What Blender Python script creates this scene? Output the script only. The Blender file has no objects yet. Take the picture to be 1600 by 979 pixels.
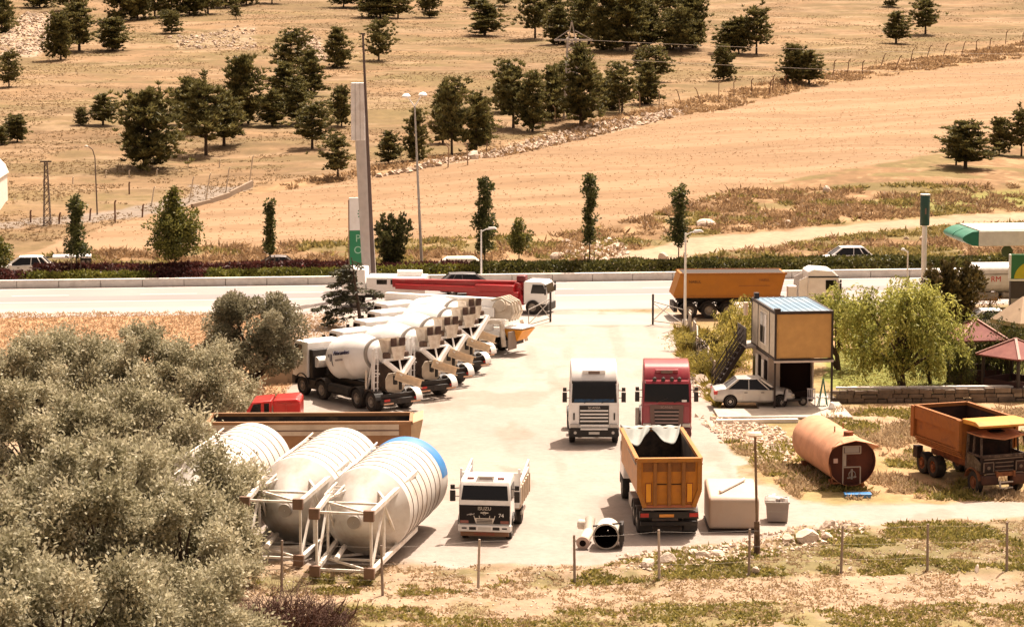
import bpy, bmesh, math, random
import numpy as np
from mathutils import Vector, Matrix
R = math.radians
random.seed(7); rng = np.random.default_rng(11)
sc = bpy.context.scene; COL = sc.collection
# ------------------------------------------------------------------ camera
CH = 23.0; FPX = 4000.0; PITCH = math.atan(540.5 / FPX)
cam = bpy.data.cameras.new('camera'); camo = bpy.data.objects.new('camera', cam); COL.objects.link(camo)
cam.sensor_width = 36; cam.lens = 36 * FPX / 1600; cam.clip_end = 5000; cam.clip_start = 1
camo.location = (0, 0, CH); camo.rotation_euler = (math.pi / 2 - PITCH, 0, 0); sc.camera = camo
def G(px, py, z=0.0):
    cx = (px - 800) / FPX; cy = (489.5 - py) / FPX
    d = (cx, math.cos(PITCH) + cy * math.sin(PITCH), -math.sin(PITCH) + cy * math.cos(PITCH))
    t = (z - CH) / d[2]
    return Vector((d[0] * t, d[1] * t, z))
def project(X, Y, Z):
    f = Y * math.cos(PITCH) - (Z - CH) * math.sin(PITCH)
    u = Y * math.sin(PITCH) + (Z - CH) * math.cos(PITCH)
    return 800 + FPX * X / f, 489.5 - FPX * u / f
# ------------------------------------------------------------------ light
SUN_AZ, SUN_EL = R(30), R(62)          # azimuth from +Y towards +X
sd = Vector((math.sin(SUN_AZ) * math.cos(SUN_EL), math.cos(SUN_AZ) * math.cos(SUN_EL), math.sin(SUN_EL)))
sun = bpy.data.lights.new('sun', 'SUN'); sun.energy = 4.2; sun.angle = R(0.5); sun.color = (1, .875, .745)
suno = bpy.data.objects.new('sun', sun); COL.objects.link(suno); suno.location = (60, 100, 120)
suno.rotation_euler = sd.to_track_quat('Z', 'Y').to_euler()
w = bpy.data.worlds.new('World'); sc.world = w; w.use_nodes = True
nt = w.node_tree; bg = nt.nodes['Background']
sky = nt.nodes.new('ShaderNodeTexSky'); sky.sky_type = 'NISHITA'; sky.sun_disc = False
sky.sun_elevation = SUN_EL; sky.sun_rotation = SUN_AZ
sky.air_density = .6; sky.dust_density = 6; sky.ozone_density = 0.2
hs = nt.nodes.new('ShaderNodeHueSaturation'); hs.inputs['Saturation'].default_value = .35
tint = nt.nodes.new('ShaderNodeMix'); tint.data_type = 'RGBA'; tint.blend_type = 'MULTIPLY'
tint.inputs[0].default_value = 1; tint.inputs[7].default_value = (1, .79, .63, 1)
nt.links.new(sky.outputs[0], hs.inputs['Color']); nt.links.new(hs.outputs[0], tint.inputs[6])
nt.links.new(tint.outputs[2], bg.inputs[0]); bg.inputs[1].default_value = .112
vs = sc.view_settings; vs.view_transform = 'Standard'; vs.look = 'None'; vs.gamma = 1; vs.use_curve_mapping = False
vs.exposure = 1.07
sc.render.engine = 'CYCLES'; sc.cycles.max_bounces = 5; sc.cycles.diffuse_bounces = 2; sc.cycles.transparent_max_bounces = 4
# ------------------------------------------------------------------ materials
MATS = {}
def mat(name, c, rough=.6, metal=0.0, var=.12, scale=2.0, dirt=0.0, dirtc=(.32, .22, .13), dscale=1.2, bump=0.0, bscale=30., coat=0., spec=.5):
    if name in MATS: return MATS[name]
    m = bpy.data.materials.new(name); m.use_nodes = True; n = m.node_tree; N = n.nodes; L = n.links
    b = N['Principled BSDF']; b.inputs['Roughness'].default_value = rough; b.inputs['Metallic'].default_value = metal
    b.inputs['Specular IOR Level'].default_value = spec
    b.inputs['Coat Weight'].default_value = coat
    tc = N.new('ShaderNodeTexCoord')
    nz = N.new('ShaderNodeTexNoise'); nz.inputs['Scale'].default_value = scale; nz.inputs['Detail'].default_value = 6
    L.new(tc.outputs['Object'], nz.inputs['Vector'])
    mr = N.new('ShaderNodeMapRange'); mr.inputs[1].default_value = .25; mr.inputs[2].default_value = .75
    mr.inputs[3].default_value = 1 - var; mr.inputs[4].default_value = 1 + var
    L.new(nz.outputs[0], mr.inputs[0])
    mx = N.new('ShaderNodeMix'); mx.data_type = 'RGBA'; mx.blend_type = 'MULTIPLY'; mx.inputs[0].default_value = 1
    mx.inputs[6].default_value = (*c, 1); L.new(mr.outputs[0], mx.inputs[7])
    out = mx.outputs[2]
    if dirt > 0:
        n2 = N.new('ShaderNodeTexNoise'); n2.inputs['Scale'].default_value = dscale; n2.inputs['Detail'].default_value = 8; n2.inputs['Roughness'].default_value = .68
        L.new(tc.outputs['Object'], n2.inputs['Vector'])
        m2 = N.new('ShaderNodeMapRange'); m2.inputs[1].default_value = .46; m2.inputs[2].default_value = .68; m2.inputs[3].default_value = 0; m2.inputs[4].default_value = dirt
        L.new(n2.outputs[0], m2.inputs[0])
        x2 = N.new('ShaderNodeMix'); x2.data_type = 'RGBA'; L.new(m2.outputs[0], x2.inputs[0]); L.new(out, x2.inputs[6]); x2.inputs[7].default_value = (*dirtc, 1)
        out = x2.outputs[2]
    L.new(out, b.inputs['Base Color'])
    if bump > 0:
        n3 = N.new('ShaderNodeTexNoise'); n3.inputs['Scale'].default_value = bscale; n3.inputs['Detail'].default_value = 6
        L.new(tc.outputs['Object'], n3.inputs['Vector'])
        bp = N.new('ShaderNodeBump'); bp.inputs['Strength'].default_value = bump; bp.inputs['Distance'].default_value = .05
        L.new(n3.outputs[0], bp.inputs['Height']); L.new(bp.outputs[0], b.inputs['Normal'])
    MATS[name] = m; return m
def leafmat(name, c0, c1, trans=.25, rough=.55):
    if name in MATS: return MATS[name]
    m = bpy.data.materials.new(name); m.use_nodes = True; n = m.node_tree; N = n.nodes; L = n.links
    b = N['Principled BSDF']; b.inputs['Roughness'].default_value = rough
    at = N.new('ShaderNodeAttribute'); at.attribute_name = 'lv'
    mx = N.new('ShaderNodeMix'); mx.data_type = 'RGBA'; L.new(at.outputs['Fac'], mx.inputs[0])
    mx.inputs[6].default_value = (*c0, 1); mx.inputs[7].default_value = (*c1, 1)
    L.new(mx.outputs[2], b.inputs['Base Color']); b.inputs['Specular IOR Level'].default_value = .3
    tr = N.new('ShaderNodeBsdfTranslucent'); L.new(mx.outputs[2], tr.inputs['Color'])
    ms = N.new('ShaderNodeMixShader'); ms.inputs[0].default_value = trans
    L.new(b.outputs[0], ms.inputs[1]); L.new(tr.outputs[0], ms.inputs[2]); L.new(ms.outputs[0], N['Material Output'].inputs[0])
    MATS[name] = m; return m
WHITE = mat('white_paint', (.86, .83, .79), .4, dirt=.3, dirtc=(.50, .40, .30), dscale=.9, var=.04)
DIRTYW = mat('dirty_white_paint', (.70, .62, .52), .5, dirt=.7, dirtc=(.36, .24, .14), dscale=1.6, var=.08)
BLACK = mat('black_chassis', (.014, .010, .008), .6, dirt=.4, dirtc=(.07, .045, .03), dscale=2.5)
RUBBER = mat('tyre_rubber', (.018, .014, .012), .85, dirt=.5, dirtc=(.10, .07, .045), dscale=3)
RIM = mat('steel_rim', (.30, .26, .22), .5, .3, dirt=.5, dirtc=(.16, .11, .07), dscale=4)
GLASS = mat('dark_glass', (.007, .006, .006), .10, var=.3, scale=.9, spec=.45)
CHROME = mat('bare_metal', (.5, .47, .43), .35, .8)
GREY = mat('grey_steel', (.32, .29, .26), .5, .2, dirt=.4)
ORANGE = mat('orange_tipper_paint', (.44, .165, .016), .5, dirt=.75, dirtc=(.26, .11, .03), dscale=2.2, var=.15)
ORANGE2 = mat('orange_trailer_paint', (.42, .155, .011), .4, dirt=.35, dirtc=(.36, .14, .03), dscale=1.2, var=.08)
RUSTOR = mat('faded_rusty_orange', (.32, .11, .018), .8, dirt=.8, dirtc=(.17, .06, .02), dscale=2.0, var=.2)
RUST = mat('rust', (.24, .085, .03), .9, dirt=.8, dirtc=(.09, .03, .015), dscale=2.5, var=.25, bump=.3)
RUSTPINK = mat('rusted_tank_skin', (.56, .27, .15), .85, dirt=.55, dirtc=(.36, .15, .07), dscale=1.3, var=.12, bump=.15)
BURNT = mat('burnt_metal', (.02, .010, .007), .9, dirt=.5, dirtc=(.09, .035, .02), dscale=3, var=.3)
RED = mat('red_paint', (.52, .015, .012), .3, var=.08, dirt=.15, coat=.4)
CRED = mat('crimson_paint', (.27, .014, .028), .3, var=.06, dirt=.2, coat=.5)
LAMPRED = mat('tail_lamp_red', (.5, .02, .015), .3)
AMBER = mat('amber_reflector', (.8, .3, .05), .3)
LENS = mat('headlamp_lens', (.45, .42, .38), .15, .2)
SILVER = mat('silver_paint', (.55, .52, .48), .3, .25, dirt=.2)
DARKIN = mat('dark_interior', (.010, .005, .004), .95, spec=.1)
CONC = mat('concrete', (.46, .40, .33), .9, dirt=.5, dirtc=(.28, .22, .16), bump=.2)
WOOD = mat('weathered_wood', (.17, .11, .075), .9, dirt=.5, dirtc=(.30, .23, .17), dscale=3, bump=.3)
BARK = mat('bark', (.075, .048, .032), .95, var=.3, scale=6, bump=.5)
BLUE = mat('blue_paint', (.03, .20, .48), .45, dirt=.3)
PGREEN = mat('petrol_green', (.015, .22, .09), .4)
TAN = mat('tan_panel', (.60, .34, .115), .6, dirt=.4, dirtc=(.46, .24, .08), dscale=.9, var=.1)
CREAM = mat('cream_panel', (.62, .54, .42), .6, dirt=.35)
DKTRIM = mat('dark_brown_trim', (.03, .018, .014), .6)
# ------------------------------------------------------------------ mesh builder
class MB:
    def __init__(s): s.v = []; s.f = []; s.m = []
    def add(s, vs, fs, mi=0):
        o = len(s.v); s.v += [tuple(x) for x in vs]
        for f in fs: s.f.append(tuple(i + o for i in f)); s.m.append(mi)
        return s
    def box(s, x0, x1, y0, y1, z0, z1, mi=0, M=None):
        vs = [Vector((x, y, z)) for x in (x0, x1) for y in (y0, y1) for z in (z0, z1)]
        if M is not None: vs = [M @ v for v in vs]
        return s.add(vs, [(0, 1, 3, 2), (4, 6, 7, 5), (0, 4, 5, 1), (2, 3, 7, 6), (0, 2, 6, 4), (1, 5, 7, 3)], mi)
    def bar(s, p0, p1, w, h=None, mi=0, up=(0, 0, 1)):
        p0 = Vector(p0); p1 = Vector(p1); h = h or w; d = (p1 - p0); L = d.length; d.normalize()
        u = Vector(up)
        if abs(d.dot(u)) > .98: u = Vector((1, 0, 0))
        r = d.cross(u).normalized(); u = r.cross(d)
        vs = [p0 + d * L * a + r * w * b / 2 + u * h * c / 2 for a in (0, 1) for b in (-1, 1) for c in (-1, 1)]
        return s.add(vs, [(0, 1, 3, 2), (4, 6, 7, 5), (0, 4, 5, 1), (2, 3, 7, 6), (0, 2, 6, 4), (1, 5, 7, 3)], mi)
    def cyl(s, p0, p1, r0, r1=None, n=12, mi=0, caps=True):
        r1 = r0 if r1 is None else r1
        p0 = Vector(p0); p1 = Vector(p1); d = (p1 - p0).normalized()
        a = Vector((0, 0, 1)) if abs(d.z) < .9 else Vector((1, 0, 0))
        x = d.cross(a).normalized(); y = x.cross(d)
        vs = []
        for p, r in ((p0, r0), (p1, r1)):
            for i in range(n):
                t = 2 * math.pi * i / n; vs.append(p + x * r * math.cos(t) + y * r * math.sin(t))
        fs = [(i, i + n, (i + 1) % n + n, (i + 1) % n) for i in range(n)]
        if caps: fs += [tuple(range(n)), tuple(range(2 * n - 1, n - 1, -1))]
        return s.add(vs, fs, mi)
    def tube(s, pts, r, n=6, mi=0):
        for k in range(len(pts) - 1):
            r0 = r if not hasattr(r, '__len__') else r[k]; r1 = r if not hasattr(r, '__len__') else r[k + 1]
            s.cyl(pts[k], pts[k + 1], r0, r1, n, mi)
        return s
    def lathe(s, prof, p0, axis, n=24, mi=0, mfun=None, a0=0, a1=2 * math.pi):
        p0 = Vector(p0); d = Vector(axis).normalized()
        a = Vector((0, 0, 1)) if abs(d.z) < .9 else Vector((1, 0, 0))
        x = d.cross(a).normalized(); y = x.cross(d)
        full = abs(a1 - a0 - 2 * math.pi) < 1e-4; k = n if full else n + 1
        vs = []
        for r, h in prof:
            for i in range(k):
                t = a0 + (a1 - a0) * i / n; vs.append(p0 + d * h + x * r * math.cos(t) + y * r * math.sin(t))
        for j in range(len(prof) - 1):
            fs = []
            for i in range(n):
                i2 = (i + 1) % k; fs.append((j * k + i, (j + 1) * k + i, (j + 1) * k + i2, j * k + i2))
            if j == 0: o = len(s.v); s.v += [tuple(v) for v in vs]
            for f in fs: s.f.append(tuple(q + o for q in f)); s.m.append(mfun(j) if mfun else mi)
        return s
    def prism(s, prof, y0, y1, mi=0, M=None, axis='y'):
        n = len(prof)
        def P(a, b, t): return Vector((a, t, b)) if axis == 'y' else (Vector((t, a, b)) if axis == 'x' else Vector((a, b, t)))
        vs = [P(a, b, y0) for a, b in prof] + [P(a, b, y1) for a, b in prof]
        if M is not None: vs = [M @ v for v in vs]
        fs = [tuple(range(n)), tuple(range(2 * n - 1, n - 1, -1))] + [(i, i + n, (i + 1) % n + n, (i + 1) % n) for i in range(n)]
        return s.add(vs, fs, mi)
    def loft(s, rings, mi=0, caps=True):
        n = len(rings[0]); vs = [p for r in rings for p in r]; fs = []
        for j in range(len(rings) - 1):
            fs += [(j * n + i, (j + 1) * n + i, (j + 1) * n + (i + 1) % n, j * n + (i + 1) % n) for i in range(n)]
        if caps: fs += [tuple(range(n)), tuple(range(len(vs) - 1, len(vs) - n - 1, -1))]
        return s.add(vs, fs, mi)
    def mesh(s, name, mats, smooth=None):
        me = bpy.data.meshes.new(name); me.from_pydata([tuple(v) for v in s.v], [], s.f)
        mats = mats if isinstance(mats, (list, tuple)) else [mats]
        for m in mats: me.materials.append(m)
        if len(mats) > 1: me.polygons.foreach_set('material_index', s.m)
        bm = bmesh.new(); bm.from_mesh(me); bmesh.ops.recalc_face_normals(bm, faces=bm.faces); bm.to_mesh(me); bm.free()
        if smooth:
            me.polygons.foreach_set('use_smooth', [True] * len(me.polygons)); me.set_sharp_from_angle(angle=R(smooth))
        me.update(); return me
    def build(s, name, mats, parent=None, bevel=0, smooth=None, loc=None):
        return link(name, s.mesh(name, mats, smooth), parent, bevel, loc)
def link(name, me, parent=None, bevel=0, loc=None):
    o = bpy.data.objects.new(name, me); COL.objects.link(o)
    if parent: o.parent = parent
    if loc is not None: o.location = loc
    if bevel:
        b = o.modifiers.new('bevel', 'BEVEL'); b.width = bevel; b.segments = 2; b.limit_method = 'ANGLE'; b.angle_limit = R(35)
    return o
def tag(o, label=None, cat=None, group=None, kind=None):
    if label: o['label'] = label
    if cat: o['category'] = cat
    if group: o['group'] = group
    if kind: o['kind'] = kind
    return o
def thing(name, label, cat, loc, yaw=0, group=None):
    o = bpy.data.objects.new(name, None); COL.objects.link(o); o.location = loc; o.rotation_euler = (0, 0, yaw)
    o.empty_display_size = .3
    return tag(o, label, cat, group)
def copy_tree(o, parent=None):
    c = o.copy(); COL.objects.link(c); c.parent = parent
    for ch in [k for k in bpy.data.objects if k.parent == o]: copy_tree(ch, c)
    return c
ORD = ['first', 'second', 'third', 'fourth', 'fifth', 'sixth', 'seventh', 'eighth', 'ninth', 'tenth', 'eleventh', 'twelfth', 'thirteenth', 'fourteenth', 'fifteenth', 'sixteenth', 'seventeenth', 'eighteenth', 'nineteenth', 'twentieth', 'twenty-first', 'twenty-second', 'twenty-third', 'twenty-fourth', 'twenty-fifth', 'twenty-sixth']
def text(parent, s, size, loc, xdir, updir, m, name='lettering', ext=.006, align='CENTER'):
    cu = bpy.data.curves.new(name, 'FONT'); cu.body = s; cu.size = size; cu.extrude = ext; cu.align_x = align; cu.align_y = 'CENTER'
    o = bpy.data.objects.new('tmp', cu); COL.objects.link(o)
    dg = bpy.context.evaluated_depsgraph_get(); me = bpy.data.meshes.new_from_object(o.evaluated_get(dg))
    bpy.data.objects.remove(o); me.materials.clear(); me.materials.append(m); me.name = name
    t = link(name, me, parent)
    x = Vector(xdir).normalized(); u = Vector(updir).normalized(); z = x.cross(u).normalized(); u = z.cross(x)
    t.matrix_local = Matrix(((x.x, u.x, z.x, loc[0]), (x.y, u.y, z.y, loc[1]), (x.z, u.z, z.z, loc[2]), (0, 0, 0, 1)))
    return t
# ------------------------------------------------------------------ noise
def vnoise(x, y, seed=0):
    xi = np.floor(x).astype(np.int64); yi = np.floor(y).astype(np.int64); fx = x - xi; fy = y - yi
    fx = fx * fx * (3 - 2 * fx); fy = fy * fy * (3 - 2 * fy)
    def h(a, b):
        n = (a * 374761393 + b * 668265263 + seed * 974634777) & 0xffffffff
        n = ((n ^ (n >> 13)) * 1274126177) & 0xffffffff
        return ((n ^ (n >> 16)) & 0xffff) / 65535.0
    a = h(xi, yi); b = h(xi + 1, yi); c = h(xi, yi + 1); d = h(xi + 1, yi + 1)
    return (a + (b - a) * fx) * (1 - fy) + (c + (d - c) * fx) * fy
def fbm(x, y, seed=0, o=4):
    s = 0; a = .5; t = 0
    for k in range(o): s = s + a * vnoise(x * 2 ** k, y * 2 ** k, seed + k); t += a; a *= .55
    return s / t
def inside(px, py, poly):
    """signed distance in px to polygon, positive inside"""
    d = np.full(px.shape, 1e9); ins = np.zeros(px.shape, bool); n = len(poly)
    for i in range(n):
        x0, y0 = poly[i]; x1, y1 = poly[(i + 1) % n]
        dx = x1 - x0; dy = y1 - y0; L = dx * dx + dy * dy + 1e-9
        t = np.clip(((px - x0) * dx + (py - y0) * dy) / L, 0, 1)
        d = np.minimum(d, np.hypot(px - x0 - t * dx, py - y0 - t * dy))
        if y0 != y1:
            c = ((y0 > py) != (y1 > py)) & (px < (x1 - x0) * (py - y0) / (y1 - y0) + x0); ins ^= c
    return np.where(ins, d, -d)
def sstep(a, b, x):
    t = np.clip((x - a) / (b - a), 0, 1); return t * t * (3 - 2 * t)
# ------------------------------------------------------------------ terrain
RS = .105; RC = math.cos(math.atan(RS)); RSN = math.sin(math.atan(RS)); RANG = math.atan(RS)
def nn(X, Y): return (Y - 187.6 - RS * X) * RC
PN = np.array([-400., 5.5, 7.5, 15, 17, 27, 60, 145, 255, 350, 450, 620, 1000])
PZ = np.array([0., 0, -.6, -.6, -.5, -.1, 1.2, 4.7, 9.2, 13.8, 20, 34, 75])
def T(X, Y):
    X = np.asarray(X, float); Y = np.asarray(Y, float); n = nn(X, Y)
    z = np.interp(n, PN, PZ)
    k = sstep(26, 60, n)
    z = z + k * ((fbm(X / 38, Y / 38, 3, 3) - .5) * 2.0 + (fbm(X / 7, Y / 7, 5, 3) - .5) * .5)
    f = sstep(97.5, 93, Y) * .9   # foreground humps
    z = z + f * (fbm(X / 3, Y / 3, 9, 3) - .5) * .35
    wv = sstep(99, 97, Y) * sstep(93.5, 95.5, Y)
    z = z + wv * (fbm(X / 2, Y / 2, 14, 3) - .35) * .4
    return z
def hit(px, py):
    cx = (px - 800) / FPX; cy = (489.5 - py) / FPX
    d = np.array((cx, math.cos(PITCH) + cy * math.sin(PITCH), -math.sin(PITCH) + cy * math.cos(PITCH)))
    t = np.arange(60, 1000, .25); X = d[0] * t; Y = d[1] * t; Z = CH + d[2] * t
    b = Z < T(X, Y); i = int(np.argmax(b)) if b.any() else len(t) - 1
    return Vector((X[i], Y[i], float(T(X[i], Y[i]))))
def RP(t, n, z=0):
    """road frame -> world"""
    return Vector((t * RC - n * RSN, 187.6 + t * RSN + n * RC, z))
# ================================================================== ground sheet, cut by region
def lin(r, g, b):
    f = lambda c: ((c / 255 + .055) / 1.055) ** 2.4 if c > 10 else c / 255 / 12.92
    return np.array((f(r), f(g), f(b)))
def groundmat(name, c1=6.0, amt=.35, stretch=(1, 1), fine=40., fa=.3, rough=.95, bump=.4, speck=None):
    m = bpy.data.materials.new(name); m.use_nodes = True; N = m.node_tree.nodes; L = m.node_tree.links
    b = N['Principled BSDF']; b.inputs['Roughness'].default_value = rough; b.inputs['Specular IOR Level'].default_value = .15
    at = N.new('ShaderNodeAttribute'); at.attribute_name = 'Col'
    tc = N.new('ShaderNodeTexCoord'); mp = N.new('ShaderNodeMapping'); mp.inputs['Scale'].default_value = (stretch[0], stretch[1], 1)
    L.new(tc.outputs['Object'], mp.inputs[0])
    cur = at.outputs['Color']
    def mul(cur, sc_, a, det=5, lo=.25, hi=.75):
        n = N.new('ShaderNodeTexNoise'); n.inputs['Scale'].default_value = sc_; n.inputs['Detail'].default_value = det; n.inputs['Roughness'].default_value = .65
        L.new(mp.outputs[0], n.inputs['Vector'])
        r = N.new('ShaderNodeMapRange'); r.inputs[1].default_value = lo; r.inputs[2].default_value = hi; r.inputs[3].default_value = 1 - a; r.inputs[4].default_value = 1 + a
        L.new(n.outputs[0], r.inputs[0])
        x = N.new('ShaderNodeMix'); x.data_type = 'RGBA'; x.blend_type = 'MULTIPLY'; x.inputs[0].default_value = 1
        L.new(cur, x.inputs[6]); L.new(r.outputs[0], x.inputs[7]); return x.outputs[2], n
    cur, n1 = mul(cur, 1 / c1, amt)
    cur, n2 = mul(cur, fine / 40., fa, 8)
    if speck:
        v = N.new('ShaderNodeTexNoise'); v.inputs['Scale'].default_value = speck[0]; v.inputs['Detail'].default_value = 3
        L.new(mp.outputs[0], v.inputs['Vector'])
        r = N.new('ShaderNodeMapRange'); r.inputs[1].default_value = speck[1]; r.inputs[2].default_value = speck[1] + .06
        L.new(v.outputs[0], r.inputs[0])
        x = N.new('ShaderNodeMix'); x.data_type = 'RGBA'; L.new(r.outputs[0], x.inputs[0]); L.new(cur, x.inputs[6]); x.inputs[7].default_value = (*speck[2], 1); cur = x.outputs[2]
    L.new(cur, b.inputs['Base Color'])
    bp = N.new('ShaderNodeBump'); bp.inputs['Strength'].default_value = bump; bp.inputs['Distance'].default_value = .12
    L.new(n2.outputs[0], bp.inputs['Height']); L.new(bp.outputs[0], b.inputs['Normal'])
    return m
# colours (linear albedo)
C_FORE = np.array((.305, .218, .145)); C_FOREG = np.array((.18, .15, .065)); C_YARD = np.array((.325, .272, .235)); C_DRY = np.array((.37, .24, .13))
C_SCRUB = np.array((.25, .175, .08)); C_LAWN = np.array((.17, .175, .045)); C_HILL = np.array((.215, .136, .071)); C_HILLO = np.array((.140, .100, .045))
C_FIELD = np.array((.245, .155, .086)); C_FIELDP = np.array((.315, .212, .128)); C_VERGE = np.array((.185, .112, .056)); C_VG = np.array((.135, .11, .042)); C_ROCK = np.array((.36, .275, .20))
C_TRACK = np.array((.34, .25, .17)); C_WEED = np.array((.28, .175, .09))
P_YARD = [(440, 480), (520, 487), (620, 470), (1052, 490), (1052, 520), (1064, 560), (1098, 600), (1112, 640), (1112, 662), (1128, 680), (1150, 712), (1165, 745), (1240, 782), (1400, 789), (1620, 782), (2200, 775), (2200, 812), (1600, 809), (1380, 812), (1240, 826), (1190, 842), (1090, 850), (1000, 868), (905, 884), (760, 882), (640, 884), (380, 878), (200, 870), (200, 700), (300, 650), (455, 640), (455, 610), (440, 560)]
P_DRYL = [(-800, 485), (300, 484), (520, 486), (560, 500), (480, 560), (430, 640), (-800, 640)]
P_RIGHT = [(1064, 500), (2200, 480), (2200, 792), (1600, 786), (1245, 784), (1120, 672), (1060, 560)]
P_LAWN = [(1296, 548), (1640, 540), (2200, 540), (2200, 612), (1300, 612)]
P_FGREEN = [(380, 895), (620, 895), (760, 886), (905, 888), (1000, 873), (1095, 852), (1195, 845), (1250, 832), (1420, 816), (2200, 812), (2200, 890), (1450, 893), (1170, 900), (900, 912), (640, 925), (430, 925)]
P_FBOT = [(500, 955), (760, 935), (900, 945), (1200, 935), (1330, 962), (1500, 960), (1600, 985), (1600, 1100), (500, 1100)]
P_FIELD = [(-900, 400), (40, 396), (110, 372), (200, 345), (300, 318), (450, 297), (690, 258), (860, 229), (1060, 182), (1300, 131), (1600, 91), (2300, 0), (2300, 130), (1600, 205), (1480, 236), (1280, 272), (1130, 303), (1010, 340), (900, 365), (780, 372), (600, 378), (420, 384), (240, 392), (90, 397), (-900, 420)]
P_ROCK1 = [(560, 282), (690, 252), (860, 212), (1000, 182), (1065, 170), (1070, 180), (860, 229), (690, 259)]
P_ROCK2 = [(0, 60), (40, 20), (105, 25), (85, 60), (60, 90), (0, 88)]
P_ROCK3 = [(450, 52), (500, 60), (512, 95), (495, 98), (470, 75)]
P_ROCK4 = [(260, 60), (400, 40), (400, 78), (280, 76)]
P_BANKU = [(1060, 155), (1300, 110), (1600, 62), (2300, -40), (2300, 0), (1600, 92), (1300, 132), (1060, 183), (700, 258), (560, 280), (440, 298), (300, 318), (440, 285), (700, 240), (860, 210)]
P_TRACK = [(925, 412), (1000, 392), (1075, 372), (1200, 362), (1330, 350), (1480, 338), (2300, 300), (2300, 312), (1480, 352), (1330, 366), (1200, 384), (1120, 394), (1020, 414)]
P_LGREY = [(-500, 352), (12, 346), (170, 330), (300, 306), (300, 290), (392, 290), (392, 296), (340, 312), (300, 322), (210, 340), (100, 352), (-500, 370)]
P_GREENR = [(1365, 315), (1480, 300), (1620, 296), (2300, 290), (2300, 330), (1500, 325), (1400, 340)]
def build_ground():
    us = np.concatenate([np.linspace(-1.9, -1.08, 60, endpoint=False), np.linspace(-1.08, 1.08, 470), np.linspace(1.08, 1.9, 60)[1:]])
    rows = [40.]
    while rows[-1] < 1200:
        y = rows[-1]; rows.append(y + (2.2 if y < 84 else .17 if y < 112 else .30 if y < 200 else .34 + (y - 200) / 230. if y < 640 else 18))
    rows = np.array(rows); nu = len(us); nr = len(rows)
    UU, YY = np.meshgrid(us, rows)
    XX = UU * (YY * .205 + 4)
    YY = YY + 0 * UU
    ZZ = T(XX, YY)
    PX, PY = project(XX, YY, ZZ)
    n = nn(XX, YY); far = n > 0
    s = FPX / YY
    jx = (fbm(XX / 2.2, YY / 2.2, 21, 4) - .5) * s * 1.8; jy = (fbm(XX / 2.2 + 50, YY / 2.2, 22, 4) - .5) * s * .55
    qx = PX + jx; qy = PY + jy
    def mk(poly, w=2.5): return sstep(-w, w, inside(qx, qy, poly))
    def blend(c, k, col): return c * (1 - k[..., None]) + col * k[..., None]
    f1 = fbm(XX / 6, YY / 9, 31, 4); f2 = fbm(XX / 1.3, YY / 2.0, 32, 4); f3 = fbm(XX / 25, YY / 14, 33, 3); f4 = fbm(XX / .55, YY / .9, 34, 3)
    c = np.ones(XX.shape + (3,)) * C_FORE
    near = ~far
    c = c * (0.86 + .35 * f1)[..., None]
    c = blend(c, sstep(.5, .66, f2 * .6 + f1 * .4) * .75, C_FOREG)
    k = mk(P_FGREEN, 6) * sstep(.36, .56, f2 * .55 + f1 * .45); c = blend(c, k * .85, C_FOREG * .85)
    k = mk(P_FBOT, 10) * sstep(.38, .55, f2 * .6 + f1 * .4); c = blend(c, k * .85, C_FOREG * 1.1)
    k = mk(P_DRYL, 3); c = blend(c, k, C_DRY * np.array((1.0, .95, .97)) * (.8 + .4 * f1)[..., None])
    kr = mk(P_RIGHT, 3)
    cr = blend(np.ones_like(c) * C_DRY * (.75 + .5 * f1)[..., None], sstep(.50, .62, f1 * .5 + f2 * .5) * .8, C_SCRUB)
    cr = blend(cr, sstep(.52, .62, fbm(XX / 4, YY / 5, 35, 4)) * .5, np.array((.19, .165, .06)))
    # bare dry ground behind the tank, in front of the stone wall
    bare = sstep(628, 640, PY) * sstep(690, 668, PY) * sstep(1300, 1330, PX); cr = blend(cr, bare * .9 * sstep(.25, .45, f2), C_FORE * 1.15)
    c = blend(c, kr, cr)
    kl = mk(P_LAWN, 2); c = blend(c, kl, C_LAWN * (.7 + .6 * f1)[..., None])
    ky = mk(P_YARD, 2.5)
    cy = C_YARD * (.88 + .24 * f3)[..., None] * (.90 + .2 * f2)[..., None]
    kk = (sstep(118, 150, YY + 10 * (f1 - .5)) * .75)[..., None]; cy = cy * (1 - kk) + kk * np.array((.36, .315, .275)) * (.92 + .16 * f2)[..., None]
    # faint tyre tracks and damp stains in the gravel
    tr = sstep(.60, .74, fbm(XX / 1.1, YY / 9, 44, 3)) * .38; cy = blend(cy, tr, C_YARD * np.array((.80, .76, .72)))
    cy = blend(cy, sstep(.62, .72, fbm(XX / 3, YY / 5, 45, 4)) * .5, C_YARD * np.array((.78, .70, .62)))
    rub = mk([(1085, 650), (1150, 655), (1215, 668), (1250, 690), (1235, 720), (1190, 730), (1165, 690), (1130, 690)], 4) * sstep(.4, .55, f2)
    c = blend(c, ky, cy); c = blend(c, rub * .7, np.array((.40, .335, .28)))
    # -------- far side
    h = np.ones_like(c) * C_HILL * (.74 + .5 * f3)[..., None]
    h = blend(h, sstep(.48, .64, fbm(XX / 14, YY / 8, 36, 4)) * .85, C_HILLO)
    h = blend(h, sstep(.47, .62, fbm(XX / 34, YY / 20, 47, 4)) * .65, np.array((.150, .113, .047)))
    h = blend(h, sstep(.55, .72, fbm(XX / 18, YY / 5, 48, 4)) * .55, np.array((.14, .088, .045)))
    h = blend(h, sstep(.54, .70, fbm(XX / 9, YY / 3.2, 37, 4)) * .6, np.array((.29, .20, .12)))
    h = blend(h, sstep(.58, .70, fbm(XX / 5, YY / 1.6, 38, 4)) * .5, np.array((.145, .095, .05)))
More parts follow.
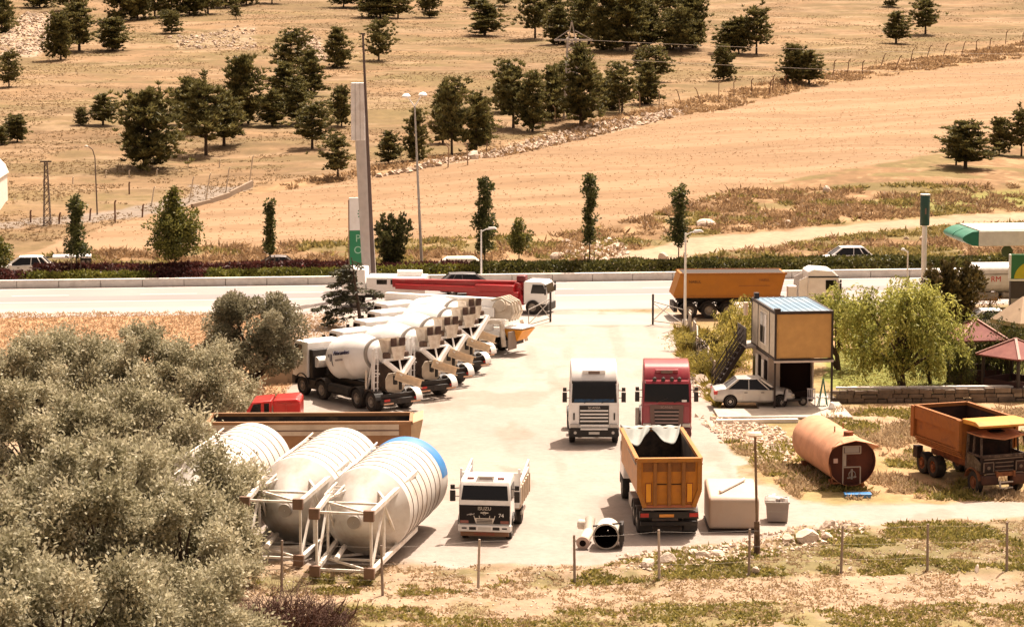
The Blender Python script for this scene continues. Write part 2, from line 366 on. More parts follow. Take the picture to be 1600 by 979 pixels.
    kb = mk(P_BANKU, 4); h = blend(h, kb * .8, C_WEED * (.6 + .8 * f2)[..., None])
    for P, a in ((P_ROCK1, .95), (P_ROCK2, .9), (P_ROCK3, .8), (P_ROCK4, .45)):
        h = blend(h, mk(P, 4) * sstep(.40, .52, f2 * .5 + f4 * .5) * a, C_ROCK)
    low = sstep(22, 18, n) ; v0 = sstep(.0, 14, 60 - n)
    kf = mk(P_FIELD, 2.2)
    verge_line = np.interp(PX, [-900, 40, 90, 240, 420, 600, 780, 900, 1010, 1130, 1280, 1480, 1600, 2300], [400, 396, 397, 392, 384, 378, 372, 365, 340, 303, 272, 236, 205, 130])
    kv = sstep(-2, 3, qy - verge_line)
    cv = np.ones_like(c) * C_VERGE * (.7 + .7 * f1)[..., None]
    cv = blend(cv, sstep(.46, .6, f2 * .6 + f3 * .4) * .7, C_DRY * .95)
    cv = blend(cv, sstep(.5, .62, fbm(XX / 5, YY / 4, 39, 4)) * .75, C_VG)
    kleft = sstep(330, 250, PX); kl2 = kleft * sstep(345, 352, qy) * sstep(402, 394, qy)
    fence = sstep(420, 300, PX) * sstep(245, 300, qy); h = blend(h, fence * .55 * sstep(.4, .6, f1 * .5 + f2 * .5), np.array((.21, .14, .075)))
    h = blend(h, mk(P_LGREY, 2) * .85, np.array((.21, .175, .145)))
    h = blend(h, kf, (C_FIELD[None, None, :] * (.86 + .28 * fbm(XX / 30, YY / 2.5, 40, 4))[..., None]))
    st = sstep(.48, .7, fbm(XX / 60 + YY / 90, (YY - .45 * XX) / 3.5, 41, 4)); h = blend(h, kf * st * .6, C_FIELDP)
    st2 = sstep(.52, .72, fbm(XX / 40, (YY - .45 * XX) / 2.2, 46, 4)); h = blend(h, kf * st2 * .35, C_FIELD * .72)
    h = blend(h, kv, cv)
    h = blend(h, kv * mk(P_GREENR, 8) * sstep(.35, .55, f2 * .5 + f1 * .5) * .8, C_LAWN)
    kt = mk(P_TRACK, 2.5); h = blend(h, kt * .95, C_TRACK * (.85 + .3 * f2)[..., None])
    h = blend(h, kv * mk([(880, 375), (960, 370), (990, 405), (930, 412), (870, 405)], 8) * sstep(.42, .56, f2) * .8, C_ROCK)
    c = np.where(far[..., None], h, c)
    c = np.clip(c, .01, .9)
    # regions -> objects
    reg = np.zeros(XX.shape, int)                    # 0 ground
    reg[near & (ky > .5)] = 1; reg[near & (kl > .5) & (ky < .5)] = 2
    reg[far] = 3; reg[far & (kf > .5) & (kv < .5)] = 4; reg[far & (kt > .5)] = 5
    V = np.stack([XX, YY, ZZ], -1).reshape(-1, 3); CC = np.concatenate([c, np.ones(XX.shape + (1,))], -1).reshape(-1, 4)
    idx = np.arange(nr * nu).reshape(nr, nu)
    F = np.stack([idx[:-1, :-1], idx[:-1, 1:], idx[1:, 1:], idx[1:, :-1]], -1).reshape(-1, 4)
    fr = reg[:-1, :-1].reshape(-1)
    spec = [('ground', groundmat('dry_earth', 5, .15, (1, 1), 60, .28, bump=.6, speck=(3.2, .66, (.14, .11, .05)))),
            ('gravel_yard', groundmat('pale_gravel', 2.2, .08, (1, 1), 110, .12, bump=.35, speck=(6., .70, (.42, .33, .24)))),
            ('lawn', groundmat('lawn_grass', 3, .2, (1, 1), 60, .35, bump=.5)),
            ('hillside', groundmat('hill_grass', 5, .12, (1, .6), 40, .20, bump=.5)),
            ('wheat_field', groundmat('ripe_wheat', 9, .07, (.4, 1.6), 40, .12, bump=.3)),
            ('dirt_track', groundmat('track_dust', 4, .1, (1, 1), 60, .2, bump=.3))]
    for r, (name, m) in enumerate(spec):
        fs = F[fr == r]
        u, inv = np.unique(fs, return_inverse=True); inv = inv.reshape(-1, 4)
        me = bpy.data.meshes.new(name); me.vertices.add(len(u)); me.vertices.foreach_set('co', V[u].astype(np.float32).ravel())
        me.loops.add(inv.size); me.loops.foreach_set('vertex_index', inv.ravel().astype(np.int32))
        me.polygons.add(len(inv)); me.polygons.foreach_set('loop_start', np.arange(0, inv.size, 4, dtype=np.int32)); me.polygons.foreach_set('loop_total', np.full(len(inv), 4, np.int32))
        me.polygons.foreach_set('use_smooth', np.ones(len(inv), bool))
        a = me.color_attributes.new('Col', 'FLOAT_COLOR', 'POINT'); a.data.foreach_set('color', CC[u].astype(np.float32).ravel())
        me.update(calc_edges=True); me.materials.append(m)
        tag(link(name, me), kind='structure')
build_ground()
# ------------------------------------------------------------------ roads
ASPH = mat('pale_worn_asphalt', (.29, .25, .235), .9, var=.10, scale=.12, dirt=.35, dirtc=(.34, .30, .27), dscale=.08, bump=.1)
ASPH2 = mat('road_lane_asphalt', (.23, .20, .195), .9, var=.08, scale=.15, dirt=.3, dirtc=(.28, .245, .225), dscale=.1)
PAINT = mat('road_paint', (.78, .74, .68), .7, dirt=.5, dirtc=(.5, .43, .36), dscale=2)
KERB = mat('kerb_concrete', (.74, .69, .63), .85, dirt=.3, dirtc=(.45, .37, .28))
def sheet(name, pts, z, m, kind='structure'):
    b = MB(); n = len(pts)
    b.add([Vector((p.x, p.y, z)) for p in pts], [tuple(range(n))]); return tag(b.build(name, m), kind=kind)
def strip(name, t0, t1, n0, n1, z, m, step=4):
    b = MB(); k = int((t1 - t0) / step)
    vs = []; fs = []
    for i in range(k + 1):
        t = t0 + (t1 - t0) * i / k; vs += [RP(t, n0, z), RP(t, n1, z)]
    for i in range(k): fs.append((2 * i, 2 * i + 2, 2 * i + 3, 2 * i + 1))
    b.add(vs, fs); return tag(b.build(name, m), kind='structure')
strip('road', -110, 110, -16.0, -.3, .006, ASPH)
strip('road_shoulder', -110, 110, -15.6, -11.5, .012, mat('dusty_shoulder', (.36, .315, .28), .9, var=.1, scale=.2))
rl = MB()
for t0 in range(-108, 108, 9):
    for nv in (-4.6,):
        a = [RP(t0, nv - .08, .018), RP(t0 + 4, nv - .08, .018), RP(t0 + 4, nv + .08, .018), RP(t0, nv + .08, .018)]
        rl.add(a, [(0, 1, 2, 3)])
for nv in (-8.3, -1.0):
    a = [RP(-110, nv - .08, .018), RP(110, nv - .08, .018), RP(110, nv + .08, .018), RP(-110, nv + .08, .018)]
    rl.add(a, [(0, 1, 2, 3)])
tag(rl.build('road_marking', PAINT), kind='structure')
strip('tyre_worn_lane', -110, 110, -7.6, -5.2, .012, ASPH2)
strip('far_road', -110, 110, 7.6, 14.8, -.59, ASPH)
# median kerb wall with panel joints
kb = thing('median_wall', 'long low pale concrete wall along the far edge of the road below the hedges', 'wall', RP(0, 0, 0), RANG)
b = MB()
x = -105.0
while x < 105:
    b.box(x, x + 2.96, -.14, .14, 0, .50); x += 3.0
b.build('wall_panel', KERB, kb, bevel=.02)
b = MB(); b.box(-105, 105, -.22, .2, .503, .60); b.build('coping', KERB, kb, bevel=.02)
b = MB(); b.box(-105, 105, .15, 5.6, -.4, .34); tag(b.build('median_bed', mat('median_soil', (.16, .10, .06), .95)), kind='structure')
bpy.data.objects['median_bed'].location = RP(0, 0, 0); bpy.data.objects['median_bed'].rotation_euler = (0, 0, RANG)
# concrete apron of the entrance
sheet('apron', [G(600, 490), G(1052, 492), G(1052, 498), G(1046, 508), G(640, 508)], .010, mat('apron_concrete', (.37, .32, .275), .9, var=.08, scale=.4))
# ================================================================== vehicles (local: +X forward, +Y left, Z up)
WM = {}
def wheel(parent, x, y, r=.52, w=.3, rimm=None, name='wheel'):
    rimm = rimm or RIM; key = (r, w, rimm.name)
    if key not in WM:
        b = MB(); h = w / 2
        b.lathe([(r * .56, -h * .9), (r * .80, -h), (r * .95, -h * .92), (r, -h * .7), (r, h * .7), (r * .95, h * .92), (r * .80, h), (r * .56, h * .9)], (0, 0, 0), (0, 1, 0), 24)
        b.lathe([(r * .56, -h * .9), (r * .56, h * .9)], (0, 0, 0), (0, 1, 0), 24)
        t = b.mesh('wheel', RUBBER, 40)
        b = MB()
        for s in (-1, 1):
            b.lathe([(r * .57, s * h * .88), (r * .53, s * h * .82), (r * .46, s * h * .45), (r * .30, s * h * .5), (r * .26, s * h * .95), (r * .16, s * h * 1.02), (.001, s * h * 1.02)], (0, 0, 0), (0, 1, 0), 20)
        WM[key] = (t, b.mesh('rim', rimm, 40))
    t = link(name, WM[key][0], parent, loc=(x, y, r)); link('rim', WM[key][1], t)
    return t
def axle_pair(parent, x, half, r=.52, w=.3, rimm=None):
    for s in (1, -1): wheel(parent, x, s * (half - w / 2), r, w, rimm)
def mudguard(parent, x, y, r, w, m=BLACK, a0=15, a1=165):
    b = MB(); pts = []
    n = 10
    for i in range(n + 1):
        a = R(a0 + (a1 - a0) * i / n); pts.append((x + (r) * math.cos(a), r * math.sin(a)))
    out = [(px_, pz + .5) for px_, pz in pts]; inn = [(x + (px_ - x) * .94, (pz) * .94 + .5) for px_, pz in pts]
    for i in range(n):
        b.prism([out[i], out[i + 1], inn[i + 1], inn[i]], y - w / 2, y + w / 2)
    return b.build('mudguard', m, parent)
def mirror(parent, x, y, z, s, h=.42):
    b = MB(); b.bar((x - .08, y, z + .1), (x + .05, y + s * .28, z + .1), .04); b.bar((x - .08, y, z - h * .6), (x + .05, y + s * .28, z - h * .5), .03)
    b.box(x, x + .1, y + s * .14 if s > 0 else y - .36, y + .36 if s > 0 else y - .14, z - h, z + .02); b.box(x, x + .1, y + s * .16 if s > 0 else y - .34, y + .34 if s > 0 else y - .16, z + .07, z + .26)
    return b.build('mirror', BLACK, parent, bevel=.02)
def chassis(parent, x0, x1, z=.85, m=BLACK, y=.42):
    b = MB()
    for s in (-1, 1): b.box(x0, x1, s * y - .05, s * y + .05, z - .13, z + .13)
    k = int((x1 - x0) / 1.2)
    for i in range(k + 1):
        xx = x0 + .1 + (x1 - x0 - .2) * i / max(k, 1); b.box(xx - .05, xx + .05, -y, y, z - .09, z + .09)
    return b.build('chassis', m, parent)
def plate(parent, x, y, z, m=None, w=.52):
    b = MB(); b.box(x - .008, x + .008, y - w / 2, y + w / 2, z - .06, z + .06)
    return b.build('number_plate', m or mat('number_plate', (.62, .58, .52), .5), parent)

# ------------------------------------------------------------------ road tractors (tall sleeper cab)
def tractor(name, label, loc, yaw, paint, red=False):
    t = thing(name, label, 'truck', loc, yaw, 'tall cab tractor units side by side in the yard')
    W = 1.20
    b = MB()   # cab shell: side profile rings along y with slight tumblehome
    prof = [(1.10, .70), (1.16, 1.05), (1.16, 1.98), (1.02, 3.05), (.86, 3.36), (.62, 3.66), (.30, 3.86), (-.95, 3.92), (-1.15, 3.80), (-1.15, .80)]
    rings = []
    for yy, k in ((-W, .93), (-W * .96, 1.0), (W * .96, 1.0), (W, .93)):
        rings.append([((px_ - 0) * (k if px_ > 0 else 1), yy * (1.0 if z < 2 else 1 - .035 * (z - 2)), z - (.05 if k < 1 and z > 3.3 else 0)) for px_, z in prof])
    b.loft(rings); cab = b.build('cab', paint, t, bevel=.06, smooth=40)
    # windscreen, follows slope 1.16,1.98 -> 1.02,3.05
    def P(y, z, off): return (1.16 - (z - 1.98) / 1.07 * .14 + off, y, z)
    def panel(y0b, y0t, zb, zt, off=.012, th=.03):
        vs = [P(-y0b, zb, off), P(y0b, zb, off), P(y0t, zt, off), P(-y0t, zt, off)]; vs += [(x - th, y, z) for x, y, z in vs]
        return vs, [(0, 1, 2, 3), (7, 6, 5, 4), (0, 4, 5, 1), (1, 5, 6, 2), (2, 6, 7, 3), (3, 7, 4, 0)]
    b = MB(); vs, fs = panel(1.10, 1.05, 2.08, 3.00, .03, .05); b.add(vs, fs); ws = b.build('windscreen', GLASS, t, bevel=.03)
    if not red:
        b = MB(); vs, fs = panel(.98, .96, 2.11, 2.26, .036, .01); b.add(vs, fs); b.build('dashboard_cloth', mat('blue_cloth', (.012, .05, .11), .7, var=.5, scale=6), ws)
    else:
        b = MB(); vs, fs = panel(.12, .12, 2.10, 2.2, .036, .01); b.add([(x, y + .85, z) for x, y, z in vs], fs); b.build('permit_card', WHITE, ws)
    for yw in (-.5, .35):
        b = MB(); b.bar(P(yw, 2.06, .045), P(yw + .55, 2.28, .045), .02); b.build('wiper', BLACK, ws)
    b = MB()
    vs = [(1.12, -1.09, 3.02), (1.12, 1.09, 3.02), (1.30, 1.02, 3.0), (1.30, -1.02, 3.0), (1.06, -1.09, 3.16), (1.06, 1.09, 3.16), (1.22, 1.02, 3.14), (1.22, -1.02, 3.14)]
    b.add(vs, [(0, 1, 2, 3), (4, 5, 6, 7), (0, 1, 5, 4), (1, 2, 6, 5), (2, 3, 7, 6), (3, 0, 4, 7)])
    b.build('sun_visor', GLASS if not red else paint, t, bevel=.01)
    for s in (-1, 1):
        b = MB(); y = s * (W + .004)
        b.prism([(.96, 2.1), (.86, 2.95), (.05, 2.95), (-.05, 2.1)], y * .985 - .01, y * .985 + .012); b.build('side_window', GLASS, t)
        b = MB(); b.prism([(1.02, 1.0), (1.0, 2.04), (-.12, 2.04), (-.12, 1.0)], y - .008, y + .008); d = b.build('door', paint, t, bevel=.006)
        b = MB(); b.box(-.02, .14, y - .03, y + .03, 1.72, 1.78); b.build('handle', BLACK, d)
        b = MB(); b.box(.3, 1.0, y - .03, y + .02, .42, .56); b.box(.3, 1.0, y - .03, y + .02, .72, .84); b.build('step', BLACK, t)
        mirror(t, 1.0, s * 1.18, 2.55, s, .46)
        mudguard(t, .28, s * 1.02, .66, .36, BLACK, 5, 175)
        b = MB(); b.box(1.10, 1.25, s * 1.16 - (0 if s < 0 else .40), s * 1.16 + (.40 if s < 0 else 0), .86, 1.05); b.build('headlight', LENS, t, bevel=.03)
        b = MB(); b.box(-.2, .5, s * .95 - .14, s * .95 + .14, .3, .75, M=Matrix.Translation((-2.0, 0, .12))); b.build('fuel_tank', GREY, t, bevel=.05)
        if not red:
            b = MB(); b.box(1.17, 1.20, s * .98 - .035, s * .98 + .035, 1.24, 1.58); b.build('corner_vent', BLACK, t)
    # roof lamp box on the fairing
    b = MB(); b.box(.62, .84, -.55, .55, 3.46, 3.62, 0); b.box(.80, .86, -.28, .28, 3.44, 3.58, 1); b.build('roof_lamp_box', [paint, mat('smoked_lens', (.20, .13, .10), .3)], t, bevel=.02)
    # grille
    gw = .72 if not red else .82
    gb = MB(); gb.prism([(-gw, 1.95), (gw, 1.95), (gw * .93, .62), (-gw * .93, .62)] if red else [(-gw, 1.95), (gw, 1.95), (gw, 1.02), (-gw, 1.02)], 1.165, 1.20, axis='x')
    g = gb.build('grille', BLACK if not red else mat('grille_surround_bronze', (.14, .075, .06), .4), t, bevel=.01)
    sm = WHITE if not red else mat('grille_slat_bronze', (.30, .21, .19), .35, .3)
    zs = (1.70, 1.53, 1.36, 1.19) if not red else (1.62, 1.44, 1.26, 1.08, .90, .74)
    if red:
        b = MB(); b.prism([(-.60, 1.74), (.60, 1.74), (.54, .66), (-.54, .66)], 1.196, 1.215, axis='x'); b.build('mesh', BLACK, g)
    for z in zs:
        b = MB(); ww = gw * .95 if not red else .60 * (.90 + .1 * (z - .7)); b.box(1.19, 1.245, -ww, ww, z - .036, z + .036); b.build('slat', sm, g, bevel=.012)
    text(t, 'SCANIA', .17, (1.208, 0, 1.84), (0, 1, 0), (0, 0, 1), CHROME if not red else mat('grille_slat_bronze', (.2, .1, .09)))
    # bumper
    b = MB(); b.box(1.02, 1.22, -1.2, 1.2, .38, .84); bu = b.build('bumper', BLACK if not red else mat('dark_crimson', (.10, .012, .014), .4), t, bevel=.05)
    b = MB()
    for z in ((.98, .80) if not red else ()): b.box(1.19, 1.27, -.66, .66, z - .045, z + .045)
    if b.v: b.build('lower_slat', WHITE, t, bevel=.012)
    for s in (-1, 1):
        b = MB(); b.cyl((1.2, s * .92, .62), (1.245, s * .92, .62), .075, n=12); b.build('fog_lamp', LENS, t)
    plate(t, 1.24, 0, .60)
    if red:
        for y in (-.60, -.18, .24, .60):
            b = MB(); b.cyl((1.16, y, 3.22), (1.28, y, 3.20), .10, n=14); b.build('spot_lamp', BLACK, t)
        for s in (-1, 1):
            b = MB(); b.box(1.17, 1.19, s * .98 - .13, s * .98 + .13, 1.05, 1.9); b.build('corner_panel', paint, t, bevel=.02)
        b = MB(); b.cyl((.9, -1.42, .9), (.9, -1.42, 1.75), .10, n=12); b.build('air_filter', GREY, t)
    # chassis, wheels, fifth wheel, side skirts
    chassis(t, -4.9, .9)
    axle_pair(t, .28, 1.2); axle_pair(t, -3.45, 1.22, .52, .58)
    b = MB(); b.cyl((-3.3, 0, 1.05), (-3.3, 0, 1.14), .5, n=18); b.build('coupling_plate', BLACK, t)
    for s in (-1, 1): mudguard(t, -3.45, s * .93, .64, .6, BLACK, 15, 165)
    return t
tractor('tractor_truck', 'white tall cab truck tractor with pale slatted grille facing the viewer', G(927, 688), R(-90), WHITE)
tractor('tractor_truck', 'crimson tall cab truck tractor with four round roof spot lamps', G(1040, 687), R(-91.5), CRED, True)

# ------------------------------------------------------------------ concrete mixers
INK = mat('navy_print', (.03, .025, .06), .5)
def forward_cab(t, x0, x1, z0, z1, W, paint, lower=BLACK, mirrors=True):
    """flat fronted truck cab between x0 (rear) and x1 (front)"""
    L = x1 - x0; H = z1 - z0
    b = MB(); prof = [(x1 - .02, z0), (x1, z0 + H * .45), (x1 - .16, z1 - .12), (x1 - .40, z1), (x0 + .05, z1), (x0, z1 - .1), (x0, z0)]
    rings = [[(px_, y * (1 - .06 * max(0, (z - z0) / H - .5)), z) for px_, z in prof] for y in (-W, W)]
    b.loft(rings); cab = b.build('cab', paint, t, bevel=.06, smooth=40)
    b = MB(); zb = z0 + H * .48; zt = z1 - .2; xb = x1 + .012; xt = x1 - .125
    vs = [(xb, -W * .92, zb), (xb, W * .92, zb), (xt, W * .88, zt), (xt, -W * .88, zt)]; vs += [(x - .04, y, z) for x, y, z in vs]
    b.add(vs, [(0, 1, 2, 3), (7, 6, 5, 4), (0, 4, 5, 1), (1, 5, 6, 2), (2, 6, 7, 3), (3, 7, 4, 0)]); b.build('windscreen', GLASS, t, bevel=.02)
    for s in (-1, 1):
        b = MB(); y = s * W * .985
        b.prism([(x1 - .12, zb), (x1 - .28, zt), (x0 + L * .38, zt), (x0 + L * .30, zb)], y - .012 + s * .006, y + .012 + s * .006); b.build('side_window', GLASS, t)
        if mirrors: mirror(t, x1 - .12, s * W, z0 + H * .72, s, .4)
    b = MB(); b.box(x1 - .25, x1 + .06, -W, W, z0 - .45, z0 + .05); b.build('bumper', lower, t, bevel=.04)
    return cab
def mixer(label, loc, yaw, brand=True):
    t = thing('concrete_mixer', label, 'mixer truck', loc, yaw, 'white concrete mixer trucks parked in a row')
    forward_cab(t, 2.95, 4.45, .98, 2.95, 1.2, WHITE)
    b = MB(); b.box(2.55, 2.9, -1.1, 1.1, 1.0, 2.55); b.build('air_intake', BLACK, t, bevel=.03)
    b = MB(); b.cyl((2.45, -.95, 1.9), (2.45, .95, 1.9), .3, n=16); b.build('water_tank', WHITE, t, bevel=.03)
    chassis(t, -4.15, 4.2, .92)
    for x in (3.45, 1.55): axle_pair(t, x, 1.22, .52, .32)
    for x in (-1.85, -3.2): axle_pair(t, x, 1.22, .52, .58)
    for s in (-1, 1):
        mudguard(t, 3.45, s * 1.05, .72, .42); mudguard(t, 1.55, s * 1.05, .68, .4)
        for x in (-1.85, -3.2): mudguard(t, x, s * 1.0, .66, .55, BLACK if s < 0 else BLACK)
        b = MB(); b.box(1.95, 3.0, s * 1.02 - .16, s * 1.02 + .16, .45, .95); b.build('step_box', BLACK, t, bevel=.03)
        b = MB(); b.cyl((-1.1, s * .95, .72), (.9, s * .95, .72), .28, n=14); b.build('fuel_tank', BLACK, t)
        b = MB()   # subframe side rail and rear A-frame
        b.box(-3.3, 2.3, s * .5 - .06, s * .5 + .06, 1.08, 1.26); b.bar((1.9, s * .55, 1.2), (2.2, s * .3, 1.75), .14); b.bar((1.9, s * .55, 1.2), (1.2, s * .4, 1.5), .10)
        b.build('sub_frame', BLACK, t)
        b = MB(); b.bar((-3.05, s * .98, 1.05), (-3.0, s * .88, 3.25), .10); b.bar((-2.5, s * .95, 1.05), (-2.95, s * .9, 2.5), .08); b.bar((-3.05, s * .98, 2.02), (-3.6, s * .9, 2.02), .07)
        b.build('support_leg', WHITE, t)
        b = MB()
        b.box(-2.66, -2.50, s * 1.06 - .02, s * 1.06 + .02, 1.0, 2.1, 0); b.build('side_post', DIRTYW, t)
    b = MB(); b.box(-3.3, -2.5, -1.15, 1.15, 1.02, 1.1); b.box(-3.25, -2.8, -.85, .85, 1.1, 2.45); b.build('rear_deck_and_shade_box', mat('grime_and_shade_brown', (.04, .022, .015), .8, dirt=.6, dirtc=(.14, .08, .05), dscale=3), t)  # grimy deck, plus a dark box added as shade in the rear gaps
    # drum
    p0 = Vector((2.15, 0, 2.02)); p1 = Vector((-3.15, 0, 2.98)); ax = (p1 - p0).normalized()
    prof = [(.02, 0), (.50, .02), (.62, .10), (1.16, 1.05), (1.21, 1.25), (1.21, 1.33), (1.20, 1.35), (1.20, 2.75), (1.21, 2.77), (1.20, 2.85), (1.02, 3.55), (.66, 4.75), (.60, 4.80), (.60, 5.2), (.5, 5.25), (.5, 5.0), (.02, 5.0)]
    b = MB(); b.lathe(prof, p0, ax, 40); dr = b.build('drum', WHITE, t, smooth=35)
    b = MB(); b.lathe([(.80, 4.30), (.88, 4.30), (.88, 4.46), (.76, 4.48)], p0, ax, 32); b.build('roller_ring', GREY, dr, smooth=30)
    b = MB(); b.cyl((2.5, 0, 1.95), (2.15, 0, 2.02), .28, n=14); b.build('gearbox', BLACK, t)
    if brand:
        up = Vector((0, 0, 1)); xd = ax.copy()
        def on(tt, ang):
            c = p0 + ax * tt; rad = Vector((0, math.cos(ang), math.sin(ang))); rad = (rad - ax * rad.dot(ax)).normalized(); return c + rad * 1.215, rad
        c, rad = on(2.62, R(14)); upd = rad.cross(xd); upd = -upd if upd.z < 0 else upd
        text(t, 'Vitbrandtns', .34, c, xd, upd, INK, ext=.02)
        c, rad = on(2.38, R(-3)); upd = rad.cross(xd); upd = -upd if upd.z < 0 else upd
        text(t, 'concrete', .20, c, xd, upd, mat('faded_print', (.38, .33, .32)), ext=.015)
        b = MB()
        for k, (h0, h1) in enumerate(((.24, .08), (.24, -.16), (.22, -.42))):
            tt = 1.42 + k * .15 - .12
            for j in range(4):
                za = h0 + (h1 - h0) * j / 4; zb = h0 + (h1 - h0) * (j + 1) / 4
                def q(x_, z_):
                    rr = np.interp(x_, [h for _, h in prof[:9]], [r for r, _ in prof[:9]]) + .012
                    z_ = z_ + .05; yy = math.sqrt(max(.01, rr * rr - z_ * z_)); pp = p0 + ax * x_; return (pp.x, yy, pp.z + z_)
                x0 = tt + .25 * (h0 - za) * .6; x1 = tt + .25 * (h0 - zb) * .6; wd = .085
                pts = [q(x0, za), q(x0 + wd, za), q(x1 + wd, zb), q(x1, zb)]
                b.add(pts, [(0, 1, 2, 3)])
        b.build('printed_emblem', INK, dr)
    # charging hopper
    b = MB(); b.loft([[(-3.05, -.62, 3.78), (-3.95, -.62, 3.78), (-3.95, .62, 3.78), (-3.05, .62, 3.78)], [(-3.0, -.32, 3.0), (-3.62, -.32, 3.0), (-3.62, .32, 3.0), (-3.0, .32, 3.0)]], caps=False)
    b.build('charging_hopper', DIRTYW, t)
    for s in (-1, 1):
        b = MB(); b.box(-4.03, -3.97, s * .27 - .19, s * .27 + .19, 3.46, 3.90); b.build('rubber_flap', mat('dusty_rubber', (.06, .03, .022), .8, dirt=.6, dirtc=(.25, .16, .1)), t, bevel=.05)
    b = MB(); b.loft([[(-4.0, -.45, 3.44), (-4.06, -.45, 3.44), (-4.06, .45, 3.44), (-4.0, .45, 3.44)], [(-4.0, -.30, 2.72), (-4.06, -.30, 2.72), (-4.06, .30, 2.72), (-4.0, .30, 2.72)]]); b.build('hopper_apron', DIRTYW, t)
    for s in (-1, 1):
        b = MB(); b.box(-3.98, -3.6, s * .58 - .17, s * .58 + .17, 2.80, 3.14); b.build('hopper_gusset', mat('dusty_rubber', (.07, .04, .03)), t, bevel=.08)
    # V shaped discharge collector
    b = MB()
    for s in (-1, 1): b.bar((-4.05, s * .92, 2.78), (-4.35, s * .02, 1.98), .20, .30, up=(1, 0, 0))
    b.bar((-4.0, -.9, 2.80), (-4.0, .9, 2.80), .10); b.bar((-4.1, 0, 2.75), (-4.33, 0, 2.05), .10, .06)
    b.build('discharge_collector', WHITE, t, bevel=.02)
    b = MB(); b.prism([(-.72, 2.70), (.72, 2.70), (0, 2.10)], -4.0, -3.96, axis='x'); b.build('collector_shade_panel', DARKIN, t)  # near-black sheet behind the V, painting the shade in its gap
    b = MB(); b.prism([(-.45, 2.02), (.45, 2.02), (.62, 1.75), (.62, 1.25), (.40, .95), (-.40, .95), (-.60, 1.3), (-.60, 1.75)], -3.78, -3.70, axis='x'); b.build('splash_plate', mat('plate_buff', (.62, .52, .40), .7, dirt=.5, dirtc=(.35, .22, .13)), t, bevel=.02)
    b = MB(); b.cyl((-4.2, 0, 1.2), (-4.2, 0, 2.0), .09, n=10); b.box(-4.3, -4.1, .25, .40, 1.5, 1.95); b.build('slewing_post', BLACK, t)
    # folded extension chute, a trough across the tail
    b = MB(); a0 = Vector((-4.42, .45, 2.0)); a1 = Vector((-4.46, -1.12, 1.42)); d = (a1 - a0).normalized(); up = Vector((-1, 0, .0)); sd_ = d.cross(up)
    b.bar(a0, a1, .42, .05, up=(-1, 0, 0)); b.bar(a0 + sd_ * .2 + up * .1, a1 + sd_ * .2 + up * .1, .05, .24, up=(-1, 0, 0)); b.bar(a0 - sd_ * .2 + up * .1, a1 - sd_ * .2 + up * .1, .05, .24, up=(-1, 0, 0))
    b.build('chute', mat('chute_buff', (.74, .58, .40), .7, dirt=.4), t)
    b = MB(); b.bar((-4.2, 0, 1.5), (-4.42, -.8, 1.4), .06); b.build('chute_strut', WHITE, t)
    # ladder on the near side
    b = MB()
    for y in (.92, 1.14): b.bar((-3.42, y, 1.1), (-3.5, y, 3.4), .05)
    for k in range(7): b.bar((-3.43 - k * .01, .86, 1.25 + k * .32), (-3.43 - k * .01, 1.16, 1.25 + k * .32), .035)
    b.build('ladder', WHITE, t)
    b = MB(); b.lathe([(.55, -.2), (.58, -.2), (.58, .2), (.55, .2)], (-3.95, -1.0, .62), (0, 1, 0), 16, a0=0, a1=math.pi); b.build('tail_fender', WHITE, t)
    b = MB(); b.box(-4.35, -4.12, -1.2, 1.2, .48, .78); b.box(-4.2, -4.12, -1.2, 1.2, .78, 1.02); b.build('rear_bumper', BLACK, t, bevel=.02)
    for s in (-1, 1):
        b = MB(); b.box(-4.385, -4.35, s * .95 - .18, s * .95 + .18, .66, .78); b.build('tail_light', LAMPRED, t)
        b = MB(); b.box(-4.385, -4.35, s * .85 - .3, s * .85 + .3, .50, .58); b.build('reflector_strip', mat('reflector_pale', (.75, .45, .3)), t)
    b = MB(); b.box(-4.365, -4.35, -.3, .3, .55, .72); b.build('mud_flap', BLACK, t)
    return t
hop = [(621, 530), (675, 513), (706, 497), (729, 482), (737, 469)]
mlab = ['white concrete mixer with printed drum side, nearest the viewer in its row', 'white concrete mixer second from the printed mixer, parked just behind it',
        'white concrete mixer in the middle of the row of five', 'white concrete mixer fourth from the printed mixer in the row', 'white concrete mixer farthest back, beside the white boom pump truck']
MYAW = R(127)
for i, (hx, hy) in enumerate(hop):
    p = G(hx, hy, 3.8); f = Vector((math.cos(MYAW), math.sin(MYAW), 0)); o = p + f * 3.95; o.z = 0
    if i == 0: m0 = mixer(mlab[0], o, MYAW); m0['y'] = 0; del m0['y']
    else:
        c = copy_tree(m0); c.location = o; c.rotation_euler = (0, 0, MYAW + R((0, 1.5, -1, 2, 3)[i])); c['label'] = mlab[i]
# ------------------------------------------------------------------ boom pumps
def boom_pump(label, loc, yaw, boomc, cabm, sections, L=9.5, white=False):
    t = thing('concrete_pump', label, 'pump truck', loc, yaw)
    forward_cab(t, L / 2 - 1.65, L / 2, .85 if white else .68, 2.55 if white else 2.2, 1.1 if white else 1.0, cabm, BLACK if not white else WHITE)
    chassis(t, -L / 2 + .4, L / 2 - .2, .92)
    axle_pair(t, L / 2 - 1.0, 1.15, .48, .3); 
    for x in (-L / 2 + 1.5, -L / 2 + 2.75): axle_pair(t, x, 1.2, .5, .56)
    b = MB(); b.box(-L / 2 + .6, L / 2 - 2.0, -1.15, 1.15, 1.1, 1.45); b.build('deck', boomc, t, bevel=.04)
    b = MB(); b.box(-L / 2 + 1.2, L / 2 - 2.3, -1.22, -.7, 1.45, 1.9); b.box(-L / 2 + 1.2, L / 2 - 2.3, .7, 1.22, 1.45, 1.9); b.build('side_locker', cabm if white else boomc, t, bevel=.04)
    return t
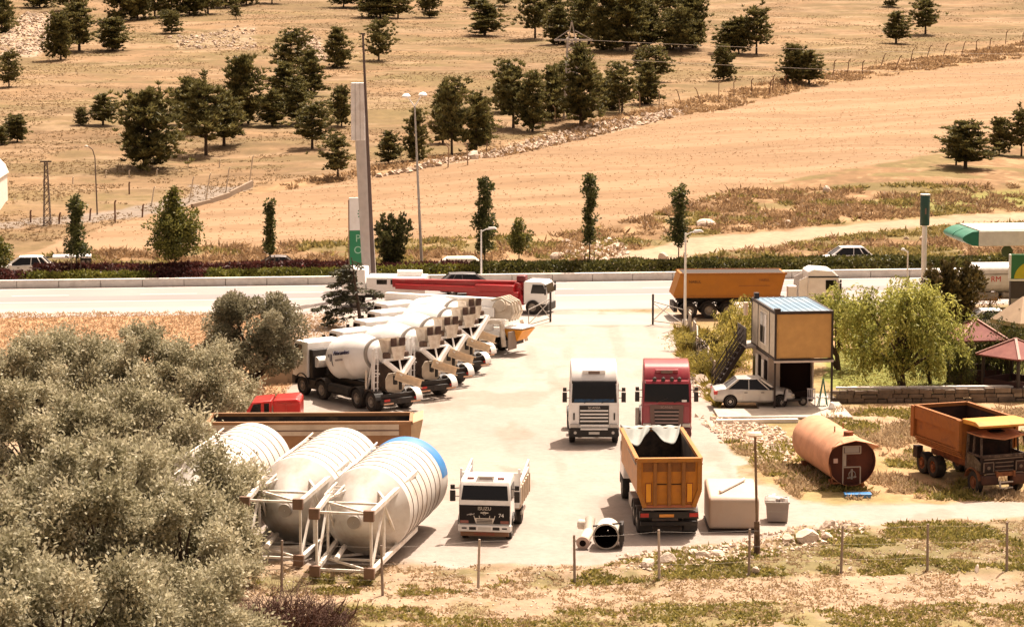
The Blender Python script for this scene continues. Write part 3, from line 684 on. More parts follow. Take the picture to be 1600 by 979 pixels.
BOOMR = mat('red_boom_paint', (.34, .004, .007), .3, var=.06, dirt=.12, dirtc=(.4, .05, .03), coat=.3)
# red boom pump: vehicle stands along the road, cab to the right
# vehicle axis from px: cab front at (862,490); ground row ~ y 488
pr = G(790, 486); yawr = R(-16)
t = boom_pump('white cab pump truck carrying a long folded bright red boom', Vector((-.35, 171.3, 0)), yawr, BOOMR, mat('bright_white_cab', (.82, .80, .77), .3, var=.03), 4, 6.2)
b = MB()   # folded boom, three nested arms with lattice ribs; it points backwards over the tail
def arm(b, x0, x1, y, z, h, hw, slope=0):
    pr_ = [(x0, z - h * .5), (x1, z - h * .35 + slope), (x1, z + h * .35 + slope), (x0, z + h * .5)]
    b.prism(pr_, y - hw, y + hw)
    k = 5
    for i in range(1, k):
        xx = x0 + (x1 - x0) * i / k; zz = z + slope * i / k
        b.prism([(xx - .04, zz - h * .44), (xx + .04, zz - h * .44), (xx + .04, zz + h * .44), (xx - .04, zz + h * .44)], y - hw - .03, y + hw + .03)
    b.prism([(x0, z + h * .46), (x1, z + slope + h * .32), (x1, z + slope + h * .38), (x0, z + h * .54)], y - hw - .04, y + hw + .04)
    b.prism([(x0, z - h * .54), (x1, z + slope - h * .38), (x1, z + slope - h * .32), (x0, z - h * .46)], y - hw - .04, y + hw + .04)
BR = R(17)
b = MB(); arm(b, 1.0, -7.7, .0, 1.68, .70, .22, .28); b.build('boom_arm', BOOMR, t).rotation_euler = (0, 0, BR)
b = MB(); arm(b, .8, -7.5, -.48, 1.42, .42, .17, .36); b.build('boom_arm', BOOMR, t).rotation_euler = (0, 0, BR)
b = MB(); arm(b, .6, -7.2, .46, 1.42, .38, .15, .36); b.build('boom_arm', BOOMR, t).rotation_euler = (0, 0, BR)
b = MB(); b.cyl((.9, -.62, 1.72), (.9, .62, 1.72), .32, n=16); b.cyl((1.1, 0, 1.2), (1.0, 0, 2.1), .36, .28, n=16); b.box(.6, 1.4, -.34, .34, 1.3, 2.05); b.build('turret', BOOMR, t, bevel=.04)
b = MB(); b.box(.75, 1.40, -.36, .36, 2.0, 2.5); b.build('boom_knuckle', mat('dark_red', (.14, .01, .012), .5), t, bevel=.12)
b = MB(); b.loft([[(.5, -1.05, .6), (1.5, -1.05, .6), (1.5, 1.05, .6), (.5, 1.05, .6)], [(.2, -.7, 1.7), (1.1, -.7, 1.7), (1.1, .7, 1.7), (.2, .7, 1.7)]]); b.build('slewing_base', BOOMR, t, bevel=.06)
for s in (-1, 1):
    b = MB(); b.bar((.4, s * 1.1, .95), (-2.4, s * 1.15, .95), .2); b.cyl((-2.4, s * 1.15, .25), (-2.4, s * 1.15, 1.2), .09); b.build('outrigger', BOOMR, t)
# white boom pump, next to the mixers
YP = R(152); f = Vector((math.cos(YP), math.sin(YP), 0))
t = boom_pump('white pump truck with folded white boom and orange rear hopper', G(806, 552) + f * 4.6, YP, WHITE, WHITE, 4, 9.4, True)
b = MB(); arm(b, -3.9, 4.3, .22, 2.95, .66, .2, .0); b.build('boom_arm', WHITE, t)
b = MB(); arm(b, -3.7, 4.2, -.30, 2.80, .55, .18, .0); b.build('boom_arm', WHITE, t)
b = MB(); arm(b, -3.5, 4.0, .6, 2.5, .5, .14, .0); b.build('boom_arm', WHITE, t)
text(t, 'M 37 5', .24, (1.2, .79, 2.5), (-1, 0, 0), (0, 0, 1), INK, ext=.01)
b = MB(); b.box(-.6, 1.6, .74, .815, 2.78, 2.98); b.build('printed_stripe', mat('brown_print', (.12, .06, .04)), t)
bpy.data.objects.remove(bpy.data.objects['printed_stripe'])
b = MB(); b.box(2.0, 3.6, .78, .79, 2.5, 2.58); b.build('printed_stripe', mat('brown_print', (.12, .06, .04)), t)
b = MB(); b.cyl((-3.9, -.75, 2.95), (-3.9, .75, 2.95), .36, n=18); b.build('boom_pivot', mat('buff_metal', (.58, .50, .40), .6, dirt=.5), t)
b = MB(); b.loft([[(-4.6, -.55, 2.1), (-3.0, -.7, 2.1), (-3.0, .7, 2.1), (-4.6, .55, 2.1)], [(-4.5, -.4, 3.0), (-3.4, -.6, 3.1), (-3.4, .6, 3.1), (-4.5, .4, 3.0)]]); b.build('turret', mat('buff_metal', (.58, .50, .40)), t, bevel=.08)
for k in range(4):
    b = MB(); y = -.6 + k * .35; pts = [(-3.2, y, 3.2), (-3.9, y + .1, 3.4), (-4.55, y + .05, 3.1), (-4.7, y, 2.5), (-4.4, y, 2.0)]; b.tube(pts, .075, 8); b.build('delivery_pipe', mat('buff_metal', (.58, .50, .40)), t, smooth=50)
b = MB(); b.loft([[(-4.4, -.6, .85), (-5.0, -.6, .85), (-5.0, .6, .85), (-4.4, .6, .85)], [(-4.2, -.85, 1.6), (-5.5, -.85, 1.55), (-5.5, .85, 1.55), (-4.2, .85, 1.6)]]); b.build('hopper', mat('hopper_orange', (.80, .33, .03), .5, dirt=.5, dirtc=(.4, .15, .05)), t, bevel=.03)
b = MB(); b.box(-5.5, -4.2, -.9, .9, 1.62, 1.68); b.build('hopper_lid', WHITE, t)
b = MB(); b.bar((-4.3, 1.25, 1.9), (-4.6, 1.5, .6), .22); b.bar((-4.3, 1.25, 2.0), (-3.2, 1.2, 2.0), .2); b.build('outrigger', DIRTYW, t)
b = MB(); b.bar((-4.3, -1.25, 1.9), (-4.6, -1.4, .6), .22); b.build('outrigger', DIRTYW, t)
b = MB(); b.box(-4.95, -4.88, .55, 1.55, .42, 1.5); b.build('splash_flap', mat('dusty_rubber_flap', (.26, .20, .16), .85, dirt=.6), t)
b = MB(); b.box(-4.5, -4.2, -1.2, 1.2, .5, .85); b.build('rear_bumper', BLACK, t)

# ------------------------------------------------------------------ small cab tipper facing the viewer
t = thing('tipper_truck', 'small white cab tipper truck with black front panel facing the viewer', 'truck', G(757, 843), R(-97))
t.location += Vector((.13, .99, 0)) * -0.0
def isuzu(t):
    W = 1.06
    b = MB(); prof = [(.78, .62), (.82, 1.62), (.58, 2.36), (.40, 2.50), (-.55, 2.56), (-.72, 2.46), (-.75, .62)]
    b.loft([[(x, y * (1 - .05 * max(0, z - 1.6)), z) for x, z in prof] for y in (-W, W)]); b.build('cab', WHITE, t, bevel=.06, smooth=40)
    b = MB(); vs = [(.815, -.96, 1.70), (.815, .96, 1.70), (.62, .90, 2.27), (.62, -.90, 2.27)]; vs += [(x - .05, y, z) for x, y, z in vs]
    b.add(vs, [(0, 1, 2, 3), (7, 6, 5, 4), (0, 4, 5, 1), (1, 5, 6, 2), (2, 6, 7, 3), (3, 7, 4, 0)]); b.build('windscreen', GLASS, t, bevel=.02)
    b = MB(); b.box(.79, .845, -1.03, 1.03, .74, 1.50); fp = b.build('front_panel', mat('glossy_black', (.008, .005, .005), .5, spec=.25), t, bevel=.02)
    text(t, 'ISUZU', .20, (.85, 0, 1.37), (0, 1, 0), (0, 0, 1), CHROME)
    text(t, '74', .22, (.85, .68, 1.09), (0, 1, 0), (0, 0, 1), WHITE)
    b = MB(); b.prism([(-.42, .98), (.42, .98), (.34, .76), (-.34, .76)], .845, .865, axis='x'); g = b.build('grille', CHROME, t)
    b = MB()
    for z in (.80, .86, .92): b.box(.865, .875, -.32, .32, z - .018, z + .018)
    b.build('slot', BLACK, g)
    b = MB()
    for y in (-.40, -.2, .2, .40): b.bar((.855, y, .98), (.855, y * 1.08, 1.08), .025)
    b.lathe([(.05, 0), (.07, .01), (.05, .02)], (.845, 0, 1.18), (1, 0, 0), 14); b.box(.845, .86, -.16, .16, 1.18, 1.22)
    b.build('front_emblem', CHROME, t)
    b = MB()
    for y in (-.72, -.6): b.bar((.85, y, 1.10), (.85, y + .2, 1.16), .03)
    b.build('printed_swoosh', mat('pale_print', (.4, .36, .34)), t)
    for s in (-1, 1):
        b = MB(); b.box(.80, .855, s * .82 - .17, s * .82 + .17, .76, .88); b.build('headlight', mat('dark_red_lens', (.22, .06, .04), .2), t)
        b = MB(); b.prism([(.64, 1.68), (.50, 2.25), (-.35, 2.28), (-.45, 1.68)], s * 1.045 - .012, s * 1.045 + .014); b.build('side_window', GLASS, t)
        mirror(t, .68, s * 1.06, 2.05, s, .42)
        mudguard(t, .0, s * .98, .58, .3)
    b = MB(); b.box(.62, .90, -1.08, 1.08, .42, .70); bu = b.build('bumper', WHITE, t, bevel=.04)
    for s in (-1, 1):
        b = MB(); b.box(.895, .91, s * .82 - .1, s * .82 + .1, .54, .60); b.build('marker_slot', BLACK, bu)
        b = MB(); b.box(.895, .91, s * .48 - .14, s * .48 + .14, .50, .62); b.build('fog_lamp_recess', BLACK, bu)
    plate(bu, .905, 0, .56)
    b = MB(); b.box(.66, .86, -.98, .98, .24, .42); ap = b.build('lower_apron', mat('apron_brown', (.20, .09, .04), .6), t)
    text(t, 'HURRICANE', .15, (.865, 0, .33), (0, 1, 0), (0, 0, 1), mat('red_print', (.35, .05, .03)))
    b = MB(); b.prism([(-.28, 2.40), (.28, 2.40), (.36, 2.62), (-.36, 2.62)], .05, .42, axis='x'); b.box(.42, .43, -.26, .26, 2.43, 2.56, 1); b.build('roof_hatch', [WHITE, mat('pinkish_grey', (.40, .33, .30))], t, bevel=.02)
    for s in (-1, 1):
        b = MB(); b.box(.36, .40, s * .62 - .14, s * .62 + .14, 2.50, 2.56); b.build('roof_marker', mat('red_print', (.5, .08, .05)), t)
    chassis(t, -4.1, .6, .78, y=.38)
    axle_pair(t, .0, 1.04, .43, .26); axle_pair(t, -2.9, 1.1, .43, .5)
    # tipper body with drop sides and tall posts
    fl = mat('tipper_grey_buff', (.50, .40, .31), .7, dirt=.6)
    b = MB(); b.box(-4.3, -.95, -1.22, 1.22, 1.0, 1.10); b.build('bed_floor', fl, t)
    for s in (-1, 1):
        b = MB(); y = s * 1.2
        b.box(-4.25, -1.0, y - .03, y + .03, 1.10, 1.85)
        for k in range(6): b.box(-4.2 + k * .62, -4.12 + k * .62, y - .06 * (s < 0) - .02, y + .06 * (s > 0) + .02, 1.08, 1.9)
        b.build('side_board', mat('side_board_buff', (.62, .50, .38), .7, dirt=.6), t)
        b = MB(); b.bar((-4.2, y, 1.8), (-4.2, y, 2.45), .09); b.bar((-1.0, y, 1.2), (-1.0, y, 2.65), .09); b.bar((-4.2, y, 2.42), (-1.0, y, 2.05), .06); b.bar((-4.2, y, 2.15), (-1.0, y, 1.95), .05)
        b.build('side_rail', WHITE, t)
        b = MB(); b.box(-3.6, -2.2, s * 1.12 - .03, s * 1.12 + .03, .5, .62); b.build('side_guard', GREY, t)
    b = MB(); b.box(-1.02, -.94, -1.2, 1.2, 1.05, 2.5); 
    b.build('headboard', WHITE, t)
    b = MB(); b.box(-4.3, -4.24, -1.2, 1.2, 1.10, 1.85); b.build('tailgate', fl, t)
isuzu(t); t.location = G(757, 846) + Vector((.122, .99, 0)) * .85

# ------------------------------------------------------------------ tipper body used by three trucks
def tip_body(t, L, x0, W, zb, zt, m, ribs=0, inner=DARKIN, taper=.82):
    """open box: V shaped lower flanks"""
    th = .06; zm = zb + (zt - zb) * .28; Wb = W * taper
    def ring(x, i):
        k = th * i
        return [(x, -W + k, zt), (x, -W + k, zm), (x, -Wb + k, zb + k), (x, Wb - k, zb + k), (x, W - k, zm), (x, W - k, zt)]
    x1 = x0 + L; b = MB()
    o0, o1, i0, i1 = ring(x0, 0), ring(x1, 0), ring(x0 + th, 1), ring(x1 - th, 1)
    b.add(o0 + o1, [(k, k + 6, k + 7, k + 1) for k in range(5)] + [(0, 1, 2, 3, 4, 5), (11, 10, 9, 8, 7, 6)], 0)
    b.add(i0 + i1, [(k, k + 1, k + 7, k + 6) for k in range(5)] + [(5, 4, 3, 2, 1, 0), (6, 7, 8, 9, 10, 11)], 1)
    # rims
    for (a, c) in ((o0[0], o1[0]), (o0[5], o1[5]), (o0[0], o0[5]), (o1[0], o1[5])): b.bar(Vector(a) + Vector((0, 0, .02)), Vector(c) + Vector((0, 0, .02)), .16, .16, 0)
    body = b.build('tipper_body', [m, inner], t)
    for s in (-1, 1):
        for k in range(ribs):
            xx = x0 + .3 + (L - .6) * k / max(1, ribs - 1)
            bb = MB(); bb.box(xx - .06, xx + .06, s * (W + .035) - .04, s * (W + .035) + .04, zm, zt - .08); bb.build('side_rib', m, body)
    return body
# orange dump truck, tail to the viewer
t = thing('dump_truck', 'orange dump truck seen from its ribbed tailgate, pale tarpaulin over its front rim', 'truck', G(1040, 840) + Vector((-.05, 4.1, 0)), R(92.8))
body = tip_body(t, 7.0, -3.75, 1.30, 1.25, 3.15, ORANGE, 0, mat('dark_bed_steel', (.028, .022, .02), .8, dirt=.4), .80)
b = MB(); prof = [(-1.24, 3.18), (1.24, 3.18), (1.24, 1.95), (1.0, 1.28), (-1.0, 1.28), (-1.24, 1.95)]
b.prism(prof, -3.86, -3.78, axis='x'); tg = b.build('tailgate', mat('tailgate_orange', (.58, .21, .012), .5, dirt=.55, dirtc=(.40, .13, .02), dscale=2.5), t)
for y in (-.58, 0, .58):
    b = MB(); b.prism([(y - .075, 3.1), (y + .075, 3.1), (y + .075, 1.3), (y - .075, 1.3)], -4.02, -3.86, axis='x'); b.build('tailgate_rib', mat('rib_brown_orange', (.30, .115, .02), .6, dirt=.6, dirtc=(.14, .05, .02), dscale=2.5), tg, bevel=.015)
b = MB()
for s in (-1, 1): b.bar((-3.92, s * 1.24, 3.2), (-3.92, s * 1.24, 1.95), .18, .18); b.bar((-3.92, s * 1.24, 1.95), (-3.92, s * 1.0, 1.25), .18, .18)
b.bar((-3.92, -1.3, 3.2), (-3.92, 1.3, 3.2), .24, .16)
b.build('tailgate_frame', ORANGE, tg)
b = MB()
for y in (-.29, .29): b.box(-3.89, -3.86, y - .2, y + .2, 2.16, 2.20)
b.build('gate_seam', BURNT, tg)
for s in (-1, 1):
    b = MB(); b.box(-3.895, -3.86, s * .84 - .10, s * .84 + .10, 1.45, 2.2); b.build('reflector_panel', mat('reflector_orange', (.9, .38, .02), .4), tg)
    b = MB(); b.box(-3.88, -3.862, s * .84 - .13, s * .84 + .13, 1.42, 2.23); b.build('reflector_border', mat('red_brown_border', (.30, .05, .02), .6), tg)
    for ya in (.085, .66):
        b = MB(); b.box(-3.875, -3.862, s * (ya + .2) - .20, s * (ya + .2) + .20, 2.7, 3.08); b.build('rim_shade_patch', mat('rim_shade_orange', (.28, .10, .015), .6, dirt=.6, dirtc=(.12, .05, .02), dscale=3), tg)  # darker orange patches paint the rim's shadow across the upper gate
b = MB(); b.box(-3.93, -3.86, -1.0, 1.0, 1.22, 1.33); b.build('gate_sill', mat('red_brown_primer', (.42, .13, .06), .6), tg)
for s in (-1, 1):
    b = MB(); b.bar((-3.8, s * 1.36, 3.0), (-.5, s * 1.36, 3.05), .05, .05); b.build('tarp_rail', GREY, t)
chassis(t, -3.6, 4.6, .95)
b = MB(); b.box(-3.95, -3.7, -1.2, 1.2, .78, 1.05); b.box(-3.85, -3.65, -1.15, 1.15, .45, .62); b.box(-3.95, -3.8, -1.1, 1.1, 1.12, 1.2, 1); b.build('rear_bumper', [BLACK, GREY], t, bevel=.02)
plate(t, -3.97, .1, .90, AMBER, .6)
for s in (-1, 1):
    b = MB(); b.box(-3.98, -3.93, s * 1.0 - .17, s * 1.0 + .17, .84, 1.0); b.build('tail_light', LAMPRED, t)
    b = MB(); b.box(-3.6, -3.55, s * .93 - .28, s * .93 + .28, .18, .8); b.build('mud_flap', BLACK, t)
    b = MB(); b.box(-.9, .6, s * 1.05 - .17, s * 1.05 + .17, .45, 1.0); b.build('fuel_tank', GREY, t, bevel=.05)
    for x in (-1.6, -2.95): mudguard(t, x, s * .98, .64, .56)
for x in (-1.6, -2.95): axle_pair(t, x, 1.24, .52, .58)
axle_pair(t, 3.9, 1.22, .52, .32)
forward_cab(t, 3.45, 5.0, .95, 2.6, 1.2, WHITE, mirrors=False)
# rusted dump truck, burnt cab to the viewer
t = thing('dump_truck', 'abandoned rusty orange dump truck with burnt out cab and open windscreen', 'truck', G(1568, 772) + Vector((-.33, .94, 0)) * 2.7, R(-71))
body = tip_body(t, 4.3, -3.1, 1.34, 1.35, 3.05, RUSTOR, 0, mat('burnt_bed', (.03, .012, .008), .9, dirt=.4, dirtc=(.12, .04, .02)), .84)
b = MB(); b.prism([(-1.36, 2.62), (-1.36, 3.10), (1.36, 3.10), (1.36, 2.62), (1.30, 2.62), (1.30, 2.66), (-1.30, 2.66), (-1.30, 2.62)], -3.25, -3.05, axis='x')
for s in (-1, 1): b.box(-3.15, 1.25, s * 1.40 - .05, s * 1.40 + .05, 2.55, 3.08); b.box(-3.25, -2.95, s * 1.42 - .07, s * 1.42 + .07, 1.7, 3.12); b.box(1.0, 1.3, s * 1.42 - .07, s * 1.42 + .07, 1.8, 3.14)
b.build('upper_rim', RUSTOR, body)
b = MB()
for s in (-1, 1):
    for k in range(4): b.bar((-3.05, s * (1.385 - k * .05), 1.75 - k * .1), (1.2, s * (1.385 - k * .05), 1.75 - k * .1), .05, .05)
b.build('flank_step', RUSTOR, body)
b = MB(); b.prism([(1.18, 3.02), (1.2, 3.22), (2.35, 3.26), (2.75, 3.12), (2.75, 3.02), (2.3, 3.06)], -1.30, 1.30); b.build('cab_guard', mat('guard_orange', (.62, .27, .03), .7, dirt=.5, dirtc=(.25, .09, .02)), body, bevel=.03)
chassis(t, -3.1, 2.9, .95, RUST)
# burnt cab: open frame with posts and buckled roof
cz = 1.0
b = MB()
for s in (-1, 1):
    b.bar((2.68, s * 1.12, 1.75), (2.50, s * 1.05, 2.62), .09); b.bar((1.35, s * 1.12, 1.0), (1.40, s * 1.06, 2.62), .10); b.bar((1.95, s * 1.12, 1.75), (1.95, s * 1.06, 2.62), .07)
    b.bar((2.68, s * 1.12, 1.75), (1.35, s * 1.12, 1.75), .08); b.bar((2.5, s * 1.05, 2.62), (1.4, s * 1.06, 2.62), .09)
b.bar((2.70, -1.12, 1.75), (2.70, 1.12, 1.75), .12)
b.build('cab_frame', mat('burnt_frame', (.05, .03, .022), .9, dirt=.6, dirtc=(.24, .17, .12), dscale=5), t)
b = MB(); k = []
for i, x in enumerate((1.3, 1.7, 2.1, 2.5, 2.72)):
    k.append([(x, y, 2.66 + .12 * math.sin(i * 1.3 + 1) * .4 - (.16 * (1 - abs(y)) if i == 4 else 0) + .05 * math.cos(3 * y + i)) for y in (-1.12, -.8, -.4, 0, .4, .8, 1.12)] + [(x, y, 2.60 - (.16 * (1 - abs(y)) if i == 4 else 0)) for y in (1.12, .8, .4, 0, -.4, -.8, -1.12)])
b.loft(k); b.build('buckled_roof', mat('rust_pink_roof', (.46, .19, .09), .85, dirt=.7, dirtc=(.25, .09, .04), dscale=3), t, smooth=40)
b = MB(); b.box(1.7, 2.1, -.35, .35, 2.70, 2.74); b.build('roof_hatch_hole', DARKIN, t)
for s in (-1, 1):
    b = MB(); b.prism([(1.42, 1.0), (1.42, 1.72), (2.0, 1.72), (2.64, 1.45), (2.64, 1.1)], s * 1.13 - .02, s * 1.13 + .02); b.build('door', mat('scorched_olive', (.08, .055, .03), .9, dirt=.6, dirtc=(.26, .20, .14), dscale=4), t)
    b = MB(); b.box(2.62, 2.76, s * .80 - .24, s * .80 + .24, 1.08, 1.48); hl = b.build('lamp_housing', BURNT, t)
    b = MB(); b.box(2.74, 2.79, s * .80 - .26, s * .80 - .22, 1.06, 1.5); b.box(2.74, 2.79, s * .80 + .22, s * .80 + .26, 1.06, 1.5); b.box(2.74, 2.79, s * .80 - .26, s * .80 + .26, 1.47, 1.51); b.cyl((2.74, s * .8, 1.25), (2.80, s * .8, 1.25), .08, n=10); b.build('lamp_ring', mat('ash_metal', (.16, .11, .08), .8), hl)
    mudguard(t, 2.0, s * 1.05, .66, .34, RUST)
b = MB(); b.box(1.35, 2.66, -1.1, 1.1, .95, 1.05); b.box(1.3, 1.38, -1.1, 1.1, 1.0, 2.5); b.box(2.58, 2.68, -1.12, 1.12, 1.0, 1.72); b.build('cab_bulkhead', BURNT, t)
b = MB()
for z in (1.1, 1.28, 1.46): b.box(2.69, 2.74, -.45, .45, z - .02, z + .02)
b.bar((2.75, -.9, .98), (2.75, .9, .98), .06); b.bar((2.73, -1.0, 1.62), (2.73, .9, 1.64), .05)
b.build('grille_bar', mat('ash_metal', (.16, .11, .08), .8), t)
b = MB()
for s in (-1, 1): b.box(2.55, 2.9, s * .72 - .38, s * .72 + .38, .5, .92)
b.bar((2.7, -1.1, .55), (2.7, 1.1, .5), .16); b.build('bumper', mat('bumper_rust', (.05, .02, .012), .9, dirt=.5, dirtc=(.16, .06, .03)), t, bevel=.08)
b = MB(); b.bar((2.95, -.3, .62), (2.95, .32, .62), .05); b.bar((2.95, -.3, .36), (2.95, .32, .36), .05); b.bar((2.95, -.3, .36), (2.95, -.34, .7), .07); b.build('front_step', mat('pale_step', (.6, .52, .44), .6), t)
for s in (-1, 1): wheel(t, 2.0, s * 1.0, .5, .3, RUST); wheel(t, -1.7, s * .92, .5, .5, RUST); wheel(t, -2.75, s * .92, .5, .5, RUST)
for s in (-1, 1):
    b = MB(); b.box(-3.3, -2.9, s * 1.15 - .15, s * 1.15 + .15, .7, 1.25); b.build('mud_flap', BURNT, t)
# tipper lying beyond the silos with wooden topped side
t = thing('tipper_trailer', 'long brown tipper trailer behind the silos with pale upper side board', 'trailer', Vector((-9.35, 115.3, 0)), R(181.5))
body = tip_body(t, 9.2, -4.75, 1.2, 1.0, 2.55, mat('trailer_brown_orange', (.30, .145, .055), .6, dirt=.6, dirtc=(.2, .09, .03)), 0, mat('dark_bed_steel', (.03, .02, .02)), .84)
b = MB(); b.box(-4.2, 4.4, 1.235, 1.29, 2.02, 2.52); b.build('side_board', mat('pale_board', (.56, .44, .32), .8, dirt=.5, dirtc=(.36, .25, .16)), body)
b = MB(); b.box(-4.2, 4.4, 1.29, 1.31, 2.22, 2.27); b.build('board_seam', mat('brown_print', (.12, .06, .04)), body)
b = MB(); b.prism([(-4.75, 2.55), (-5.3, 2.75), (-5.0, 1.2), (-4.7, 1.1)], -1.2, 1.2); b.build('tailgate', mat('buff_gate', (.60, .40, .22), .6, dirt=.5), body, bevel=.02)
chassis(t, -4.4, 4.2, .8)
for x in (-3.6, -2.3, -1.0): axle_pair(t, x, 1.2, .5, .5)
for s in (-1, 1):
    b = MB(); b.box(3.6, 3.75, s * .82 - .07, s * .82 + .07, 0, .85); b.build('landing_leg', GREY, t)
# red cab stub truck behind it
t = thing('cab_truck', 'bright red truck cab showing above the brown trailer rim', 'truck', Vector((-11.65, 124.3, 0)), R(180))
b = MB(); prof = [(1.35, .75), (1.32, 1.55), (1.05, 1.95), (.1, 2.05), (.1, .75)]
b.loft([[(x, y, z) for x, z in prof] for y in (-1.0, 1.0)]); b.build('cab', RED, t, bevel=.05, smooth=40)
b = MB(); b.prism([(.02, .75), (.02, 2.06), (-1.15, 2.14), (-1.32, 2.0), (-1.32, .75)], -1.0, 1.0); b.build('cab_box', RED, t, bevel=.08, smooth=40)
for s in (-1, 1):
    b = MB(); b.prism([(1.2, 1.38), (.98, 1.86), (.62, 1.9), (.62, 1.3)], s * 1.0 - .015, s * 1.0 + .015); b.build('side_window', GLASS, t)
    b = MB(); b.prism([(.46, 1.3), (.46, 1.9), (.22, 1.92), (.22, 1.3)], s * 1.0 - .015, s * 1.0 + .015); b.build('quarter_window', GLASS, t)
    b = MB()
    b.bar((-.2, s * 1.01, 1.9), (-.55, s * 1.01, 1.88), .05); b.bar((-.7, s * 1.01, 1.9), (-1.1, s * 1.01, 1.93), .05); b.bar((-.2, s * 1.01, 1.35), (-1.2, s * 1.01, 1.45), .04); b.bar((-.62, s * 1.01, 1.85), (-.62, s * 1.01, 1.2), .03); b.build('pressed_rib', RED, t)
b = MB(); b.add([(1.36, -.9, 1.5), (1.36, .9, 1.5), (1.14, .85, 1.9), (1.14, -.85, 1.9)], [(0, 1, 2, 3)]); b.build('windscreen', GLASS, t)
chassis(t, -2.6, 1.1, .7); axle_pair(t, .6, 1.0, .42, .25); axle_pair(t, -2.0, 1.0, .42, .25)
b = MB(); b.box(1.3, 1.48, -1.0, 1.0, .42, .72); b.build('bumper', BLACK, t, bevel=.03)
# ------------------------------------------------------------------ orange road trailer with white tractor
tp = G(1148, 495); 
t = thing('tipper_trailer', 'long clean orange tipper trailer standing by the road behind the gate', 'trailer', Vector((14.6, 168.9, 0)), R(3))
L0 = 7.9
b = MB(); zb, zt = 1.42, 3.0
def tr_ring(y, k): return [(-3.95 + .0, y, zb), (-4.05, y, zb + .12), (-3.55, y, zt), (3.45, y, zt + .0), (3.05, y, zb)]
b.loft([tr_ring(-1.22, 0), tr_ring(1.22, 0)])
body = b.build('tipper_body', [ORANGE2], t, bevel=.03)
b = MB(); b.box(-3.4, 3.3, -1.1, 1.1, zt + .004, zt + .012); b.build('load_tarp', mat('dark_tarp', (.04, .03, .025), .9), body)
b = MB(); b.box(-3.6, 3.5, -1.27, -1.22, zt - .1, zt + .04); b.box(-3.6, 3.5, 1.22, 1.27, zt - .1, zt + .04); b.box(-3.98, 3.1, -1.26, -1.22, zb - .02, zb + .12); b.build('rim_rail', mat('dark_orange', (.34, .12, .01), .5), body)
text(body, 'NABUL', .26, (-2.6, -1.235, 2.45), (1, 0, 0), (0, 0, 1), mat('dark_brown_print', (.08, .03, .01)))
text(body, 'NABUL', .22, (2.0, -1.235, 2.55), (1, 0, 0), (0, 0, 1), mat('brown_orange_print', (.25, .09, .02)))
b = MB(); b.box(.3, 2.4, -1.235, -1.22, 2.16, 2.20); b.build('printed_stripe', mat('brown_orange_print', (.25, .09, .02)), body)
chassis(t, -3.7, 3.6, 1.15)
for x in (-2.95, -1.65, -.35): axle_pair(t, x, 1.22, .54, .4); 
for s in (-1, 1):
    for x in (-2.95, -1.65, -.35): mudguard(t, x, s * 1.03, .66, .42)
    b = MB(); b.box(1.6, 1.74, s * .85 - .07, s * .85 + .07, .1, 1.1); b.build('landing_leg', GREY, t)
b = MB(); b.box(-4.0, -3.75, -1.2, 1.2, .45, 1.0); b.build('rear_bumper', BLACK, t)
# tractor pulling it
t2 = thing('tractor_truck', 'white tractor unit with rounded roof fairing coupled to orange trailer by the road', 'truck', Vector((20.4, 169.3, 0)), R(3))
b = MB(); prof = [(1.35, .8), (1.4, 1.9), (1.15, 2.75), (.75, 3.15), (-.5, 3.25), (-.9, 3.05), (-.9, .8)]
b.loft([[(x, y * (1 - .04 * max(0, z - 2)), z) for x, z in prof] for y in (-1.2, 1.2)]); b.build('cab', WHITE, t2, bevel=.1, smooth=45)
b = MB(); b.box(-.86, 1.18, -1.19, 1.19, 2.66, 2.76); b.build('roof_seam', BLACK, t2)
for s in (-1, 1):
    b = MB(); b.prism([(1.15, 1.85), (.98, 2.5), (.3, 2.5), (.3, 1.85)], s * 1.19 - .015, s * 1.19 + .015); b.build('side_window', GLASS, t2)
    b = MB(); b.prism([(-1.5, .9), (-1.45, 2.5), (-.9, 2.75), (-.9, .9)], s * 1.1 - .03, s * 1.1 + .03); b.build('side_fairing', WHITE, t2)
    mirror(t2, 1.2, s * 1.2, 2.3, s)
b = MB(); b.box(-2.2, -1.6, -1.1, -.5, 1.3, 2.1); b.build('equipment_box', WHITE, t2, bevel=.04)
b = MB(); b.add([(1.41, -1.05, 1.95), (1.41, 1.05, 1.95), (1.2, 1.0, 2.62), (1.2, -1.0, 2.62)], [(0, 1, 2, 3)]); b.build('windscreen', GLASS, t2)
b = MB(); b.box(1.2, 1.5, -1.2, 1.2, .4, .85); b.build('bumper', BLACK, t2, bevel=.05)
chassis(t2, -4.2, 1.2); axle_pair(t2, .5, 1.2); axle_pair(t2, -3.1, 1.22, .52, .58)
# ------------------------------------------------------------------ tanker with RM
t = thing('tanker_truck', 'white tanker truck with red letters RM standing by the filling station', 'truck', G(1556, 488) + Vector((1.6, 2.0, 0)), R(184))
b = MB(); ring = [(1.18 * math.copysign(abs(math.cos(a)) ** .6, math.cos(a)), 2.2 + .95 * math.copysign(abs(math.sin(a)) ** .6, math.sin(a))) for a in [i * 2 * math.pi / 28 for i in range(28)]]
b.prism(ring, -4.2, 3.0, axis='x'); tk = b.build('tank', mat('tanker_white', (.74, .70, .66), .3, dirt=.2), t, bevel=.05, smooth=40)
b = MB(); b.box(-4.15, 2.95, 1.17, 1.20, 2.5, 2.54); b.build('tank_seam', GREY, tk)
b = MB(); b.box(.7, 2.5, 1.17, 1.20, 1.78, 2.42); b.build('sign_panel', WHITE, tk)
text(t, 'RM', .52, (1.6, 1.21, 2.16), (-1, 0, 0), (0, 0, 1), mat('red_letter', (.62, .04, .03)))
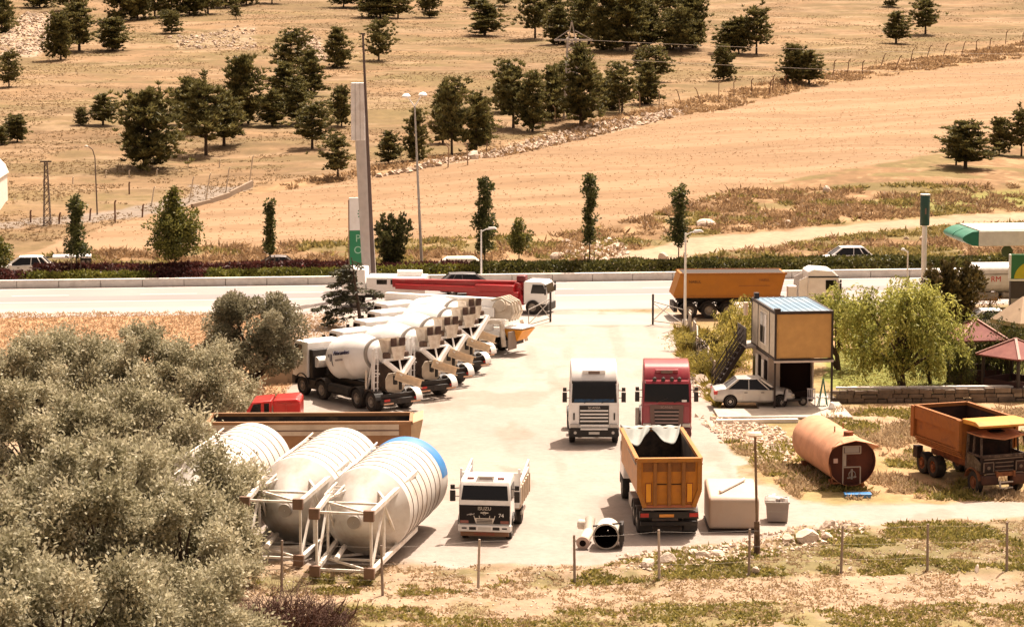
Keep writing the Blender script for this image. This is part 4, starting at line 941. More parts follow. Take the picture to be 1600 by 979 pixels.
for s in (-1, 1):
    b = MB(); b.cyl((-.2, s * .95, 1.05), (1.1, s * .95, 1.05), .22, n=12); b.box(1.4, 2.8, s * .95 - .2, s * .95 + .2, .7, 1.25); b.build('side_locker', GREY, t)
b = MB(); b.box(2.78, 2.95, 1.0, 1.2, .6, 2.5); b.build('end_post', DKTRIM, t)
chassis(t, -4.2, 5.2); 
for x in (-3.4, -2.1, 3.9): axle_pair(t, x, 1.2, .5, .45)
forward_cab(t, 3.6, 5.3, .9, 2.7, 1.2, WHITE)
# another white truck at the far end of the mixer row
t = thing('box_truck', 'white truck with dark side windows behind the cedar at the far end of the row', 'truck', G(600, 482) + Vector((0, 1.0, 0)), R(176))
forward_cab(t, 1.2, 2.8, .9, 2.7, 1.15, WHITE)
b = MB(); b.box(-2.9, 1.1, -1.15, 1.15, 1.0, 2.15); bx = b.build('body', WHITE, t, bevel=.05)
for k in range(3):
    b = MB(); b.box(-.3 - k * .95, .4 - k * .95, 1.14, 1.165, 1.68, 2.0); b.build('side_window', GLASS, t)
b = MB(); b.cyl((-2.6, 0, 2.3), (-.9, 0, 2.3), .26, n=14); b.build('roof_tank', WHITE, t)
chassis(t, -2.8, 2.5, .8); axle_pair(t, 1.9, 1.1, .45, .28); axle_pair(t, -1.9, 1.1, .45, .45)
# ------------------------------------------------------------------ cars
def car(label, loc, yaw, paint, kind='sedan', L=4.35, name=None):
    t = thing(name or 'parked_car', label, 'car', loc, yaw)
    h = L / 2; W = .86
    st = {'sedan': [(-h, .50, .78, .62), (-h + .06, .32, .90, .76), (-h + .5, .26, .98, .85), (-.9, .24, .96, .87), (0, .24, .94, .87), (.75, .24, .92, .87), (1.3, .26, .86, .85), (h - .25, .28, .74, .78), (h - .04, .34, .62, .64), (h, .42, .54, .55)],
          'hatch': [(-h, .50, .85, .66), (-h + .06, .32, 1.0, .78), (-h + .4, .26, 1.02, .85), (-.9, .24, 1.0, .87), (0, .24, .98, .87), (.75, .24, .95, .87), (1.3, .26, .88, .85), (h - .25, .28, .76, .78), (h - .04, .34, .64, .64), (h, .42, .56, .55)]}[kind]
    rings = []
    for x, z0, z1, hw in st:
        m = (z0 + z1) / 2
        rings.append([(x, -hw * .90, z0), (x, hw * .90, z0), (x, hw, z0 + .1), (x, hw, m + .08), (x, hw * .95, z1 - .03), (x, hw * .85, z1), (x, -hw * .85, z1), (x, -hw * .95, z1 - .03), (x, -hw, m + .08), (x, -hw, z0 + .1)])
    b = MB(); b.loft(rings); body = b.build('body', paint, t, smooth=50)
    xs = {'sedan': [(-1.55, -.85), (1.12, .32)], 'hatch': [(-h + .12, -h + .75), (1.15, .30)]}[kind]
    zb, zt = (.94, 1.44) if kind == 'sedan' else (.98, 1.54)
    (rb, rt), (fb, ft) = xs
    base = [(rb, W * .95), (fb, W * .95)]; top = [(rt, W * .70), (ft, W * .70)]
    vs = [(rb, -W * .93, zb - .03), (fb, -W * .93, zb - .03), (fb, W * .93, zb - .03), (rb, W * .93, zb - .03), (rt, -W * .70, zt), (ft, -W * .70, zt), (ft, W * .70, zt), (rt, W * .70, zt)]
    b = MB(); b.add(vs, [(0, 1, 5, 4), (1, 2, 6, 5), (2, 3, 7, 6), (3, 0, 4, 7)]); b.build('window_band', GLASS, t)
    b = MB(); mid = (rt + ft) / 2
    b.loft([[(rt - .06, -W * .70, zt - .015), (rt - .06, W * .70, zt - .015), (rt - .06, W * .66, zt + .02), (rt - .06, -W * .66, zt + .02)], [(mid, -W * .73, zt - .015), (mid, W * .73, zt - .015), (mid, W * .66, zt + .055), (mid, -W * .66, zt + .055)], [(ft + .06, -W * .70, zt - .015), (ft + .06, W * .70, zt - .015), (ft + .06, W * .66, zt + .02), (ft + .06, -W * .66, zt + .02)]])
    b.build('roof', paint, t, bevel=.02, smooth=40)
    for s in (-1, 1):
        for f0 in (0, 1, .46) + ((.86,) if kind == 'sedan' else (.2,)):
            if f0 == 0: p0, p1 = (rb, s * W * .93, zb - .03), (rt, s * W * .70, zt)
            elif f0 == 1: p0, p1 = (fb, s * W * .93, zb - .03), (ft, s * W * .70, zt)
            else:
                p0 = (rb + (fb - rb) * f0, s * W * .935, zb - .03); p1 = (rt + (ft - rt) * f0, s * W * .705, zt)
            b = MB(); b.bar(p0, p1, .085 if f0 in (0, 1) else .05); b.build('pillar', paint, t)
    for s in (-1, 1):
        for (xa, xb_) in ((-.62, .22), (.26, 1.05)):
            b = MB(); b.prism([(xa, .34), (xb_, .34), (xb_, .90), (xa, .90)], s * .872 - .006, s * .872 + .006); d = b.build('door', paint, t, bevel=.005)
            b = MB(); b.box(xa + .05, xa + .22, s * .885 - .012, s * .885 + .012, .76, .80); b.build('handle', BLACK, d)
        b = MB(); b.box(.85, 1.05, s * .96 - .07, s * .96 + .07, .92, 1.05); b.build('mirror', BLACK if kind == 'sedan' else paint, t, bevel=.03)
        b = MB(); b.box(-h - .01, -h + .2, s * .66 - .13, s * .66 + .13, .66, .86); b.build('tail_light', LAMPRED, t, bevel=.03)
        b = MB(); b.box(h - .32, h - .06, s * .64 - .13, s * .64 + .13, .55, .68); b.build('headlight', LENS, t, bevel=.03)
        for x in (-h + .85, h - .82):
            b = MB(); b.cyl((x, s * .70, .31), (x, s * .875, .31), .375, n=20); b.build('wheel_arch', DARKIN, t)
            wheel(t, x, s * .80, .31, .2, mat('alloy_wheel', (.5, .47, .43), .4, .4))
    b = MB(); b.box(-h - .015, -h + .1, -.8, .8, .34, .52); b.build('rear_bumper', paint, t, bevel=.04)
    return t
car('silver saloon car parked beside the two storey container office', Vector((12.72, 133.35, .14)), R(2), SILVER, 'sedan', 4.3)
car('white hatchback driving on the far road, right of the orange trailer', RP(27.6, 11, -.45), R(186), WHITE, 'hatch', 4.3, 'moving_car')
car('white hatchback on the far road at the left edge of the picture', RP(-36.3, 10, -.35), R(186), WHITE, 'hatch', 4.2, 'moving_car')
car('grey saloon on the far road left of the tall sign column', RP(-17.3, 10.4, -.5), R(186), mat('grey_car_paint', (.16, .13, .12), .35, coat=.4), 'sedan', 4.4, 'moving_car')
car('dark grey car on the near road behind the red boom', Vector((-2.95, 180.0, 0)), R(6), mat('dark_grey_paint', (.07, .065, .07), .35, coat=.5), 'hatch', 4.4)
car('white car parked behind the red roofed gazebos', G(1545, 522) + Vector((0, 1, 0)), R(178), WHITE, 'sedan', 4.2)
t = thing('covered_car', 'car under a pale dust cover beyond the median hedge', 'car', RP(-3.2, 12.0, -.85), R(186))
b = MB(); b.loft([[(-2.2 + .1 * k, -.9 + .1 * k, z) for z in (0,)] * 1 for k in range(0)] or [[(-2.2, -.9, .05), (2.2, -.9, .05), (2.2, .9, .05), (-2.2, .9, .05)], [(-2.2, -.9, .75), (2.1, -.9, .7), (2.1, .9, .7), (-2.2, .9, .75)], [(-2.0, -.8, 1.0), (1.3, -.8, .95), (1.3, .8, .95), (-2.0, .8, 1.0)], [(-1.5, -.65, 1.42), (.6, -.65, 1.42), (.6, .65, 1.42), (-1.5, .65, 1.42)]])
b.build('dust_cover', mat('pale_cover', (.62, .54, .44), .8, dirt=.3), t, bevel=.15, smooth=60)
for s in (-1, 1):
    for x in (-1.35, 1.3): wheel(t, x, s * .8, .31, .2)
# ================================================================== silos lying on their leg frames (local +X = towards the cap end)
SILOW = mat('silo_white', (.62, .575, .52), .5, dirt=.65, dirtc=(.40, .28, .19), dscale=.7, var=.08)
SILOF = mat('silo_frame_white', (.80, .74, .66), .5, dirt=.5, dirtc=(.45, .28, .16), dscale=2.5)
FOOT = mat('rusty_foot_plate', (.22, .13, .085), .85, dirt=.5, dirtc=(.10, .06, .04))
SEAM = mat('silo_seam', (.25, .18, .14), .7)
def silo(label, loc, yaw, cap, Rr=1.74, tilt=0):
    t = thing('cement_silo', label, 'silo', loc, yaw, 'white cement silos lying side by side')
    zc = 1.95
    x0, x1 = 3.6, 10.6
    b = MB(); b.lathe([(.25, x0 - 1.9), (Rr, x0), (Rr, x1 - .25), (Rr * .93, x1 - .08), (Rr * .7, x1), (.02, x1 + .12)], (0, 0, zc), (1, 0, 0), 48, mfun=lambda j: 1 if (cap and j >= 2) else 0)
    sh = b.build('shell', [SILOW, BLUE], t, smooth=30)
    if cap:
        b = MB(); b.lathe([(Rr + .004, x1 - 1.22), (Rr + .012, x1 - 1.2), (Rr + .012, x1 - .25), (Rr + .004, x1 - .24)], (0, 0, zc), (1, 0, 0), 40, a0=R(8), a1=R(152)); b.build('blue_band', BLUE, sh, smooth=30)
    k = x0 + .55
    while k < x1 - (1.3 if cap else .5):
        b = MB(); b.lathe([(Rr, k), (Rr + .022, k + .006), (Rr + .022, k + .036), (Rr, k + .042)], (0, 0, zc), (1, 0, 0), 48); b.build('ring_seam', SEAM, sh, smooth=40); k += .78
    b = MB(); b.lathe([(.02, 1.55), (.26, 1.55), (.28, 1.75), (.26, 1.9)], (0, 0, zc), (1, 0, 0), 20); b.build('outlet', GREY, t, smooth=40)
    hy = 1.06; zb, zt = .42, 2.62
    C = [(s, z) for s in (-1, 1) for z in (zb, zt)]
    for s, z in C:
        b = MB(); far = Vector((x0 + 2.4, s * Rr * .80, zc + (z - zc) * (1.28 if z > zc else 1.0))); far.z = zc + math.copysign(Rr * .66, z - zc)
        p = Vector((.0, s * hy, z)); b.bar(p, far, .17, .17); 
        if z > zc and s > 0: b.bar(far, (x1 - .5, s * Rr * .84, far.z + .02), .14, .14)
        b.build('leg', SILOF, t)
        b = MB(); b.box(-.30, -.10, s * hy - .20, s * hy + .20, z - .21, z + .21); b.build('foot_plate', FOOT, t, bevel=.02)
    br = []
    for s in (-1, 1):
        br += [((.1, s * hy, zb), (.1, s * hy, zt)), ((1.9, s * (hy + .05), zb), (1.9, s * (hy + .05), zt)), ((.1, s * hy, zb), (1.9, s * (hy + .05), zt)), ((1.9, s * (hy + .05), zt), (3.8, s * 1.25, zb + .3)), ((3.5, s * 1.2, zb + .1), (3.5, s * 1.2, zt + .1))]
    for z in (zb, zt):
        br += [((.1, -hy, z), (.1, hy, z)), ((1.9, -hy - .05, z), (1.9, hy + .05, z)), ((.1, -hy, z), (1.9, hy + .05, z)), ((2.2, -hy - .05, z + (.08 if z > 2 else 0)), (3.9, 0, z + (.55 if z > 2 else -.2))), ((2.2, hy + .05, z + (.08 if z > 2 else 0)), (3.9, 0, z + (.55 if z > 2 else -.2)))]
    for p, q in br:
        b = MB(); b.bar(p, q, .085, .085); b.build('brace', SILOF, t)
    # access ladder and filling pipe along the upper side
    b = MB()
    for s in (-.2, .2): b.bar((1.6, .95 + s, zt + .35), (x1 - .6, .98 + s, zt + .85), .05)
    for k in range(16): b.bar((1.9 + k * .5, .75, zt + .37 + .028 * k), (1.9 + k * .5, 1.16, zt + .37 + .028 * k), .03)
    b.build('ladder', SILOF, t)
    b = MB(); b.cyl((.3, .35, .8), (3.2, .8, .62), .10, n=10); b.build('filling_pipe', SILOF, t)
    return t
dirs = math.atan2(9.9, 1.95)
for (px, py, lab, cap, dx) in ((533, 872, 'white cement silo with bright blue cap, nearest to the parked tipper', True, 1.2), (424, 848, 'white cement silo in the middle between the other two silos', False, .8), (272, 836, 'white cement silo mostly hidden behind the grey green shrubs', False, .6)):
    p = G(px, py, 1.2); silo(lab, Vector((p.x, p.y + dx, 0.02)), dirs, cap)
for (px, py) in ((0, 0),): pass
b = MB(); b.cyl((0, 0, .22), (1.9, .5, .26), .2, n=12); tag(b.build('steel_pipe', SILOF), 'short white steel pipe on the ground under the middle silo frame', 'pipe').location = G(400, 872)
# ------------------------------------------------------------------ rusted tank on the grass
a = G(1334, 768); ax_ = Vector((-1.0, 5.9, 0)).normalized(); yaw = math.atan2(-ax_.y, -ax_.x)
t = thing('rusted_tank', 'big pinkish rusted cylindrical tank lying on dry grass with open pump bay', 'tank', Vector((a.x - .05, a.y + .4, 0)), yaw)
b = MB(); Rt = 1.10; zc = 1.28
b.lathe([(.02, -6.35), (.6, -6.3), (Rt * .92, -6.1), (Rt, -5.8), (Rt, 0), (Rt * .98, .01), (Rt * .98, -.35), (.02, -.36)], (0, 0, zc), (1, 0, 0), 40, mfun=lambda j: 1 if j >= 5 else 0)
b.build('shell', [RUSTPINK, mat('dark_rust_end', (.12, .035, .02), .9, dirt=.5, dirtc=(.06, .02, .012))], t, smooth=35)
b = MB(); fl = [[(.0, y, zc + math.sqrt(max(0, Rt * Rt - y * y)) * 1.0 + .02) for y in (-.95, -.5, 0, .5, .95)] + [(.0, y, zc + math.sqrt(max(0, Rt * Rt - y * y)) - .03) for y in (.95, .5, 0, -.5, -.95)],
               [(.55, y, 2.34 - .25 * abs(y) ** 1.3) for y in (-1.1, -.55, 0, .55, 1.1)] + [(.55, y, 2.31 - .25 * abs(y) ** 1.3) for y in (1.1, .55, 0, -.55, -1.1)]]
b.loft(fl); b.build('folded_hood', RUSTPINK, t)
b = MB(); b.cyl((-.6, 0, zc + Rt - .05), (-.6, 0, zc + Rt + .16), .22, n=14); b.build('manhole', RUST, t)
b = MB(); b.cyl((-2.4, .3, zc + Rt - .1), (-2.4, .3, zc + Rt + .22), .03, n=6); b.cyl((-1.7, -.3, zc + Rt - .1), (-1.7, -.3, zc + Rt + .2), .03, n=6); b.build('vent_rod', RUST, t)
FRM = mat('pale_bay_frame', (.36, .30, .25), .7, dirt=.5)
b = MB()
for (y0, z0, y1, z1) in ((-.42, .30, -.42, 2.0), (.38, .30, .38, 1.05), (-.42, 1.05, .38, 1.05), (-.42, 1.66, .38, 1.66), (-.42, 1.98, .38, 1.98), (.38, 1.66, .38, 1.98)): b.bar((.03, y0, z0), (.03, y1, z1), .05)
b.build('bay_frame', FRM, t)
b = MB(); b.box(.0, .02, -.35, .32, 1.70, 1.94); b.build('name_panel', mat('grey_panel', (.30, .26, .23), .6), t)
b = MB(); b.box(-.02, .05, -.40, -.28, 1.1, 1.62); b.build('gauge_post', FRM, t)
b = MB(); b.box(.0, .04, -.85, -.66, 1.25, 1.45); b.build('notice_plate', mat('pink_notice', (.55, .36, .30), .6), t)
b = MB(); b.cyl((0, 0, .5), (0, 0, .95), .05, n=8); b.lathe([(.14, -.03), (.17, 0), (.14, .03)], (.05, 0, .72), (1, 0, 0), 14); b.bar((0, -.2, .55), (0, .2, .6), .06); b.build('valve', GREY, t)
b = MB(); b.bar((.05, -.9, .35), (.05, -1.05, 1.2), .06); b.bar((.05, -.6, .35), (.05, -1.0, .35), .06); b.build('side_bracket', RUST, t)
for x in (-5.2, -.8):
    b = MB(); b.box(x - .12, x + .12, -.8, .8, 0, .35); b.build('saddle', RUST, t)
b = MB(); b.prism([(-.55, 0), (.55, 0), (.6, .18), (-.6, .18)], -.25, .25); bt = b.build('blue_tray', BLUE, bevel=.02); bt.location = G(1340, 776); tag(bt, 'blue plastic tray on the grass in front of the rusted tank', 'tray')
# ------------------------------------------------------------------ white cabin box, skip, drum, pipes
p = G(1146, 831); 
t = thing('kiosk_box', 'pale box shaped cabin with smooth sloping top beside the orange dump truck', 'cabin', Vector((p.x + .02, p.y, 0)), R(90))
b = MB(); b.prism([(0.05, .12), (0, 1.30), (.12, 1.46), (2.3, 1.78), (2.75, 1.7), (2.8, .12)], -1.03, 1.03); b.build('body', mat('cabin_cream', (.48, .375, .295), .6, dirt=.5, dirtc=(.46, .31, .21), dscale=.8, var=.05), t, bevel=.12, smooth=40)
b = MB(); b.box(-.05, 2.8, -1.05, 1.05, .02, .11); b.build('skid', DKTRIM, t)
b = MB(); b.cyl((.5, .55, 1.60), (2.0, -.58, 1.82), .07, n=10); pp = tag(b.build('roof_pipe', WHITE), 'white pipe lying across the top of the pale cabin box', 'pipe'); pp.location = t.location; pp.rotation_euler = t.rotation_euler
p = G(1211, 817)
t = thing('waste_skip', 'grey metal waste bin with lidless top near the pale cabin box', 'bin', Vector((p.x + .1, p.y, 0)), R(86))
b = MB(); W = .47
b.loft([[(.05, -W * .9, .05), (1.0, -W * .9, .05), (1.0, W * .9, .05), (.05, W * .9, .05)], [(-.02, -W, .85), (1.1, -W, .85), (1.1, W, .85), (-.02, W, .85)]], caps=True); b.build('tub', mat('bin_grey', (.30, .255, .235), .6, dirt=.4), t, bevel=.02)
b = MB()
for y in (-W, W): b.bar((-.05, y, .87), (1.12, y, .87), .07)
for x in (-.05, 1.12): b.bar((x, -W, .87), (x, W, .87), .07)
b.box(.0, .03, -W * .95, W * .95, .46, .52); b.build('rim', GREY, t)
b = MB()
for k in range(9):
    random.seed(k); c = Vector((random.uniform(.1, .95), random.uniform(-.3, .4), .9)); s_ = random.uniform(.14, .26)
    M = Matrix.Translation(c) @ Matrix.Rotation(random.random() * 6, 4, Vector((random.random(), random.random(), 1)).normalized()) @ Matrix.Diagonal((s_, s_ * .7, s_ * .6, 1))
    b.box(-1, 1, -1, 1, -1, 1, 0, M)
tr = tag(b.build('rubbish_heap', mat('pale_rubbish', (.62, .55, .50), .8, var=.3, scale=5), bevel=.05), 'pale crumpled rubbish heaped in the grey waste bin', 'rubbish', kind=None); tr.location = t.location; tr.rotation_euler = t.rotation_euler
p = G(947, 859)
t = thing('mixing_drum', 'white open drum with dark mouth lying beside the orange dump truck', 'drum', Vector((p.x, p.y + .1, 0)), R(-96))
b = MB(); b.lathe([(.42, -1.3), (.50, -1.2), (.55, -.4), (.50, .02), (.47, .02), (.48, -.3), (.45, -1.1), (.02, -1.12)], (0, 0, .54), (1, 0, 0), 32, mfun=lambda j: 1 if j > 3 else 0); b.build('shell', [DIRTYW, DARKIN], t, smooth=40)
b = MB(); b.lathe([(.50, .0), (.53, .0), (.53, .05), (.50, .05)], (0, 0, .54), (1, 0, 0), 32); b.build('mouth_ring', GREY, t, smooth=40)
b = MB(); b.box(-.9, -.1, .52, .66, .1, 1.0); b.bar((-.2, -.55, .9), (-.2, .6, 1.05), .06); b.box(-.25, .0, .50, .72, .35, .6); b.build('mounting_frame', BLACK, t)
p = G(911, 858)
t = thing('elbow_pipe', 'white flanged pipe with rusty end leaning next to the open drum', 'pipe', Vector((p.x, p.y + .1, 0)), R(-101))
b = MB(); b.cyl((.0, 0, .26), (-1.5, 0, .40), .2, .22, n=20); b.build('tube', DIRTYW, t, smooth=40)
b = MB(); b.cyl((.06, 0, .25), (-.10, 0, .27), .27, n=20); b.cyl((.08, 0, .25), (.03, 0, .25), .13, n=14, mi=1); b.build('flange', [mat('pinkish_flange', (.45, .32, .26), .7), DARKIN], t, smooth=40)
b = MB(); b.cyl((-1.35, 0, .42), (-1.8, .0, .85), .21, n=18); b.cyl((-1.6, .1, .62), (-1.75, -.45, .62), .2, n=18); b.build('elbow', DIRTYW, t, smooth=40)
b = MB(); b.cyl((-1.75, -.44, .62), (-1.76, -.47, .62), .14, n=14); b.build('elbow_mouth', mat('rust_mouth', (.25, .09, .04), .9), t)
# tarpaulin on the dump truck rim: draped sheet with thickness
def tarp():
    dt = bpy.data.objects['dump_truck']; M = dt.matrix_basis.copy()
    nu, nv = 40, 14; V = []; F = []
    for j in range(nv):
        for i in range(nu):
            u = i / (nu - 1); v = j / (nv - 1)
            y = 1.34 - 2.62 * u
            dip = abs(math.sin(u * math.pi * 2)) ** .7          # two swags
            ln = .25 + 1.35 * dip * (.75 + .25 * math.sin(u * 9))
            s = v * ln
            x = 3.18 + .25 - s * .78 ; z = 3.30 - max(0, s - .25) * .55 + .05 * math.sin(11 * u + 5 * v) * v + .035 * math.sin(31 * u + 3 * v)
            if v < .2: x = 3.38 - v * .6; z = 3.29 + .03 * math.sin(25 * u)
            V.append(M @ Vector((x, y, z)))
    for j in range(nv - 1):
        for i in range(nu - 1): F.append((j * nu + i, j * nu + i + 1, (j + 1) * nu + i + 1, (j + 1) * nu + i))
    b = MB(); b.add(V, F); o = b.build('tarpaulin', mat('pale_tarp', (.36, .375, .34), .7, dirt=.5, dirtc=(.20, .19, .17), dscale=2), smooth=60)
    s = o.modifiers.new('thick', 'SOLIDIFY'); s.thickness = .02
    return tag(o, 'pale greenish white tarpaulin draped over the front of the orange dump bed', 'tarpaulin')
tarp()
# ------------------------------------------------------------------ container office, two storeys
cyaw = R(6.5); cp = G(1212, 641)
t = thing('container_office', 'two storey container office with tan end wall, outside stair and balcony', 'building', Vector((13.72, 132.25, 0)), cyaw)
# local: x right along the front, y depth
CW, CD, Z1, Z2 = 3.12, 6.0, 2.62, 5.22
b = MB(); b.box(.06, CW - .06, .08, CD - .06, Z1 + .12, Z2 - .16); b.build('upper_wall', TAN, t)
b = MB(); b.box(.03, .062, .14, CD - .14, Z1 + .16, Z2 - .18); b.build('side_cladding', CREAM, t)
b = MB()
for x in (0, CW - .1):
    for y in (0, CD - .1): b.box(x, x + .1, y, y + .1, Z1, Z2 - .15)
b.box(0, CW, 0, .12, Z2 - .15, Z2); b.box(0, CW, CD - .12, CD, Z2 - .15, Z2); b.box(0, .12, .12, CD - .12, Z2 - .15, Z2); b.box(CW - .12, CW, .12, CD - .12, Z2 - .15, Z2)
b.box(0, .1, .1, CD - .1, Z1, Z1 + .12); b.box(CW - .1, CW, .1, CD - .1, Z1, Z1 + .12); b.box(.1, CW - .1, .0, .10, Z1 + .005, Z1 + .10)
b.build('corner_frame', DKTRIM, t)
b = MB(); b.box(-.02, CW + .02, -.03, .06, Z1 - .10, Z1); b.build('floor_edge', mat('pale_edge', (.62, .52, .46), .6), t)
b = MB(); b.box(.1, CW - .1, .1, CD - .1, Z2 - .06, Z2 - .02)
for k in range(9): b.box(.12 + k * .34, .16 + k * .34, .1, CD - .1, Z2 - .02, Z2 + .005)
b.build('roof', mat('blue_grey_roof', (.15, .25, .34), .4, .1, dirt=.5, dirtc=(.34, .36, .36), dscale=.5), t)
b = MB(); b.box(.0, .3, .0, .3, Z2, Z2 + .14); b.box(.05, .3, CD - .6, CD - .3, Z2, Z2 + .3); b.build('roof_bracket', DKTRIM, t)
b = MB(); b.box(.0, .03, 2.0, 3.7, Z1 + .45, Z2 - .35); wf = b.build('window', mat('window_frame_white', (.74, .66, .54), .5), t)
for y in (2.1, 2.95):
    b = MB(); b.box(-.02, .0, y, y + .66, Z1 + .55, Z2 - .45); b.build('pane', GLASS, wf)
b = MB(); b.box(-.03, .0, 2.1, 2.42, Z1 + .55, Z2 - .45); b.build('curtain', WHITE, wf)
b = MB(); b.box(.0, .03, 4.3, 4.34, Z1 + .16, Z2 - .18); b.box(.0, .03, 1.4, 1.44, Z1 + .16, Z2 - .18); b.build('panel_seam', DKTRIM, t)
# lower storey: narrower box, open dark bay to the front
LW = 2.55
gl = mat('lower_wall_grey', (.42, .35, .30), .7, dirt=.5)
b = MB(); b.box(.08, .18, 1.9, CD - .1, 0.05, Z1 - .1); b.box(.08, LW, CD - .2, CD - .1, .05, Z1 - .1); b.box(LW - .08, LW, 1.9, CD - .1, .05, Z1 - .1); b.box(.18, .72, 1.9, 2.0, .05, Z1 - .1); b.build('lower_wall', gl, t)
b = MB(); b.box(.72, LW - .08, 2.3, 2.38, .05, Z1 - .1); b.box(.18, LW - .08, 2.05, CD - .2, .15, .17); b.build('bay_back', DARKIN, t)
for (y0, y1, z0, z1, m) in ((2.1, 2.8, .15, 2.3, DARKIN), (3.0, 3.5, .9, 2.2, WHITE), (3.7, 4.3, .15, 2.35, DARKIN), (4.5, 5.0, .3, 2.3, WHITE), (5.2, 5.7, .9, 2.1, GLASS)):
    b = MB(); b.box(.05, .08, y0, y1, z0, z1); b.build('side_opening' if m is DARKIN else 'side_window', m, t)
for x, y in ((-.02, -.05), (CW - .1, -.05), (CW - .1, CD - .1)):
    b = MB(); b.box(x, x + .10, y, y + .1, 0, Z1 - .1); b.build('post', DKTRIM, t)
# balcony and stair on the left rear
b = MB(); b.box(-.55, .0, 4.6, 6.9, Z1 + .0, Z1 + .1); b.box(0, CW, 6.0, 6.9, Z1, Z1 + .1); b.build('balcony', mat('balcony_grey', (.34, .29, .25), .7), t)
b = MB(); b.box(-.58, -.54, 4.6, 6.9, Z1 + .12, Z1 + 1.1); b.build('balcony_screen', DKTRIM, t)
b = MB()
for s in (0, .9):
    b.bar((-2.1, 5.3 + s, .1), (-.5, 5.3 + s, Z1), .06, .22)
    for h in (.45, .75, 1.05): b.bar((-2.1, 5.3 + s, .1 + h), (-.5, 5.3 + s, Z1 + h), .05)
    for k in range(0, 5, 2): b.bar((-2.1 + k * .4, 5.3 + s, .1 + k * .625), (-2.1 + k * .4, 5.3 + s, 1.15 + k * .63), .05)
for k in range(9): b.box(-2.15 + k * .18, -1.97 + k * .18, 5.35, 6.15, .2 + k * .285, .23 + k * .285)
b.build('stair', DKTRIM, t)
b = MB(); b.cyl((-.25, 6.3, 4.2), (-.25, 6.3, 4.9), .12, n=10); b.build('wall_lantern', mat('warm_pale', (.75, .6, .45)), t)
# slab and its kerb
b = MB(); b.prism([(0, 0), (6.9, -.2), (6.9, 7.2), (2.6, 7.2), (2.4, 2.4), (0, 2.6)], 0, .14, axis='z'); sl = tag(b.build('concrete_slab', CONC, bevel=.02), kind='structure'); sl.location = (10.6, 129.6, 0); sl.rotation_euler = (0, 0, R(1.5))
b = MB(); b.bar((10.4, 128.5, .1), (14.6, 128.75, .1), .3, .2); tag(b.build('kerb_stone', KERB, bevel=.03), 'long pale concrete kerb lying in front of the container slab', 'kerb')
# things under the overhang
t = thing('motor_scooter', 'dark motor scooter with pale leg shield in the shade under the container', 'scooter', Vector((14.75, 132.75, .14)), R(200))
wheel(t, .6, 0, .25, .1); wheel(t, -.6, 0, .25, .1)
b = MB(); b.bar((.6, 0, .25), (.42, 0, .95), .08); b.bar((.40, -.3, 1.0), (.40, .3, 1.0), .04); b.bar((.4, 0, .35), (-.5, 0, .35), .25, .1); b.build('frame', BLACK, t)
b = MB(); b.prism([(-.75, .5), (-.1, .5), (0, .75), (-.8, .8)], -.14, .14); b.build('seat', DARKIN, t, bevel=.04)
b = MB(); b.prism([(.45, .35), (.55, .35), (.42, .95), (.34, .95)], -.18, .18); b.build('leg_shield', mat('pale_plastic', (.5, .45, .42), .4), t)
t = thing('garden_chair', 'pale slatted plastic garden chair in front of the dark container bay', 'chair', Vector((15.75, 132.9, .14)), R(-95))
PL = mat('pale_lilac_plastic', (.52, .47, .47), .5)
b = MB(); b.box(-.2, .22, -.22, .22, .40, .44); b.build('seat', PL, t)
b = MB()
for k in range(5): b.box(-.24, -.21, -.2 + k * .09, -.15 + k * .09, .44, .88)
b.box(-.25, -.2, -.22, .22, .84, .9); b.build('backrest', PL, t)
for sx in (-.18, .18):
    for sy in (-.19, .19):
        b = MB(); b.bar((sx, sy, 0), (sx, sy, .42), .04); b.build('leg', PL, t)
t = thing('garden_swing', 'small green framed swing seat under the right edge of the container', 'swing', Vector((16.35, 132.8, .14)), R(0))
gp = mat('swing_green', (.10, .22, .15), .5)
b = MB()
for s in (-.2, .25): b.bar((s, 0, 0), (.03, .2, 1.45), .04); b.bar((s, .5, 0), (.03, .3, 1.45), .04)
b.build('frame', gp, t); b = MB(); b.box(-.3, .3, .1, .4, .42, .47); b.build('seat', WHITE, t)
b = MB(); b.prism([(-.2, 0), (.25, 0), (.1, .35), (-.05, .4)], -.12, .12); o = tag(b.build('white_sack', WHITE, bevel=.06), 'small white sack at the foot of the right container post', 'sack'); o.location = (16.7, 131.9, .14)
# ------------------------------------------------------------------ stone wall, gazebos, umbrella
STONE = mat('field_stone', (.15, .11, .08), .95, var=.35, scale=3, dirt=.5, dirtc=(.14, .10, .07), bump=.6, bscale=8)
STONE2 = mat('pale_field_stone', (.27, .205, .15), .95, var=.3, scale=3, bump=.6, bscale=8)
t = thing('stone_wall', 'low dry stone garden wall with pale cap edge behind the rusted tank', 'wall', (0, 0, 0))
b = MB(); A = Vector((17.3, 134.6, 0)); Bp = Vector((32.0, 135.4, 0)); d = (Bp - A); L = d.length; d.normalize(); nrm = Vector((-d.y, d.x, 0))
random.seed(5)
for row in range(3):
    x = -random.random() * .4
    while x < L:
        wl = random.uniform(.35, .95); h = .24
        c = A + d * (x + wl / 2) + nrm * random.uniform(-.04, .04) + Vector((0, 0, row * h + h / 2))
        M = Matrix.Translation(c) @ Matrix.Rotation(math.atan2(d.y, d.x) + random.uniform(-.05, .05), 4, 'Z')
        b.box(-wl / 2 + .015, wl / 2 - .015, -.2, .2, -h / 2 + .012, h / 2 - .008 + random.uniform(-.04, .05), 0 if (x < 8 or random.random() < .3) else 1, M); x += wl
b.build('stone_course', [STONE, STONE2], t, bevel=.04)
b = MB(); b.bar(A + Vector((0, .35, .76)), Bp + Vector((0, .35, .76)), .3, .10); b.build('coping', KERB, t)
